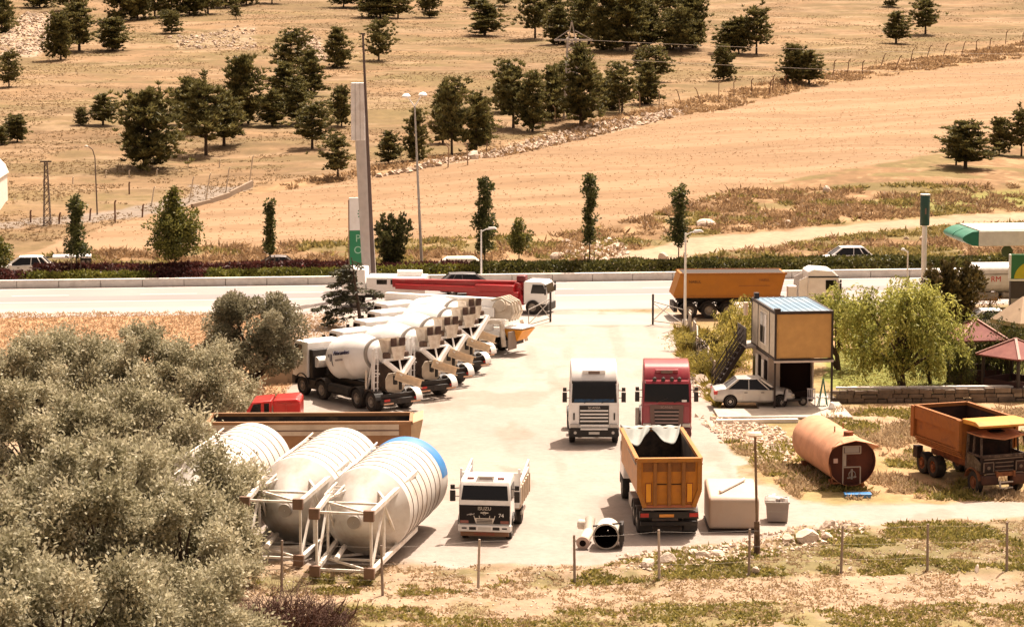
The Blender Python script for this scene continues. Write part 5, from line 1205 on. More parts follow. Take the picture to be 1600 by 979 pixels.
ROOFR = mat('red_roof_felt', (.17, .045, .035), .8, var=.12, scale=4, dirt=.3, dirtc=(.4, .17, .12))
RIDGE = mat('pink_ridge', (.36, .19, .15), .7)
def gazebo(label, c, w, yaw, apex_h=1.0, zb=2.15):
    t = thing('gazebo', label, 'gazebo', c, yaw, 'red roofed gazebos by the filling station')
    b = MB(); h = w / 2; E = [(-h, -h, zb), (h, -h, zb), (h, h, zb), (-h, h, zb)]; a = (0, 0, zb + apex_h)
    E2 = [(x, y, z - .07) for x, y, z in E]
    b.add(E + [a] + E2, [(0, 1, 4), (1, 2, 4), (2, 3, 4), (3, 0, 4), (5, 8, 7, 6), (0, 5, 6, 1), (1, 6, 7, 2), (2, 7, 8, 3), (3, 8, 5, 0)]); r = b.build('roof', ROOFR, t)
    b = MB()
    for e in E: b.bar(Vector(e) + Vector((0, 0, .02)), Vector(a) + Vector((0, 0, .03)), .14, .05)
    b.build('ridge_strip', RIDGE, r)
    for sx in (-1, 1):
        for sy in (-1, 1):
            b = MB(); b.bar((sx * (h - .3), sy * (h - .3), 0), (sx * (h - .3), sy * (h - .3), zb), .14); b.build('post', DKTRIM, t)
    b = MB()
    for k in range(4):
        M = Matrix.Rotation(k * math.pi / 2, 4, 'Z'); b.box(-h + .35, h - .35, -h + .28, -h + .33, .1, 1.0, 0, M)
    b.build('side_panel', mat('dark_red_boards', (.045, .015, .012), .8), t)
    b = MB(); b.box(-.6, .6, -.4, .4, .7, .76); b.cyl((0, 0, 0), (0, 0, .7), .1, n=8); b.build('table', WOOD, t)
    return t
gazebo('red roofed gazebo beside the willow, nearer the white parked car', Vector((25.7, 140.6, 0)), 2.9, R(8), 1.0, 2.7)
gazebo('red roofed gazebo with vines, lower and nearer the stone wall', Vector((27.2, 136.8, 0)), 3.0, R(40), .85, 2.3)
gazebo('red roofed gazebo cut by the right edge of the picture', Vector((29.9, 138.6, 0)), 3.0, R(12), .9, 2.3)
t = thing('parasol', 'large beige square parasol by the right edge beside the white car', 'parasol', Vector((30.3, 150.5, 0)), R(30))
b = MB(); h = 1.9
for k in range(8): pass
E_ = [(h * math.cos(R(45 + 90 * k)), h * math.sin(R(45 + 90 * k)), 2.3) for k in range(4)]
b.add(E_ + [(0, 0, 3.7)] + [(x, y, 2.05) for x, y, z in E_], [(0, 1, 4), (1, 2, 4), (2, 3, 4), (3, 0, 4), (0, 1, 6, 5), (1, 2, 7, 6), (2, 3, 8, 7), (3, 0, 5, 8)]); b.build('canopy', mat('beige_canvas', (.40, .28, .18), .8), t)
b = MB(); b.cyl((0, 0, 0), (0, 0, 3.6), .05, n=8); b.build('pole', GREY, t)
# ------------------------------------------------------------------ filling station
GRN = mat('station_green', (.02, .17, .10), .4)
t = thing('station_canopy', 'white flat filling station canopy with rounded green light boxes at its end', 'canopy', Vector((29.0, 165.6, 0)), R(6))
b = MB(); b.box(1.4, 26, 0, 4.8, 5.0, 6.0); b.build('fascia', mat('canopy_white', (.80, .74, .64), .5, dirt=.2), t, bevel=.05)
b = MB(); b.box(1.42, 26, .1, 4.7, 6.0, 6.05); b.build('roof_sheet', mat('canopy_roof', (.62, .53, .42), .7), t)
for k in range(2):
    b = MB(); n_ = 10; pr_ = [(1.3 * 0 + .62 * math.sin(math.pi * i / n_) * -1.0, 5.05 + .9 * (i / n_)) for i in range(n_ + 1)]
    y0 = .05 + k * 2.4
    b.prism([(1.4, 5.0)] + [(1.0 + x_ * 1.1, z_) for x_, z_ in pr_] + [(1.4, 5.98)], y0, y0 + 2.25); b.build('green_light_box', GRN, t, smooth=30)
for x in (10.5, 20):
    b = MB(); b.box(x, x + .5, 2.2, 2.7, 0, 5.0); b.build('column', WHITE, t)
for k in range(4):
    b = MB(); b.cyl((3.6 + k * 1.5, 1.0, 4.55), (3.6 + k * 1.5, 1.04, 4.55), .38, n=18); b.bar((3.6 + k * 1.5, 1.02, 4.9), (3.6 + k * 1.5, 1.02, 5.02), .06); b.build('hanging_sign', mat('olive_sign', (.06, .09, .03), .5), t)
t = thing('totem_sign', 'tall white pole with rounded dark green sign box on top at right', 'sign', Vector((27.2, 168.0, 0)), R(4))
b = MB(); b.cyl((0, 0, 0), (0, 0, 6.3), .17, n=16); b.build('pole', WHITE, t, smooth=40)
b = MB(); b.lathe([(.01, 6.15), (.30, 6.15), (.32, 6.2), (.32, 8.1), (.30, 8.15), (.01, 8.15)], (0, 0, 0), (0, 0, 1), 24); bx = b.build('sign_box', mat('sign_dark_green', (.025, .075, .06), .4), t, smooth=40); bx.scale = (1.0, .7, 1)
b = MB(); b.lathe([(.01, 8.15), (.33, 8.15), (.33, 8.22), (.01, 8.23)], (0, 0, 0), (0, 0, 1), 24); b.build('sign_cap', WHITE, t)
b = MB(); b.box(-.05, .05, -.235, -.225, 6.9, 7.3); b.build('sign_mark', mat('brown_mark', (.25, .16, .12)), t)
t = thing('price_board', 'green sign board with yellow arc at the right edge by the station', 'sign', Vector((31.6, 161.0, 0)), R(0))
b = MB(); b.box(0, 3.0, 0, .25, 3.45, 5.0); b.build('sign_panel', mat('board_green', (.02, .14, .05), .4), t)
b = MB(); b.cyl((1.6, -.02, 3.3), (1.6, .0, 3.3), 1.45, n=40); 
b = MB(); pts = [(1.7 + 1.5 * math.cos(R(a)), 3.47 + 1.2 * math.sin(R(a))) for a in range(90, 181, 10)] + [(1.7, 3.47)]; b.prism(pts, -.02, -.004); b.build('yellow_arc', mat('olive_yellow', (.50, .42, .02), .5), t)
b = MB(); b.box(-.1, 3.0, -.03, .3, 3.32, 3.44); b.box(-.1, -.0, -.03, .3, 3.4, 5.0); b.build('frame', WHITE, t)
b = MB(); b.box(0, 3.0, .02, .5, .3, 3.3); b.build('kiosk_wall', mat('kiosk_dark', (.05, .035, .03), .6), t)
b = MB(); b.box(.05, 3, -.02, .018, 1.0, 2.2); b.build('notice_panel', mat('notice_grey', (.34, .30, .26), .7), t)
b = MB()
for k in range(3): b.prism([(.3 + k * .5, 1.1), (.5 + k * .5, 1.1), (.55 + k * .5, 2.0), (.35 + k * .5, 2.05)], -.04, -.022)
b.build('notice_figure', DARKIN, t)
# ------------------------------------------------------------------ tall sign column, dark mast, green station sign
p = G(579, 462)
t = thing('sign_column', 'very tall grey tubular column carrying a pale flat sign box', 'column', p)
GC = mat('galvanised_column', (.52, .475, .44), .55, .2, dirt=.3, dirtc=(.5, .40, .33))
b = MB(); b.cyl((0, 0, 0), (-.75, 0, 14.8), .50, .42, n=28); b.build('column', GC, t, smooth=40)
b = MB(); b.box(-1.25, -.28, -.5, .2, 11.0, 15.0)
sg = b.build('sign_box', mat('sign_pale_grey', (.78, .75, .72), .5, dirt=.25), t, bevel=.03)
b = MB(); b.box(-.95, -.93, -.53, -.5, 11.0, 15.0); b.box(-.62, -.6, -.53, -.5, 11.0, 15.0); b.build('panel_joint', GREY, sg)
b = MB(); b.box(-.9, .9, -.9, .9, 0, .12); b.build('base_plate', GREY, t)
p = G(585, 468)
t = thing('flag_mast', 'slim dark mast leaning slightly beside the tall grey sign column', 'mast', p)
b = MB(); b.cyl((0, 0, 0), (-.66, 0, 18.4), .16, .075, n=14); b.build('shaft', mat('mast_brown', (.12, .085, .075), .5, .3), t, smooth=40)
b = MB(); b.box(-.82, -.50, -.05, .05, 18.4, 18.5); b.build('top_bracket', DKTRIM, t)
t = thing('station_sign', 'white and green station sign partly hidden behind the grey column', 'sign', RP(-11.95, -2.4, 0), R(6))
b = MB(); b.box(-.1, 1.3, -.15, .15, 4.2, 6.55, 0); b.build('white_panel', WHITE, t); 
b = MB(); b.box(-.1, 1.3, -.15, .15, 1.7, 4.19); b.build('green_panel', PGREEN, t)
for k, ch in enumerate('PO'): text(t, ch, .75, (.50, -.155, 3.6 - k * .85), (1, 0, 0), (0, 0, 1), mat('pale_green_letter', (.35, .58, .42)))
b = MB()
for k in range(12):
    a = k * math.pi / 6; b.cyl((.85 + .32 * math.cos(a), -.155, 5.4 + .42 * math.sin(a)), (.85 + .32 * math.cos(a), -.17, 5.4 + .42 * math.sin(a)), .055, n=8)
b.build('dotted_ring', PGREEN, t)
b = MB(); b.box(-.18, -.1, -.1, .1, 1.7, 6.4); b.build('side_fin', mat('fin_brown', (.25, .16, .11)), t)
for k in (-.35, .1):
    b = MB(); b.cyl((0 + k + .4, 0, 0), (k + .4, 0, 1.72), .06, n=8); b.build('leg', WHITE, t)
# street lamps
def lamp(label, base, h, r, head, m=WHITE, grp='white single arm street lamps'):
    t = thing('street_lamp', label, 'street lamp', base, 0, grp)
    b = MB(); b.cyl((0, 0, 0), (0, 0, h), r, r * .6, n=12); b.cyl((0, 0, 0), (0, 0, .5), r * 1.7, r * 1.5, n=12); b.build('pole', m, t, smooth=40)
    for s in head:
        b = MB(); b.tube([(0, 0, h - .15), (s * .35, -.05, h + .05), (s * .75, -.1, h + .12)], .035, 8); ar = b.build('arm', m, t)
        b = MB(); b.loft([[(s * .45, -.22, h + .02), (s * 1.15, -.22, h + .08), (s * 1.15, .1, h + .08), (s * .45, .1, h + .02)], [(s * .55, -.16, h + .20), (s * 1.0, -.16, h + .22), (s * 1.0, .04, h + .22), (s * .55, .04, h + .20)]]); b.build('lamp_head', WHITE, t, bevel=.03)
    return t
lamp('short white street lamp above the red boom, by the median', G(752, 440), 3.85, .08, (1,))
lamp('white street lamp by the gate in front of the orange trailer', Vector((11.15, 163.6, 0)), 6.1, .10, (1,))
lamp('white street lamp behind the willow left of the green topped pole', Vector((25.9, 166.5, 0)), 4.6, .07, (-.4,))
t = thing('street_lamp', 'tall pale twin headed street lamp standing in the median', 'street lamp', G(658, 432) + Vector((0, 2, 0)), 0)
b = MB(); b.cyl((0, 0, 0), (-.5, 0, 12.7), .13, .06, n=14); b.build('pole', mat('pale_lamp_pole', (.46, .42, .38), .4, .3), t, smooth=40)
for s, hz in ((-1, 13.35), (1, 13.45)):
    b = MB(); b.tube([(-.5, 0, 12.6), (-.5 + s * .5, -.1, hz)], .045, 8); b.build('arm', WHITE, t)
    b = MB(); b.lathe([(.01, .22), (.2, .18), (.34, .02), (.32, -.08), (.01, -.10)], (-.5 + s * .62, -.1, hz + .05), (0, 0, 1), 18); b.build('lamp_head', WHITE, t, smooth=50)
# ------------------------------------------------------------------ gates, fences
def gate(label, a, b_, h=1.9, flip=False):
    t = thing('yard_gate', label, 'gate', a); d = b_ - a
    b = MB(); b.cyl((0, 0, 0), (0, 0, h + .1), .07, n=8); b.build('gate_post', DKTRIM, t)
    b = MB(); b.bar((0, 0, .25), d + Vector((0, 0, .2)), .05); b.bar((0, 0, h * .8), d + Vector((0, 0, h * .62)), .05); b.bar((d.x, d.y, .2), (d.x, d.y, h * .65), .05); b.bar((0, 0, h * .75), d + Vector((0, 0, .25)), .045); b.bar((0, 0, .25), d * .5 + Vector((0, 0, h * .7)), .04)
    b.build('gate_leaf', GREY, t)
gate('right leaf of the open yard gate beside the white street lamp', G(1020, 507), G(1068, 512), 1.9)
gate('left leaf of the open yard gate in front of the pump truck cab', G(860, 503), G(826, 512), 1.9)
t = thing('panel_fence', 'row of leaning grey slab fence panels between yard and garden bushes', 'fence', (0, 0, 0))
fp = [G(1076, 520), G(1084, 545), G(1094, 570), G(1106, 590), G(1122, 604)]
fp = [Vector((11.25, 163.0, 0)), Vector((11.35, 156.5, 0)), Vector((11.0, 151.0, 0)), Vector((11.2, 146.0, 0)), Vector((11.3, 141.6, 0))]
for i in range(4):
    n_ = 4
    for k in range(n_):
        a = fp[i].lerp(fp[i + 1], k / n_); c = fp[i].lerp(fp[i + 1], (k + .92) / n_); random.seed(i * 9 + k); b = MB(); le = random.uniform(-.08, .15)
        vs = [a, c, c + Vector((le, 0, random.uniform(1.1, 1.35))), a + Vector((le, 0, random.uniform(1.1, 1.4)))]; vs += [v + Vector((.07, 0, 0)) for v in vs]
        b.add(vs, [(0, 1, 2, 3), (7, 6, 5, 4), (0, 4, 5, 1), (1, 5, 6, 2), (2, 6, 7, 3), (3, 7, 4, 0)]); b.build('fence_panel', mat('weathered_fence', (.40, .33, .27), .9, dirt=.5), t)
# near wire fence posts, each its own
fxs = [(440, 925, 844), (598, 930, 850), (747, 920, 842), (898, 912, 835), (1030, 907, 828), (1170, 900, 826), (1314, 897, 820), (1449, 893, 818), (1573, 893, 815)]
tops = []
for i, (px, pb, ptp) in enumerate(fxs):
    p = hit(px, pb); h = (pb - ptp) / (FPX / p.y) * 1.02
    b = MB(); random.seed(i); dx = random.uniform(-.06, .06); k = .045
    b.tube([(0, 0, -.2), (dx * .5, 0, h * .5), (dx, 0, h)], [.055, .05, .045], 8); o = b.build('fence_post', mat('grey_post', (.30, .235, .19), .9, dirt=.5, dirtc=(.16, .10, .07), dscale=4, bump=.3) if i != 2 and i != 4 else mat('pale_post', (.48, .40, .34), .9, dirt=.5, bump=.2), smooth=40)
    o.location = p; tops.append(p + Vector((dx, 0, h)))
    extra = ['standing in front of the silo frames', 'at the foot of the blue capped silo', 'in front of the small white cab tipper', 'below the flanged pipe', 'below the orange dump truck', 'in front of the pale cabin box', 'right of the utility post by the rubble', 'in the grass below the dirt lane', 'at the right edge below the rusty truck'][i]
    tag(o, f'slim weathered fence post {extra}', 'post', 'posts of the near wire fence')
b = MB()
for i in range(len(tops) - 1):
    for f in (.96, .62, .3):
        a = tops[i] * 1; c = tops[i + 1] * 1; ga = hit(*fxs[i][:2]); gc = hit(*fxs[i + 1][:2]); a = ga.lerp(a, f); c = gc.lerp(c, f)
        m_ = (a + c) / 2 - Vector((0, 0, .05)); b.tube([a, m_, c], .002, 3)
tag(b.build('fence_wire', mat('thin_wire', (.30, .25, .21), .6, .4)), 'thin wires strung between the slim near fence posts', 'wire')
# utility post by the rubble
p = hit(1183, 868)
t = thing('utility_post', 'rusty brown utility post with flat lamp plate beside the pale cabin box', 'post', p)
b = MB(); b.cyl((0, 0, 0), (-.03, 0, 1.35), .13, .11, n=8); b.build('base', mat('dark_rusty_post', (.09, .05, .03), .9, dirt=.6, dirtc=(.3, .2, .13), dscale=4), t)
b = MB(); b.cyl((-.03, 0, 1.3), (-.14, 0, 4.75), .055, .05, n=10); b.build('shaft', mat('brown_shaft', (.16, .09, .05), .7, dirt=.5, dirtc=(.45, .33, .23)), t, smooth=40)
b = MB(); b.lathe([(.02, 0), (.28, .02), (.34, .08), (.26, .16), (.02, .20)], (-.16, 0, 4.75), (0, 0, 1), 14); b.build('lamp_plate', mat('buff_plate', (.60, .45, .33), .7), t)
# upper field fence of leaning posts
up = [(700, 262), (731, 258), (760, 240), (828, 205), (868, 195), (902, 188), (935, 180), (968, 176), (1000, 171), (1030, 167), (1066, 167), (1096, 164), (1123, 153), (1147, 152), (1175, 149), (1201, 150), (1207, 143), (1226, 143), (1283, 124), (1302, 117), (1324, 116), (1347, 119), (1375, 106), (1398, 110), (1422, 98), (1447, 93), (1473, 90), (1502, 86), (1525, 83), (1546, 80), (1571, 69), (1598, 70)]
lean = {10: -.75, 11: -.8, 15: .35, 23: .9, 24: .5, 25: .7, 26: .7, 27: .6, 22: .8}
PM = mat('pale_concrete_post', (.36, .26, .18), .9, dirt=.4); PM2 = mat('dark_rust_post', (.16, .08, .05), .9, dirt=.4)
names_up = up
for i, (px, py) in enumerate(up):
    p = hit(px, py); s = FPX / p.y; h = 2.35 if i < 18 else 2.3; ln = lean.get(i, random.Random(i).uniform(.05, .25) if i > 15 else random.Random(i).uniform(-.15, .15))
    b = MB(); sg = 1 if ln >= 0 else -1
    b.tube([(0, 0, -.2), (ln * .85, 0, h * .86), (ln * .85 + .28 * (1 if i > 9 else -1) * (1 if i not in (10, 11) else -1), 0, h)], .075, 6)
    o = b.build('fence_post', PM if i < 14 else PM2); o.location = p
    tag(o, f'leaning crooked topped fence post, {ORD[i] if i < 26 else ["sixth from the right", "fifth from the right", "fourth from the right", "third from the right", "second from the right", "last on the right"][i - 26]}{" from the left" if i < 26 else ""} above the wheat field', 'post', 'posts of the fence above the wheat field')
# left enclosure: posts on a low wall
t = thing('retaining_wall', 'low stepped pale concrete wall below the fence posts at left', 'wall', (0, 0, 0))
b = MB(); wp = [hit(*q) for q in ((300, 325), (330, 317), (360, 307), (394, 292))]
for i in range(3): b.bar(wp[i] + Vector((0, 0, .1)), wp[i + 1] + Vector((0, 0, .1 if i < 2 else .25)), .25, .5 + .15 * i)
b.build('wall_run', mat('dusty_concrete', (.26, .19, .13), .9, dirt=.5, dirtc=(.2, .14, .09)), t)
for i, (px, py, h, ln, m) in enumerate([(48, 348, 1.1, 0, 0), (92, 350, 1.0, .1, 0), (140, 345, 1.1, .1, 0), (180, 348, 2.0, 0, 0), (222, 340, 1.2, .1, 0), (236, 322, 1.8, .3, 1), (295, 316, 2.4, .45, 1), (321, 312, 2.5, .45, 1), (352, 303, 2.6, .4, 1), (389, 287, 2.8, .4, 1), (202, 304, 1.2, 0, 0), (165, 278, .7, 0, 1), (202, 277, .7, 0, 1), (245, 275, .7, 0, 1), (294, 262, .9, 0, 1), (343, 262, .8, 0, 1), (114, 288, .7, 0, 1), (68, 291, .7, 0, 1)]):
    p = hit(px, py); b = MB(); b.tube([(0, 0, -.2), (ln, 0, h * .9), (ln + .1, 0, h)], .07 if m else .08, 6); o = b.build('fence_post', mat('chalk_post', (.62, .52, .40), .9) if m else PM2); o.location = p
    lab = [f'dark short fence post below the lattice mast, {ORD[i]} from the left' if i < 5 else f'pale slanted post near the low stepped wall, {ORD[i - 5]} from the left' if i < 10 else 'thin post between lamp and stepped wall' if i == 10 else f'small white marker peg on the slope, {ORD[i - 11]} listed from the street lamp' ][0]
    if i >= 11: lab = 'small chalk white marker peg on the slope ' + ['just right of the curved street lamp', 'above the round roadside maple', 'below the largest lone pine', 'right of the largest lone pine', 'farthest right of the pegs', 'between lattice mast and curved lamp', 'just left of the lattice mast'][i - 11]
    tag(o, lab, 'post', 'posts of the left enclosure')
# lattice mast, curved lamp, pylon, white building
def lattice(t, h, w0, w1, nseg, m, r=.03, name='lattice_frame'):
    b = MB()
    cs = [(-1, -1), (1, -1), (1, 1), (-1, 1)]
    for sx, sy in cs: b.bar((sx * w0, sy * w0, 0), (sx * w1, sy * w1, h), r * 1.8)
    for k in range(nseg):
        z0 = h * k / nseg; z1 = h * (k + 1) / nseg; a0 = w0 + (w1 - w0) * k / nseg; a1 = w0 + (w1 - w0) * (k + 1) / nseg
        for j in range(4):
            p, q = cs[j], cs[(j + 1) % 4]; b.bar((p[0] * a0, p[1] * a0, z0), (q[0] * a1, q[1] * a1, z1), r); b.bar((q[0] * a0, q[1] * a0, z0), (p[0] * a1, p[1] * a1, z1), r)
    return b.build(name, m, t)
t = thing('lattice_mast', 'slim dark lattice mast with small crossarm at left', 'mast', hit(74, 352))
lattice(t, 5.6, .30, .12, 10, mat('mast_dark', (.13, .09, .07), .8), .032); b = MB(); b.bar((-.5, 0, 5.6), (.5, 0, 5.6), .12); b.build('crossarm', DKTRIM, t)
t = thing('street_lamp', 'dark curved neck street lamp right of the lattice mast', 'street lamp', hit(152, 336))
b = MB(); b.tube([(0, 0, 0), (-.1, 0, 5.2), (-.3, 0, 5.9), (-.7, 0, 6.2)], [.07, .05, .045, .04], 8); b.build('pole', mat('mast_dark', (.13, .09, .07)), t)
b = MB(); b.lathe([(.02, .1), (.16, .05), (.2, -.06), (.02, -.1)], (-.85, 0, 6.2), (0, 0, 1), 12); b.build('lamp_head', mat('pale_lamp', (.6, .5, .4)), t)
pb = hit(893, 184)
t = thing('power_pylon', 'steel lattice power pylon rising among the dark pines', 'pylon', pb)
s = FPX / pb.y; ph = 150 / s
PYM = mat('galvanised_lattice', (.62, .55, .50), .6, .3)
lattice(t, ph * .82, 1.0, .5, 11, PYM, .12); 
b = MB(); b.bar((-2.2, 0, ph * .80), (2.6, 0, ph * .80), .22); b.bar((-.5, 0, ph * .78), (0, 0, ph), .12); b.bar((.5, 0, ph * .78), (0, 0, ph), .12); b.bar((-2.2, 0, ph * .80), (-.4, 0, ph * .9), .1); b.bar((2.6, 0, ph * .80), (.4, 0, ph * .9), .1); b.build('crossarm', PYM, t)
wr = mat('power_wire', (.35, .27, .2), .6)
tops_ = pb + Vector((0, 0, ph * .80))
for k, (z, lab) in enumerate(((0, 'upper power line running right from the lattice pylon'), (-2.2, 'lower power line running right from the lattice pylon'))):
    b = MB(); a = tops_ + Vector((2.0, 0, z)); e = a + Vector((120, -6, -1.0 + z * .4)); pts = []
    for i in range(13):
        u = i / 12; pts.append(a.lerp(e, u) - Vector((0, 0, 5 * u * (1 - u))))
    b.tube(pts, .018, 4); tag(b.build('power_line', wr), lab, 'wire')
p = hit(-8, 338)
t = thing('white_shed', 'white gabled building cut by the left edge of the picture', 'building', p + Vector((-5.9, 0, 0)), R(4))
b = MB(); b.prism([(0, -.5), (5.9, -.5), (5.9, 3.2), (5.6, 3.8), (4.8, 4.7), (0, 6.4)], 0, 9); b.build('wall', mat('shed_white', (.80, .75, .68), .6), t)
b = MB(); b.prism([(5.95, 3.18), (5.62, 3.86), (4.8, 4.76), (0, 6.46), (0, 6.60), (4.85, 4.9), (5.75, 3.95), (6.05, 3.2)], -.2, 9.2); b.build('roof', mat('shed_roof', (.66, .60, .53), .6), t)
t = thing('flat_trailer', 'flat white trailer with small wheels parked on the verge at left', 'trailer', RP(-33.2, 17.5, -.3), R(8))
b = MB(); b.box(-1.5, 1.5, -.8, .8, .55, .72); b.build('deck', WHITE, t, bevel=.03)
for s in (-1, 1):
    wheel(t, .9, s * .75, .26, .15); wheel(t, 1.25, s * .75, .26, .15)
b = MB(); b.bar((-1.5, 0, .6), (-2.6, 0, .5), .1); b.build('drawbar', BLACK, t)
# beige slab wall left of the mixers
t = thing('slab_wall', 'leaning beige concrete slab wall behind the near mixer cab', 'wall', G(440, 604) + Vector((0, 1.0, 0)), R(20))
for k in range(2):
    b = MB(); b.prism([(-.75, 0), (.75, 0), (.75, 2.3), (.1, 2.6), (-.75, 1.9)], k * .0, .12, M=Matrix.Translation((.1 + k * 1.3 - .6, k * .25, 0)) @ Matrix.Rotation(R(-6 + 4 * k), 4, 'X')); b.build('wall_slab', mat('beige_slab', (.40, .28, .18), .85, dirt=.4), t)
p = G(388, 650)
b = MB(); M = Matrix.Rotation(.5, 4, 'Y'); b.prism([(-.9, 0), (.6, 0), (.9, .9), (.1, 1.5), (-.7, 1.1)], -.4, .4); o = tag(b.build('scrap_block', mat('buff_scrap', (.45, .30, .18), .9, dirt=.5), bevel=.08), 'buff coloured scrap block left of the red cab under the shrub', 'scrap'); o.location = p + Vector((-.3, 3.0, 0))
# ================================================================== vegetation (numpy leaf meshes)
def leaf_mesh(name, P, D, U, L, Wd, val, m, fold=.0):
    """kite leaves: P centre-base, D direction, U side vector, L length, Wd width -> mesh of quads"""
    n = len(P)
    L = np.broadcast_to(np.asarray(L, float), (n,))[:, None]; Wd = np.broadcast_to(np.asarray(Wd, float), (n,))[:, None]
    a = P; b = P + D * L * .45 + U * Wd * .5; c = P + D * L; d = P + D * L * .45 - U * Wd * .5
    V = np.stack([a, b, c, d], 1).reshape(-1, 3)
    me = bpy.data.meshes.new(name); me.vertices.add(4 * n); me.vertices.foreach_set('co', V.astype(np.float32).ravel())
    me.loops.add(4 * n); me.loops.foreach_set('vertex_index', np.arange(4 * n, dtype=np.int32))
    me.polygons.add(n); me.polygons.foreach_set('loop_start', np.arange(0, 4 * n, 4, dtype=np.int32)); me.polygons.foreach_set('loop_total', np.full(n, 4, np.int32))
    at = me.attributes.new('lv', 'FLOAT', 'FACE'); at.data.foreach_set('value', np.asarray(val, np.float32))
    me.update(calc_edges=True); me.materials.append(m); return me
def unit(v): return v / (np.linalg.norm(v, axis=-1, keepdims=True) + 1e-9)
def rdir(n): return unit(rng.normal(size=(n, 3)))
def perp(D):
    r = rdir(len(D)); return unit(np.cross(D, r))
def limb_mesh(segs, m, n=6):
    b = MB()
    for p, q, r0, r1 in segs: b.cyl(p, q, r0, r1, n)
    return b.mesh('trunk', m, 50)
# ---- grey green shrub / oleaster: lobes of small upward leaves
L_SHRUB = leafmat('oleaster_leaf', (.20, .182, .10), (.60, .545, .38), .40)
L_SHRUB2 = leafmat('oleaster_leaf_deep', (.13, .118, .065), (.42, .375, .25), .35)
def oleaster(seed, W, Hh, nl, per, leaf, mt, zc0=.12):
    global rng; rng = np.random.default_rng(seed)
    # lobe centres fill an uneven dome
    C = []; tries = 0
    while len(C) < nl:
        d = rdir(1)[0]; d[2] = abs(d[2]) * 1.0 - .18
        k = .55 + .45 * rng.random() ** .5
        p = np.array((d[0] * W * k, d[1] * W * k, Hh * zc0 + (d[2] + .18) / 1.18 * Hh * (1 - zc0) * k)); C.append((p, d))
    P = []; D = []; val = []
    segs = []
    for (c, d) in C:
        r = rng.uniform(.10, .24) * W
        n = int(per * (r / (.19 * W)) ** 2)
        q = rdir(n); sh = np.abs(rng.normal(size=n)) * .42 + .35; st_ = rng.uniform(.7, 1.5)
        pp = c + q * sh[:, None] * r * np.array((1, 1, .85)) + d * (rng.random(n) ** 2 * r * st_)[:, None] + np.array((0, 0, 1)) * (rng.random(n) ** 3 * r * .9)[:, None]
        dd = unit(q * .6 + np.array((0, 0, .35)) + d * .2 + rdir(n) * .95)
        P.append(pp); D.append(dd); base = rng.uniform(.15, .75); val.append(np.clip(base + rng.normal(size=n) * .22, 0, 1))
        c0 = Vector((rng.normal() * .1, rng.normal() * .1, Hh * .12)); mid = c0.lerp(Vector(c), .5) + Vector((0, 0, Hh * .06))
        segs += [(c0, mid, .09, .05), (mid, Vector(c), .05, .015)]
    segs.append((Vector((0, 0, -.1)), Vector((0, 0, Hh * .2)), .16, .12))
    P = np.concatenate(P); D = np.concatenate(D); val = np.concatenate(val)
    n = len(P); return leaf_mesh('crown', P, D, perp(D), leaf * rng.uniform(.6, 1.5, n), leaf * .55, val, mt), limb_mesh(segs, BARK, 5)
def plant(name, label, cat, meshes, loc, sc_=1, rz=0, group=None, sz=None):
    t = thing(name, label, cat, loc, rz, group); s = sc_ if hasattr(sc_, '__len__') else (sc_, sc_, sz or sc_)
    t.scale = s; link('crown', meshes[0], t); link('trunk', meshes[1], t); return t
OL = [oleaster(21, 3.0, 4.6, 60, 760, .155, L_SHRUB), oleaster(22, 3.2, 4.4, 66, 740, .155, L_SHRUB), oleaster(23, 2.8, 5.0, 58, 780, .155, L_SHRUB)]
# rear tree with darker trunk zone, right end of the belt
def tall_ole(seed):
    global rng; rng = np.random.default_rng(seed); P = []; D = []; val = []; segs = []
    for k in range(52):
        a = rng.uniform(0, 6.28); z = rng.uniform(1.9, 5.3); rr = 2.6 * math.sqrt(max(.05, 1 - ((z - 3.3) / 2.3) ** 2)) * rng.uniform(.35, 1)
        c = np.array((rr * math.cos(a), rr * math.sin(a), z)); r = rng.uniform(.45, .75); n = int(rng.uniform(520, 820))
        q = rdir(n); P.append(c + q * (rng.random(n) ** .33)[:, None] * r); D.append(unit(q * .6 + np.array((0, 0, .3)) + rdir(n) * .9)); val.append(np.clip(rng.uniform(.1, .7) + rng.normal(size=n) * .22, 0, 1))
        if k % 3 == 0:
            c0 = Vector((rng.normal() * .12, rng.normal() * .12, 1.1)); segs += [(c0, c0.lerp(Vector(c), .6) + Vector((0, 0, .2)), .11, .06), (c0.lerp(Vector(c), .6) + Vector((0, 0, .2)), Vector(c), .06, .02)]
    segs += [(Vector((-.4, 0, -.1)), Vector((-.1, 0, 1.2)), .16, .13), (Vector((.35, .1, -.1)), Vector((.1, 0, 1.4)), .14, .1)]
    P = np.concatenate(P); D = np.concatenate(D); n = len(P)
    return leaf_mesh('crown', P, D, perp(D), .16 * rng.uniform(.7, 1.4, n), .085, np.concatenate(val), L_SHRUB2), limb_mesh(segs, BARK, 6)
plant('oleaster_tree', 'grey green tree with dark stems behind the red cab, right end of the shrub belt', 'tree', tall_ole(31), G(396, 624), (1.02, 1.02, 1.0), .4)
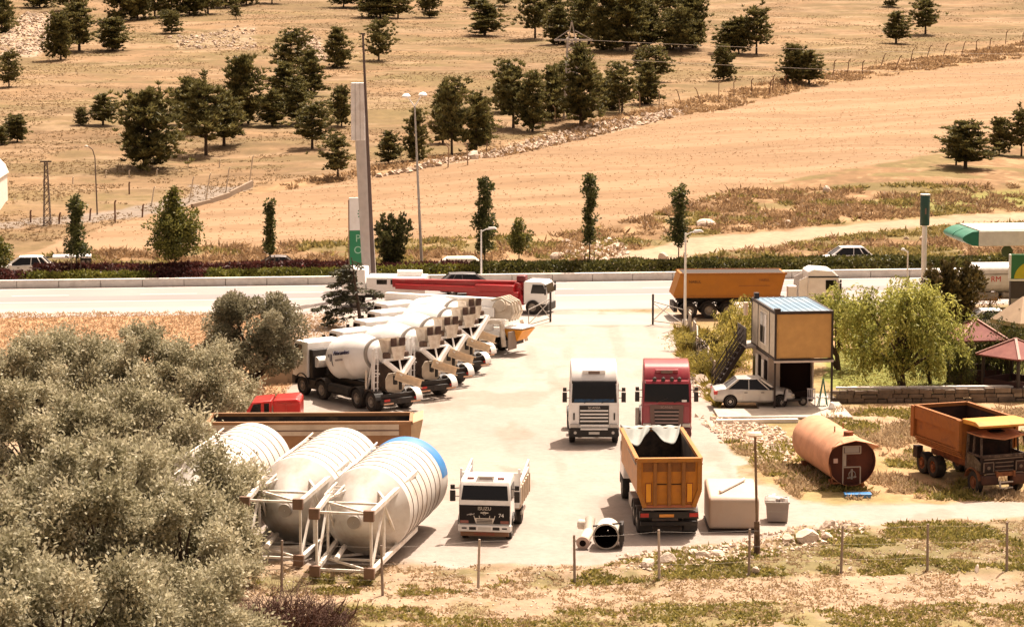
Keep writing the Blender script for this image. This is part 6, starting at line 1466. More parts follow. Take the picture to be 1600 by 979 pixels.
belt = [  # px, py of the crown centre base, scale, mesh, label
    (30, 655, 1.00, 0, 'grey green shrub at the left edge just below the dry strip'),
    (120, 650, 1.08, 1, 'grey green shrub with raised tuft below the road, second from left in back row'),
    (215, 652, 1.0, 2, 'grey green shrub in the back row left of the red cab'),
    (305, 660, .98, 0, 'grey green shrub right of the back row beside the tall tree'),
    (55, 780, 1.12, 2, 'pale leafed shrub at the left edge, middle row'),
    (190, 775, 1.2, 0, 'broad pale leafed shrub in the middle of the shrub mass'),
    (276, 866, 1.13, 1, 'grey green shrub hiding the leftmost silo'),
    (20, 930, 1.15, 1, 'grey green shrub at the left edge, third row'),
    (160, 930, 1.22, 2, 'large grey green shrub in the third row with dark gaps around it'),
    (282, 935, 1.02, 0, 'grey green shrub left of the silo frames'),
    (-30, 1090, 1.15, 2, 'grey green shrub in the lower left corner'),
    (110, 1100, 1.15, 1, 'grey green shrub at the bottom edge, second from the left corner'),
    (285, 1065, .95, 0, 'grey green shrub at the bottom edge beside the dead brush')]
for i, (px, py, s, k, lab) in enumerate(belt):
    plant('oleaster_shrub', lab, 'shrub', OL[k], G(px, py), (s, s, s * 1.0), i * 1.37, 'grey green shrubs filling the left side')
# ---- hillside pines
L_PINE = leafmat('pine_needle', (.052, .050, .016), (.225, .195, .068), .3, .6)
def pine(seed, Hh=6.5, W=2.4, gap=.42, round_=.6, trunkz=.10, sparse=1.0):
    """Black pine: irregular whorls of upturned branches carrying needle tufts."""
    global rng; rng = np.random.default_rng(seed); P = []; D = []; val = []; segs = [(Vector((0, 0, -.4)), Vector((0, 0, Hh * .9)), .16, .03)]
    side = rng.uniform(0, 6.28); z = Hh * trunkz
    while z < Hh * .96:
        f = (z / Hh - trunkz) / (1 - trunkz)
        env = W * (round_ * math.sqrt(max(.02, 1 - ((f - .36) / .66) ** 2)) + (1 - round_) * min(1, f / .15 + .55) * (1 - f))
        nb = int(rng.integers(6, 9) * sparse + .5); a0 = rng.uniform(0, 6.28)
        for k in range(nb):
            a = a0 + 6.28 * k / nb + rng.normal() * .35; ln = env * rng.uniform(.45, 1.15) * (1 + .18 * math.cos(a - side)) + .12
            zz = z + rng.normal() * gap * .55
            rise = ln * rng.uniform(.15, .75) * (.5 + .8 * f)
            tip = np.array((ln * math.cos(a), ln * math.sin(a), rise)); base = np.array((0, 0, zz))
            if k < 3: segs.append((Vector(base), Vector(base + tip * .9), .045, .012))
            nt_ = max(3, int(ln * 5.2)); v0 = rng.uniform(.05, .6)
            for j in range(nt_):
                u = .22 + .78 * (j + rng.random()) / nt_
                c = base + tip * u + rng.normal(size=3) * (.10 + .15 * ln * u) * np.array((1, 1, .6))
                n = 15; q = rdir(n); q[:, 2] = np.abs(q[:, 2]) * .9 + .15
                dd = unit(q + tip / (ln + .1) * .4 + np.array((0, 0, .25)))
                P.append(np.repeat(c[None], n, 0)); D.append(dd); val.append(np.clip(v0 + .25 * u + rng.normal(size=n) * .2, 0, 1))
        z += gap * rng.uniform(.7, 1.3)
    for k in range(7):
        c = np.array((rng.normal() * .16, rng.normal() * .16, Hh * rng.uniform(.86, .98))); n = 14; q = rdir(n); q[:, 2] = np.abs(q[:, 2]) + .4; P.append(np.repeat(c[None], n, 0)); D.append(unit(q)); val.append(rng.random(n))
    P = np.concatenate(P); D = np.concatenate(D); n = len(P)
    return leaf_mesh('crown', P, D, perp(D), .44 * rng.uniform(.65, 1.35, n), .135, np.concatenate(val), L_PINE), limb_mesh(segs, BARK, 5), Hh, W
PN_ = [pine(101), pine(102, 6.5, 2.0, .44, .35), pine(103, 6.5, 2.7, .40, .75, .06), pine(104, 6.5, 1.8, .46, .5, .16, .9), pine(105, 6.5, 2.3, .5, .8, .22, .85), pine(106, 6.5, 2.8, .42, .9, .10), pine(107, 6.5, 2.4, .5, .65, .26, .8), pine(108, 6.5, 2.3, .46, .3, .05), pine(109, 6.5, 2.6, .55, 1.0, .18, .8)]
clusters = [
 ('in the clump by the pale rock slide', [(95, 94, 66, 46), (124, 80, 70, 54), (176, 80, 46, 56), (108, 75, 55, 40)]),
 ('along the top edge, left part', [(62, 12, 40, 50), (112, 18, 48, 54), (188, 33, 62, 50), (215, 32, 66, 52), (242, 28, 60, 52), (268, 26, 64, 50), (296, 24, 60, 54), (325, 22, 52, 50), (352, 12, 50, 48), (385, 8, 46, 44), (425, 6, 40, 40)]),
 ('in the tight clump left of the column', [(302, 205, 74, 64), (322, 243, 104, 90), (350, 228, 80, 60), (378, 196, 96, 66), (288, 196, 55, 46)]),
 ('in the loose group beside the sign box', [(455, 122, 68, 64), (486, 150, 66, 58), (443, 168, 66, 66), (426, 198, 52, 52), (466, 194, 66, 52), (488, 233, 66, 68)]),
 ('just above the wheat by the twin lamp', [(528, 280, 62, 52), (607, 256, 46, 42), (651, 251, 76, 44)]),
 ('in the clump right of the twin lamp', [(695, 190, 52, 48), (706, 243, 108, 62), (744, 240, 86, 56), (755, 225, 66, 40), (692, 225, 80, 44)]),
 ('at the top edge near the mast', [(537, 12, 30, 44), (572, 12, 34, 46), (594, 28, 44, 62), (622, 29, 46, 48), (671, 28, 40, 36), (738, 12, 26, 26), (788, 10, 24, 26)]),
 ('in the clump at the pylon foot', [(792, 175, 66, 46), (802, 200, 94, 66), (832, 206, 84, 56), (862, 188, 80, 54), (880, 168, 64, 50), (908, 196, 112, 74)]),
 ('right of the pylon above the rocks', [(956, 172, 56, 46), (972, 176, 70, 52), (1012, 163, 62, 52), (1024, 128, 50, 54), (998, 110, 28, 26), (940, 168, 40, 40)]),
 ('in the big upper group behind the pylon', [(836, 60, 72, 54), (873, 70, 56, 46), (866, 40, 50, 50), (906, 66, 66, 52), (920, 70, 76, 56), (948, 78, 96, 70), (980, 80, 90, 66), (1004, 72, 84, 56), (1014, 76, 66, 44), (985, 25, 60, 50), (960, 20, 60, 60)]),
 ('in the upper group right of the biggest', [(1046, 28, 50, 52), (1064, 82, 60, 54), (1083, 76, 76, 60), (1052, 76, 50, 46), (1072, 24, 44, 36)]),
 ('in the trio above the leaning posts', [(1140, 84, 46, 48), (1154, 84, 50, 44), (1182, 85, 66, 54)]),
 ('in the trio on the fence line', [(1238, 130, 54, 46), (1264, 133, 50, 44), (1252, 128, 44, 40)]),
 ('on the weedy bank at right', [(1508, 264, 70, 76), (1494, 258, 50, 50), (1561, 242, 52, 42), (1596, 244, 66, 50)]),
]
singles = [(3, 52, 70, 46, 'dark pine cut by the left edge near the top corner'), (14, 136, 48, 38, 'small pine at the left edge below the rock slide'), (27, 222, 38, 42, 'small round pine at the left edge above the white shed'), (3, 226, 26, 26, 'tiny pine bush at the very left edge above the white shed'),
 (126, 196, 24, 24, 'tiny bushy pine left of a wider low pine'), (161, 196, 46, 46, 'low wide pine on open grass left of the largest pine'), (226, 262, 106, 106, 'largest broad dark pine standing alone left of the clump'), (268, 52, 30, 36, 'small round pine below the dark top edge trees'), (369, 31, 20, 22, 'tiny pine bush near the top right of the dark top edge trees'),
 (526, 106, 58, 46, 'rounded pine left of the mast top'), (592, 95, 56, 46, 'yellowish green pine right of the mast top'), (534, 198, 56, 38, 'slim pine partly behind the pale sign box'), (757, 56, 50, 60, 'wide low pine on open grass left of the upper group'), (1130, 126, 48, 38, 'small single stemmed pine above the leaning fence posts'),
 (1400, 68, 46, 44, 'single small pine with clear trunk on the right slope'), (1446, 54, 52, 50, 'full pine next to the small clear trunked pine'), (1394, 11, 34, 32, 'pine cut by the top edge above the right pair'), (1096, 158, 0, 0, '')]
SIZE = lambda h: 'tall' if h > 85 else 'small' if h < 48 else 'medium'
def put_pine(px, py, h, wpx, label, k, group='dark pines scattered over the dry hillside'):
    p = hit(px, py); s = FPX / p.y; me = PN_[k]; hz = h / s / me[2] / 1.0; wr_ = (wpx / s) / (2.2 * me[3])
    t = thing('pine_tree', label, 'pine tree', p, k * 1.1 + px * .37, group); t.scale = (wr_, wr_, hz); link('crown', me[0], t); link('trunk', me[1], t)
i = 0
for ph, trees in clusters:
    for j, (px, py, h, wpx) in enumerate(sorted(trees)):
        n = len(trees); o = 'leftmost' if j == 0 else 'rightmost' if j == n - 1 else f'{ORD[j]} from the left'
        put_pine(px, py, h * 1.05, wpx * 1.22, f'{SIZE(h)} dark pine {ph}, {o}', (i * 5 + j) % 9); i += 1
for px, py, h, wpx, lab in singles:
    if h: put_pine(px, py, h * 1.05, wpx * 1.22, lab, 2 if wpx > 90 else i % 9); i += 1
# ---- roadside trees in the median
L_STREET = leafmat('street_tree_leaf', (.035, .042, .012), (.165, .165, .045), .3)
L_MAPLE = leafmat('maple_leaf', (.06, .068, .014), (.26, .235, .05), .3)
def street_tree(seed, Hh, prof, leafm, leaf=.20, dens=150, trunk=.28, r0=.06):
    """prof: list of (f, radius) along the height"""
    global rng; rng = np.random.default_rng(seed); P = []; D = []; val = []; segs = []
    z0 = Hh * trunk; n = int((Hh - z0) / .16)
    for i in range(n):
        z = z0 + (Hh - z0) * i / n; f = (z - z0) / (Hh - z0); rad = np.interp(f, [p[0] for p in prof], [p[1] for p in prof]) * rng.uniform(.6, 1.3); ox = rng.normal(size=2) * .10
        if rng.random() < .12 and .1 < f < .9: rad *= .35
        kk = max(3, int(4 + rad * rad * 9))
        for k in range(kk):
            a = rng.uniform(0, 6.28); rr = rad * rng.random() ** .5 * rng.uniform(.75, 1.1); c = np.array((rr * math.cos(a) + ox[0], rr * math.sin(a) + ox[1], z + rng.normal() * .10))
            m_ = rng.integers(14, 24); q = rdir(m_); sz = .17 + .06 * rad
            P.append(c + q * sz * (rng.random(m_) ** .4)[:, None]); D.append(unit(q + np.array((0, 0, .1)) + rdir(m_) * .5)); val.append(np.clip(rng.uniform(.1, .8) + rng.normal(size=m_) * .2, 0, 1))
            if k == 0 and rad > .25: segs.append((Vector((0, 0, z - rad * .5)), Vector(c), .025, .008))
    segs.append((Vector((0, 0, -.1)), Vector((0, 0, z0 + (Hh - z0) * .9)), r0, r0 * .3))
    P = np.concatenate(P); D = np.concatenate(D); n = len(P)
    return leaf_mesh('crown', P, D, perp(D), leaf * rng.uniform(.7, 1.3, n), leaf * .7, np.concatenate(val), leafm), limb_mesh(segs, BARK, 6)
med = [
 (115, 306, .9, [(0, .75), (.12, .92), (.25, .5), (.4, .55), (.6, .5), (.8, .55), (.92, .45), (1, .12)], L_STREET, .30, 'narrow dark street tree at left with stake frame around its foot'),
 (270, 291, 2, [(0, .9), (.1, 1.5), (.3, 2.0), (.5, 1.7), (.7, 1.0), (.88, .5), (1, .12)], L_MAPLE, .24, 'broad yellowish green roadside maple with rounded crown'),
 (420, 312, .5, [(0, .3), (.1, .42), (.3, .36), (.38, .12), (.48, .2), (.55, .34), (.75, .26), (.9, .24), (1, .1)], L_STREET, .33, 'thinnest street tree with two leaf tufts, right of the maple'),
 (757, 275, .9, [(0, .5), (.15, .75), (.4, .8), (.55, .5), (.75, .5), (.9, .45), (1, .15)], L_STREET, .24, 'dense narrow street tree just left of the round lollipop tree'),
 (811, 342, .9, [(0, .35), (.2, .75), (.5, .85), (.8, .6), (1, .15)], L_MAPLE, .42, 'small lollipop shaped street tree with short stem'),
 (922, 270, .6, [(0, .35), (.1, .55), (.3, .6), (.4, .25), (.5, .3), (.62, .5), (.75, .55), (.9, .35), (1, .12)], L_STREET, .30, 'slender street tree with gap in its crown in the middle of the median'),
 (1062, 290, .8, [(0, .4), (.12, .75), (.3, .85), (.45, .65), (.6, .5), (.8, .45), (.92, .4), (1, .12)], L_STREET, .32, 'narrow street tree just left of the white lamp by the gate'),
 (-6, 372, .8, [(0, .6), (.3, .9), (.7, .7), (1, .2)], L_MAPLE, .3, 'yellow green young tree cut by the left edge above the road')]
SS = FPX / 190.0
for i, (px, top, wd, prof, lm, tk, lab) in enumerate(med):
    X = (px - 800) / SS; t0 = X / RC; b_ = RP(t0, 3.2, .35); b_.x = (px - 800) / FPX * b_.y; b_.y = 187.6 + RS * b_.x + 3.2
    s = FPX / b_.y; _, pyb = project(b_.x, b_.y, .35); Hh = (pyb - top) / s
    m = street_tree(300 + i, Hh, prof, lm, dens=150, trunk=tk)
    plant('street_tree', lab, 'tree', m, b_, 1, 0, 'young street trees along the median')
    if i in (0, 2, 5):
        b = MB()
        for sx in (-.35, .35): b.bar((sx, 0, 0), (sx, 0, 1.5), .06)
        b.bar((-.35, 0, 1.3), (.35, 0, 1.3), .06); o = b.build('tree_stake', WOOD); o.location = b_ + Vector((0, -.3, 0)); tag(o, f'wooden stake frame around the foot of the {["left narrow street tree", "", "thinnest street tree", "", "", "slender middle street tree"][i]}', 'stake', 'tree stake frames')
# juniper with several upright plumes, behind the sign column
def plumed(seed, Hh, W, npl, mt):
    global rng; rng = np.random.default_rng(seed); P = []; D = []; val = []; segs = []
    for k in range(npl):
        a = rng.uniform(0, 6.28); rr = W * math.sqrt(rng.random()); tip = np.array((rr * math.cos(a), rr * math.sin(a) * .8, Hh * rng.uniform(.72, 1.0) * (1 - .18 * (rr / W) ** 2) + .25 * Hh * (rr / W) * rng.random() * .6)); base = np.array((tip[0] * .18, tip[1] * .18, .25))
        m_ = 46
        for j in range(m_):
            u = (j + rng.random()) / m_; w_ = .38 * math.sin(math.pi * (u * .78 + .16)) + .04; c = base + (tip - base) * u + rng.normal(size=3) * w_ * .55
            n = 9; q = rdir(n); P.append(np.repeat(c[None], n, 0) + q * .05); D.append(unit(q * .6 + (tip - base) / Hh)); val.append(np.clip(rng.uniform(.05, .7) + rng.normal(size=n) * .2, 0, 1))
        segs.append((Vector((0, 0, -.1)), Vector(base + (tip - base) * .7), .06, .015))
    P = np.concatenate(P); D = np.concatenate(D); n = len(P)
    return leaf_mesh('crown', P, D, perp(D), .26 * rng.uniform(.7, 1.3, n), .13, np.concatenate(val), mt), limb_mesh(segs, BARK, 5)
L_JUN = leafmat('juniper_leaf', (.032, .036, .012), (.15, .135, .045), .3)
b_ = RP((617 - 800) / SS, 5.0, .3); plant('juniper_bush', 'dark juniper with upright plumes right of the tall sign column', 'bush', plumed(55, 4.4, 1.65, 15, L_JUN), b_)
# cedar with drooping tiers
def cedar(seed):
    global rng; rng = np.random.default_rng(seed); P = []; D = []; val = []; segs = [(Vector((.4, 0, -.1)), Vector((-.2, 0, 4.9)), .16, .03)]
    for k in range(20):
        z = .9 + 3.9 * (k / 20) + rng.normal() * .1; f = (z - .9) / 3.9; a = rng.uniform(0, 6.28); ln = (3.5 - 2.6 * f) * rng.uniform(.55, 1.1)
        if k % 3 == 0: a = math.pi + rng.normal() * .35
        base = np.array((.35 - .5 * f, 0, z)); tip = np.array((math.cos(a) * ln, math.sin(a) * ln * .8, -.1 + .22 * rng.normal()))
        segs.append((Vector(base), Vector(base + tip), .04, .01))
        m_ = int(ln * 13)
        for j in range(m_):
            u = rng.random() ** .7; sd_ = np.array((-tip[1], tip[0], 0)) / ln; c = base + tip * u + sd_ * rng.normal() * .30 * (1 - .5 * u) + np.array((0, 0, -.35 * u * u + rng.normal() * .05))
            n = 12; q = rdir(n) * np.array((1, 1, .45)); P.append(np.repeat(c[None], n, 0) + q * .08); D.append(unit(q + tip / ln * .7 + np.array((0, 0, -.15)))); val.append(np.clip(rng.uniform(.05, .8) + rng.normal(size=n) * .2, 0, 1))
    P = np.concatenate(P); D = np.concatenate(D); n = len(P)
    return leaf_mesh('crown', P, D, perp(D), .24 * rng.uniform(.7, 1.3, n), .09, np.concatenate(val), leafmat('cedar_needle', (.03, .032, .016), (.14, .13, .07), .2)), limb_mesh(segs, BARK, 6)
plant('cedar_tree', 'dark cedar with spreading tiers in front of the tall sign column', 'tree', cedar(61), G(555, 512), (1.0, 1.0, .93))
# willow, pine and bushes of the garden
def willow(seed, Hh, W, m1, droop=1.0, ncl=85, lf=.22):
    global rng; rng = np.random.default_rng(seed); P = []; D = []; val = []; segs = []
    for k in range(ncl):
        a = rng.uniform(0, 6.28); zf = rng.uniform(.32, .98); rr = W * math.sqrt(max(.03, 1 - ((zf - .50) / .52) ** 2)) * rng.uniform(.35, 1.0)
        c = np.array((rr * math.cos(a), rr * math.sin(a) * .85, zf * Hh)); v0 = rng.uniform(.1, .7)
        for j in range(9):
            ln = rng.uniform(.5, 1.25) * droop; out = np.array((math.cos(a), math.sin(a), 0)) * rng.uniform(.05, .55) + rng.normal(size=3) * .22; out[2] = 0; s0 = c + rng.normal(size=3) * .28
            m_ = int(ln * 24); u = rng.random(m_); pts = s0 + out * u[:, None] + np.array((0, 0, .22)) * np.sin(u * 2.2)[:, None] - np.array((0, 0, ln)) * (u ** 1.7)[:, None]
            dd = unit(out[None] * .4 + np.array((0, 0, -1.0)) * (.3 + u[:, None]) + rdir(m_) * .8); P.append(pts + rng.normal(size=(m_, 3)) * .06); D.append(dd); val.append(np.clip(v0 + rng.normal(size=m_) * .22, 0, 1))
        if k % 4 == 0:
            c0 = Vector((0, 0, Hh * .18)); md = c0.lerp(Vector(c), .55) + Vector((0, 0, .3)); segs += [(c0, md, .10, .06), (md, Vector(c), .06, .015)]
    segs += [(Vector((.15, 0, -.1)), Vector((0, 0, Hh * .25)), .17, .13), (Vector((0, 0, .1)), Vector((-.7, 0, Hh * .38)), .12, .07)]
    P = np.concatenate(P); D = np.concatenate(D); n = len(P)
    return leaf_mesh('crown', P, D, perp(D), lf * rng.uniform(.7, 1.3, n), lf * .38, np.concatenate(val), m1), limb_mesh(segs, BARK, 6)
L_WIL = leafmat('willow_leaf', (.16, .17, .033), (.58, .55, .15), .5)
L_BUSH = leafmat('bush_leaf', (.13, .12, .025), (.54, .44, .11), .5)
plant('willow_tree', 'large drooping yellow green willow in the walled garden', 'tree', willow(71, 5.9, 3.45, L_WIL, 1.0, 120), G(1408, 612))
plant('willow_bush', 'smaller green tree behind the container, left of the large willow', 'tree', willow(72, 4.6, 2.0, L_WIL, .8, 46), Vector((18.7, 146.0, 0)))
bm = willow(73, 3.0, 1.7, L_BUSH, .5, 40, .18)
plant('garden_bush', 'bright green bush between the panel fence and the container', 'bush', bm, Vector((13.1, 147.0, 0)), (.85, 1.0, 1.15), .3, 'green bushes along the panel fence')
plant('garden_bush', 'green bush nearest the container stair', 'bush', bm, Vector((12.5, 143.2, 0)), (.75, .75, .8), 1.7, 'green bushes along the panel fence')
plant('garden_bush', 'tall green bush beside the orange trailer wheels', 'bush', bm, Vector((13.9, 152.0, 0)), (.75, .9, 1.15), 2.9, 'green bushes along the panel fence')
plant('garden_bush', 'yellow green weed bush at the yard edge by the gate', 'bush', bm, Vector((10.75, 153.0, 0)), (.38, .9, .42), 4.2, 'green bushes along the panel fence')
plant('garden_bush', 'low yellowish bush behind the crimson truck', 'bush', bm, Vector((10.7, 142.5, 0)), (.40, .8, .55), 5.2, 'green bushes along the panel fence')
dm = willow(74, 2.2, 1.0, leafmat('dark_weed_leaf', (.03, .02, .01), (.11, .075, .03), .15), .4, 26, .16)
plant('dark_bush', 'dark brown bush at the foot of the grey panel fence', 'bush', dm, Vector((11.4, 146.6, 0)), .8, 0)
L_PINE2 = leafmat('garden_pine_needle', (.045, .037, .013), (.20, .145, .05), .2)
gp_ = plumed(56, 4.6, 2.1, 30, L_PINE2); plant('garden_pine', 'dark brownish pine with upright shoots right of the willow', 'pine tree', gp_, G(1487, 520), (1.05, 1.05, 1.0))
bl = [(1452, 600, .55, 1.1), (1528, 588, .8, 1.2), (1572, 604, .9, 1.25), (1590, 560, .8, 1.0), (1500, 612, .5, .9), (1556, 520, .7, .55), (1350, 545, .8, .8), (1420, 540, .8, .7)]
labs = ['leafy shrub under the right side of the willow', 'vine covered shrub between the two gazebos', 'tall vine shrub in front of the lower gazebo', 'yellow green shrub at the right edge beside the gazebos', 'small shrub on the stone wall under the willow edge', 'clipped shrub in front of the white parked car', 'dark shrub in the shade behind the container right side', 'dark shrub in the shade behind the willow trunk']
vm = willow(75, 2.6, 1.3, leafmat('vine_leaf', (.035, .042, .012), (.17, .165, .045), .3), .6, 40, .17)
for (px, py, a, z), lab in zip(bl, labs): plant('garden_shrub', lab, 'shrub', vm, G(px, py), (a, a, z), px * .1, 'shrubs of the walled garden')
plant('flower_bush', 'orange flowering bush in a pot beside the tanker', 'bush', willow(76, 1.5, .6, leafmat('orange_flower', (.12, .09, .02), (.62, .28, .03), .2), .3, 16, .13), G(1545, 500))
# ---- median hedges
def hedge(label, t0, t1, n0, n1, h, mt, seed):
    global rng; rng = np.random.default_rng(seed); A = (t1 - t0) * (n1 - n0); N = int(A * 170)
    t = rng.uniform(t0, t1, N); nv = rng.uniform(n0, n1, N); hh = h * (.55 + .65 * fbm(t / 2.2, nv / 1.6 + seed, seed, 4)); edge = np.minimum(nv - n0, n1 - nv); hh = hh * np.clip(edge / .5, .3, 1)
    z = .32 + hh * (1 - rng.random(N) ** 2.2)
    P = np.stack([t * RC - nv * RSN, 187.6 + t * RSN + nv * RC, z], -1); D = unit(rdir(N) * .7 + np.array((0, -.1, .6)))
    val = np.clip(.4 + rng.normal(size=N) * .2 + (fbm(t / 1.5, nv, seed + 5, 3) - .5) * 1.0, 0, 1)
    o = link('median_hedge', leaf_mesh('median_hedge', P, D, perp(D), .28 * rng.uniform(.7, 1.3, N), .16, val, mt)); return tag(o, label, 'hedge', 'low hedges in the median')
L_HG = leafmat('hedge_leaf', (.075, .082, .015), (.28, .255, .05), .3); L_HP = leafmat('barberry_leaf', (.045, .014, .012), (.16, .05, .038), .25); L_HD = leafmat('dark_hedge_leaf', (.04, .045, .011), (.19, .17, .042), .25)
X2T = lambda px: (px - 800) / SS
hedge('dark purple hedge at the left end of the median in front of the white car', X2T(-300), X2T(60), .6, 2.4, .85, L_HP, 1)
hedge('bright green low hedge left of the round maple', X2T(45), X2T(250), .5, 2.2, .60, L_HG, 2)
hedge('dark purple hedge running behind the left green hedges', X2T(60), X2T(560), 2.5, 4.6, .95, L_HP, 3)
hedge('dark purple hedge around the foot of the round maple', X2T(240), X2T(330), .5, 2.4, .7, L_HP, 4)
hedge('bright green low hedge between the maple and the sign column', X2T(325), X2T(560), .5, 2.3, .65, L_HG, 5)
hedge('dark purple hedge behind the sign column and the juniper', X2T(560), X2T(740), 1.2, 4.6, .75, L_HP, 6)
hedge('green hedge right of the sign column behind the red boom', X2T(590), X2T(760), .5, 1.9, .85, L_HG, 7)
hedge('long dark green hedge from the lollipop tree to the green topped pole', X2T(740), X2T(1400), .5, 3.4, .95, L_HD, 8)
hedge('long dark green hedge at the right end of the median', X2T(1400), X2T(2000), .5, 3.4, .95, L_HD, 9)
# ---- dead brush, bottom centre left
def brush(seed):
    global rng; rng = np.random.default_rng(seed); b = MB()
    for k in range(760):
        x = rng.uniform(-2.4, 2.4); y = rng.uniform(-1.4, 1.2); hmax = 1.75 * max(.12, 1 - (x / 2.5) ** 2) * max(.3, 1 - (y / 1.8) ** 2)
        p = Vector((x, y, 0)); d = Vector((rng.normal() * .6, rng.normal() * .6, 1)).normalized(); L_ = hmax * rng.uniform(.5, 1.15); q = p + d * L_ * .55; e = q + (d + Vector((rng.normal() * .6, rng.normal() * .6, .1))).normalized() * L_ * .5
        b.cyl(p, q, .020, .014, 3, caps=False); b.cyl(q, e, .014, .006, 3, caps=False)
        for j in range(3):
            f = q.lerp(e, rng.random()); b.cyl(f, f + Vector((rng.normal(), rng.normal(), rng.normal() * .6 + .2)).normalized() * L_ * .28, .007, .003, 3, caps=False)
    for k in range(5):
        x = -1 + k * .7; b.tube([(x, -.6, .1), (x + .5, -.7, .7), (x + .8 + rng.normal() * .2, -.8, 1.2)], [.04, .03, .012], 5)
    return b
o = brush(5).build('dead_brush', mat('dead_twig', (.105, .050, .034), .9, var=.35, scale=3)); o.location = hit(455, 982); tag(o, 'reddish brown heap of dead twigs at the bottom beside the grey green shrubs', 'brush')
# ================================================================== grass, weeds, rocks
def tufts(name, X, Y, h, w, val, m, blades=4, lean=.5, label=None):
    n = len(X); Z = T(X, Y); k = blades
    P = np.repeat(np.stack([X, Y, Z - .02], -1), k, 0); N = n * k
    P[:, :2] += rng.normal(size=(N, 2)) * np.repeat(w, k)[:, None] * .6
    D = unit(np.concatenate([rng.normal(size=(N, 2)) * (lean + .55), np.ones((N, 1))], -1)); U = unit(np.cross(D, np.concatenate([rng.normal(size=(N, 2)), np.zeros((N, 1))], -1) + 1e-3))
    me = leaf_mesh(name, P, D, U, np.repeat(h, k) * rng.uniform(.6, 1.3, N), np.repeat(w, k) * .9, np.clip(np.repeat(val, k) + rng.normal(size=N) * .15, 0, 1), m)
    return tag(link(name, me), kind='stuff')
def pxpoly(poly, n):
    xs = [p[0] for p in poly]; ys = [p[1] for p in poly]; out = []
    X = np.empty(0); Y = np.empty(0)
    c = [tuple(G(x, y)[:2]) for x, y in poly] if min(ys) > 440 else [tuple(hit(x, y)[:2]) for x, y in poly]
    x0, x1 = min(p[0] for p in c), max(p[0] for p in c); y0, y1 = min(p[1] for p in c), max(p[1] for p in c)
    while len(X) < n:
        x = rng.uniform(x0, x1, n * 2); y = rng.uniform(y0, y1, n * 2); k = inside(x, y, c) > 0; X = np.concatenate([X, x[k]]); Y = np.concatenate([Y, y[k]])
    return X[:n], Y[:n]
rng = np.random.default_rng(77)
L_DRY = leafmat('dry_grass_blade', (.30, .205, .11), (.50, .37, .225), .45)
L_GRN = leafmat('green_weed_leaf', (.13, .12, .028), (.38, .31, .09), .4)
L_BRN = leafmat('brown_weed_stalk', (.20, .12, .06), (.42, .28, .15), .4)
# foreground weeds along the fence (patchy)
def patch(X, Y, s, thr, seed): return fbm(X / s, Y / s, seed, 4) > thr
X, Y = pxpoly([(370, 885), (640, 915), (900, 905), (1000, 868), (1200, 842), (1420, 814), (1700, 812), (1700, 892), (1170, 902), (900, 915), (640, 930), (420, 930)], 16000); k = patch(X, Y, 1.6, .50, 61); X, Y = X[k], Y[k]; n = len(X)
tufts('green_weeds', X, Y, rng.uniform(.06, .26, n), rng.uniform(.05, .11, n), rng.random(n), L_GRN, 4, .7)
X, Y = pxpoly([(370, 885), (640, 890), (900, 890), (1000, 868), (1200, 842), (1420, 814), (1700, 812), (1700, 1000), (380, 1000)], 16000); k = patch(X, Y, 1.1, .48, 62); X, Y = X[k], Y[k]; n = len(X)
tufts('dry_grass', X, Y, rng.uniform(.05, .20, n), rng.uniform(.04, .09, n), rng.random(n), L_DRY, 4, .8)
X, Y = pxpoly([(520, 950), (1700, 940), (1700, 1010), (520, 1010)], 9000); k = patch(X, Y, 2.0, .47, 63); X, Y = X[k], Y[k]; n = len(X)
tufts('green_weeds', X, Y, rng.uniform(.06, .22, n), rng.uniform(.05, .10, n), rng.random(n), L_GRN, 4, .7)
# right plot
PR = [(1130, 690), (1245, 780), (1700, 784), (1700, 640), (1310, 640), (1240, 690)]
X, Y = pxpoly(PR, 22000); k = patch(X, Y, 2.2, .52, 64); X, Y = X[k], Y[k]; n = len(X)
tufts('dry_grass', X, Y, rng.uniform(.10, .42, n), rng.uniform(.05, .10, n), rng.random(n), L_DRY, 4, .5)
X, Y = pxpoly(PR, 15000); k = patch(X, Y, 2.4, .51, 65); X, Y = X[k], Y[k]; n = len(X)
tufts('green_weeds', X, Y, rng.uniform(.10, .36, n), rng.uniform(.06, .12, n), rng.random(n), L_GRN, 4, .5)
X, Y = pxpoly([(1056, 515), (1110, 520), (1140, 590), (1120, 640), (1098, 605), (1066, 560)], 2500); n = len(X)
tufts('green_weeds', X, Y, rng.uniform(.15, .6, n), rng.uniform(.08, .16, n), rng.random(n), leafmat('yellow_weed_leaf', (.14, .12, .02), (.42, .32, .07), .3), 4, .5)
X, Y = pxpoly([(1310, 550), (1640, 545), (1640, 608), (1310, 608)], 9000); n = len(X)
tufts('lawn_blades', X, Y, rng.uniform(.04, .12, n), rng.uniform(.05, .09, n), rng.random(n), L_GRN, 3, .6)
# left dry strip
X, Y = pxpoly([(-300, 490), (300, 488), (520, 492), (545, 505), (470, 570), (430, 640), (-300, 600)], 20000); n = len(X)
tufts('dry_grass', X, Y, rng.uniform(.08, .3, n), rng.uniform(.05, .1, n), rng.random(n), leafmat('tan_grass_blade', (.38, .245, .14), (.52, .37, .23), .45), 3, .5)
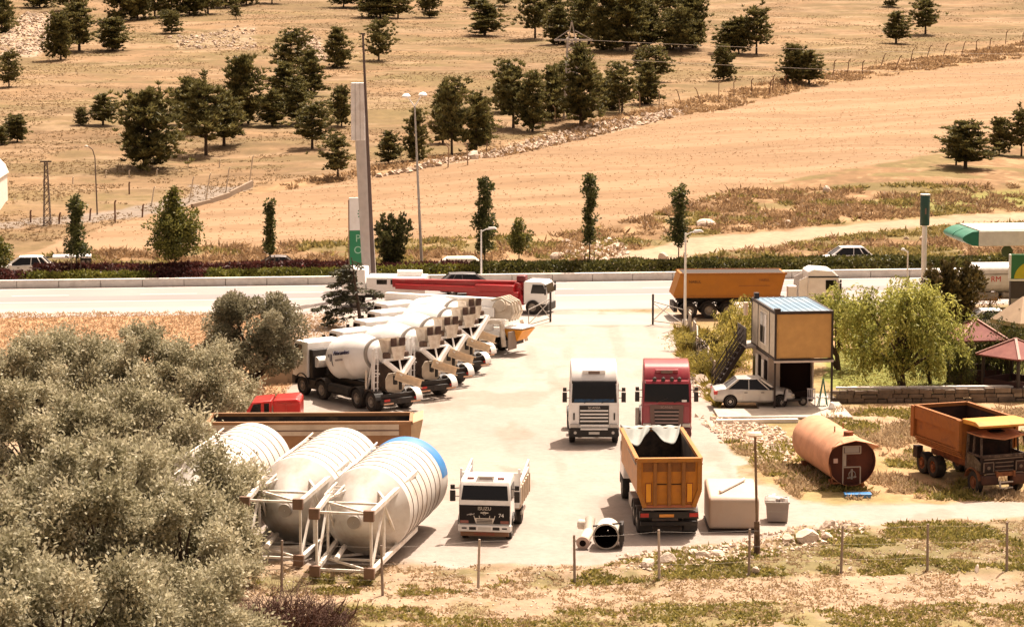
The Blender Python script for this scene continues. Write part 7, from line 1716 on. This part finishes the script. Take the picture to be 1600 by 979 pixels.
# verge beyond the far road
X = rng.uniform(-75, 75, 60000); nv = rng.uniform(15.5, 60, 60000); Y = 187.6 + RS * X + nv / RC
PXv, PYv = project(X, Y, T(X, Y)); vl = np.interp(PXv, [-900, 40, 90, 240, 420, 600, 780, 900, 1010, 1130, 1280, 1480, 1600, 2300], [400, 396, 397, 392, 384, 378, 372, 365, 340, 303, 272, 236, 205, 130])
k = (PYv > vl - 2) & (inside(PXv, PYv, P_TRACK) < -2) & patch(X, Y, 3.0, .45, 66); X, Y = X[k], Y[k]; n = len(X)
gsel = fbm(X / 5, Y / 4, 39, 4) > .53
tufts('verge_weeds', X[~gsel], Y[~gsel], rng.uniform(.2, .75, n)[~gsel], rng.uniform(.10, .2, n)[~gsel], rng.random(n)[~gsel], L_BRN, 4, .5)
tufts('verge_weeds', X[gsel], Y[gsel], rng.uniform(.2, .6, n)[gsel], rng.uniform(.12, .24, n)[gsel], rng.random(n)[gsel], leafmat('dull_weed_leaf', (.15, .125, .04), (.40, .31, .11), .4), 4, .5)
# hillside grass tufts
X = rng.uniform(-1, 1, 110000); Y = 215 + 400 * rng.random(110000) ** 1.15; X = X * (Y * .215 + 6)
PXv, PYv = project(X, Y, T(X, Y)); vl = np.interp(PXv, [-900, 40, 90, 240, 420, 600, 780, 900, 1010, 1130, 1280, 1480, 1600, 2300], [400, 396, 397, 392, 384, 378, 372, 365, 340, 303, 272, 236, 205, 130])
infield = inside(PXv, PYv, P_FIELD) > -1
k = (PYv < vl) & ~infield & patch(X, Y, 9, .50, 67); Xh, Yh = X[k], Y[k]; n = len(Xh)
tufts('hill_grass', Xh, Yh, rng.uniform(.10, .28, n), rng.uniform(.05, .13, n), rng.random(n), leafmat('hill_grass_blade', (.19, .125, .06), (.33, .225, .125), .4), 5, .6)
k = infield & (rng.random(len(X)) < .28); Xf, Yf = X[k], Y[k]; n = len(Xf)
tufts('wheat_stalks', Xf, Yf, rng.uniform(.08, .18, n), rng.uniform(.05, .11, n), rng.random(n), leafmat('wheat_stalk', (.29, .18, .095), (.38, .255, .145), .5), 4, .5)
# bank weeds along the upper field edge
X, Y = pxpoly([(440, 290), (700, 246), (860, 212), (1060, 160), (1300, 115), (1600, 66), (1700, 50), (1700, 80), (1600, 91), (1300, 131), (1060, 182), (860, 229), (690, 258), (450, 297)], 9000); n = len(X)
k = patch(X, Y, 3, .46, 68); X, Y = X[k], Y[k]; n = len(X)
tufts('bank_weeds', X, Y, rng.uniform(.2, .7, n), rng.uniform(.14, .3, n), rng.random(n), L_BRN, 4, .5)
# ---- rocks: each visible boulder an object; gravel rubble as stuff
def rock_mesh(seed):
    random.seed(seed); bm = bmesh.new(); bmesh.ops.create_icosphere(bm, subdivisions=2, radius=1)
    pl = [(Vector((random.gauss(0, 1), random.gauss(0, 1), random.gauss(0, 1))).normalized(), random.uniform(.55, .85)) for _ in range(9)]
    for v in bm.verts:
        for nrm_, d in pl:
            e = v.co.dot(nrm_) - d
            if e > 0: v.co -= nrm_ * e
        v.co *= random.uniform(.96, 1.04)
    me = bpy.data.meshes.new('boulder'); bm.to_mesh(me); bm.free(); me.materials.append(mat('limestone', (.60, .48, .38), .95, var=.2, scale=3, dirt=.5, dirtc=(.36, .26, .19), dscale=3, bump=.5, bscale=6)); return me
RK = [rock_mesh(k) for k in range(5)]
bl = [(1041, 880, 30, 22, 'pale boulder right of the fence post below the dump truck'), (1012, 886, 34, 18, 'grey flat boulder left of the fence post below the dump truck'), (1098, 873, 26, 16, 'pale boulder in the middle of the rubble row'), (1082, 868, 18, 12, 'small rounded stone in the rubble row'), (1120, 868, 24, 10, 'flat stone right of the rubble row middle'), (1262, 848, 40, 26, 'large grey faced slab by the fence left of its third right post'), (1292, 842, 34, 12, 'pale flat slab right of the grey faced slab'), (1296, 824, 22, 16, 'pinkish stone on the heap by the lane'), (1278, 828, 20, 12, 'small pinkish stone left of the heap by the lane'), (1340, 822, 22, 10, 'flat grey stone beside the lane'), (1231, 848, 24, 14, 'rounded pink stone behind the utility post'), (1180, 895, 22, 10, 'low dark stone at the foot of the post below the cabin'), (1328, 890, 10, 7, 'tiny white stone beside the fence post by the rubble'), (1526, 892, 18, 6, 'flat white stone at the foot of the right fence posts'),
      (1098, 600, 26, 18, 'pale boulder behind the crimson truck, upper of the heap'), (1110, 612, 22, 14, 'pale boulder behind the crimson truck, lower right'), (1090, 612, 18, 12, 'pale boulder behind the crimson truck, lower left')]
for i, (px, py, wpx, hpx, lab) in enumerate(bl):
    p = hit(px, py) if py > 800 else G(px, py); s = FPX / p.y; o = link('boulder', RK[i % 5]); o.location = p + Vector((0, 0, hpx / s * .2)); o.scale = (wpx / s * .6, wpx / s * .45, hpx / s * .62); o.rotation_euler = (.1 * i, .07 * i, i * 1.3); tag(o, lab, 'rock', 'boulders and slabs in the rubble')
def rubble(name, pts, smin, smax, m):
    random.seed(3); b = MB()
    for x, y in pts:
        s = random.uniform(smin, smax); c = Vector((x, y, float(T(x, y)) + s * .2)); M = Matrix.Translation(c) @ Matrix.Rotation(random.random() * 6.28, 4, Vector((random.gauss(0, 1), random.gauss(0, 1), random.gauss(0, 1))).normalized()) @ Matrix.Diagonal((s, s * random.uniform(.6, 1), s * random.uniform(.4, .8), 1))
        vs = [M @ Vector(v) for v in ((1, 0, 0), (-1, .1, 0), (0, 1, .1), (.1, -1, 0), (0, 0, 1), (0, .1, -1))]
        b.add(vs, [(0, 2, 4), (2, 1, 4), (1, 3, 4), (3, 0, 4), (2, 0, 5), (1, 2, 5), (3, 1, 5), (0, 3, 5)])
    return tag(b.build(name, m), kind='stuff')
LIME = mat('rubble_lime', (.60, .47, .36), .95, var=.3, scale=2)
X, Y = pxpoly([(1085, 650), (1150, 655), (1215, 668), (1250, 690), (1235, 720), (1190, 735), (1165, 690), (1130, 690)], 700); rubble('rubble', list(zip(X, Y)), .06, .20, LIME)
X, Y = pxpoly([(960, 868), (1130, 850), (1240, 822), (1340, 812), (1360, 830), (1240, 862), (1060, 892), (980, 892)], 650); rubble('rubble', list(zip(X, Y)), .05, .17, LIME)
X, Y = pxpoly([(390, 880), (900, 885), (1600, 815), (1600, 960), (500, 960)], 1500); rubble('small_stones', list(zip(X, Y)), .03, .08, LIME)
X, Y = pxpoly([(1080, 585), (1105, 600), (1118, 618), (1090, 622)], 140); rubble('rubble', list(zip(X, Y)), .08, .25, LIME)
for P, n_ in ((P_ROCK1, 900), (P_ROCK2, 500), (P_ROCK3, 200), (P_ROCK4, 160)):
    X, Y = pxpoly([(max(-40, x), max(2, y)) for x, y in P], n_); rubble('hill_stones', list(zip(X, Y)), .12, .55, mat('hill_lime', (.46, .35, .26), .95, var=.3, scale=1))
X, Y = pxpoly([(870, 400), (960, 372), (990, 400), (935, 412)], 160); rubble('hill_stones', list(zip(X, Y)), .1, .45, LIME)
for i, (px, py, wpx, hpx, lab) in enumerate([(883, 380, 18, 9, 'white boulder on the verge left of the slender street tree'), (868, 404, 22, 14, 'pale boulder just above the hedge beside the lollipop tree'), (1036, 406, 20, 16, 'dark grey rock heap at the start of the dirt track'), (1102, 352, 30, 14, 'pale rock ledge at the top of the dirt track'), (1292, 300, 18, 14, 'white boulder on the brown weedy bank'), (1230, 350, 14, 8, 'small white boulder low on the brown weedy bank'), (1416, 374, 8, 6, 'small white stone beside the right street lamp'), (1443, 374, 16, 8, 'pale stone behind the green topped pole'), (740, 248, 26, 18, 'grey boulder on the rocky strip below the pines')]):
    p = hit(px, py); s = FPX / p.y; o = link('boulder', RK[i % 5]); o.location = p; o.scale = (wpx / s * .6, wpx / s * .5, hpx / s * .8); o.rotation_euler = (0, 0, i); tag(o, lab, 'rock', 'rocks on the far slope')
print('objects', len(bpy.data.objects))
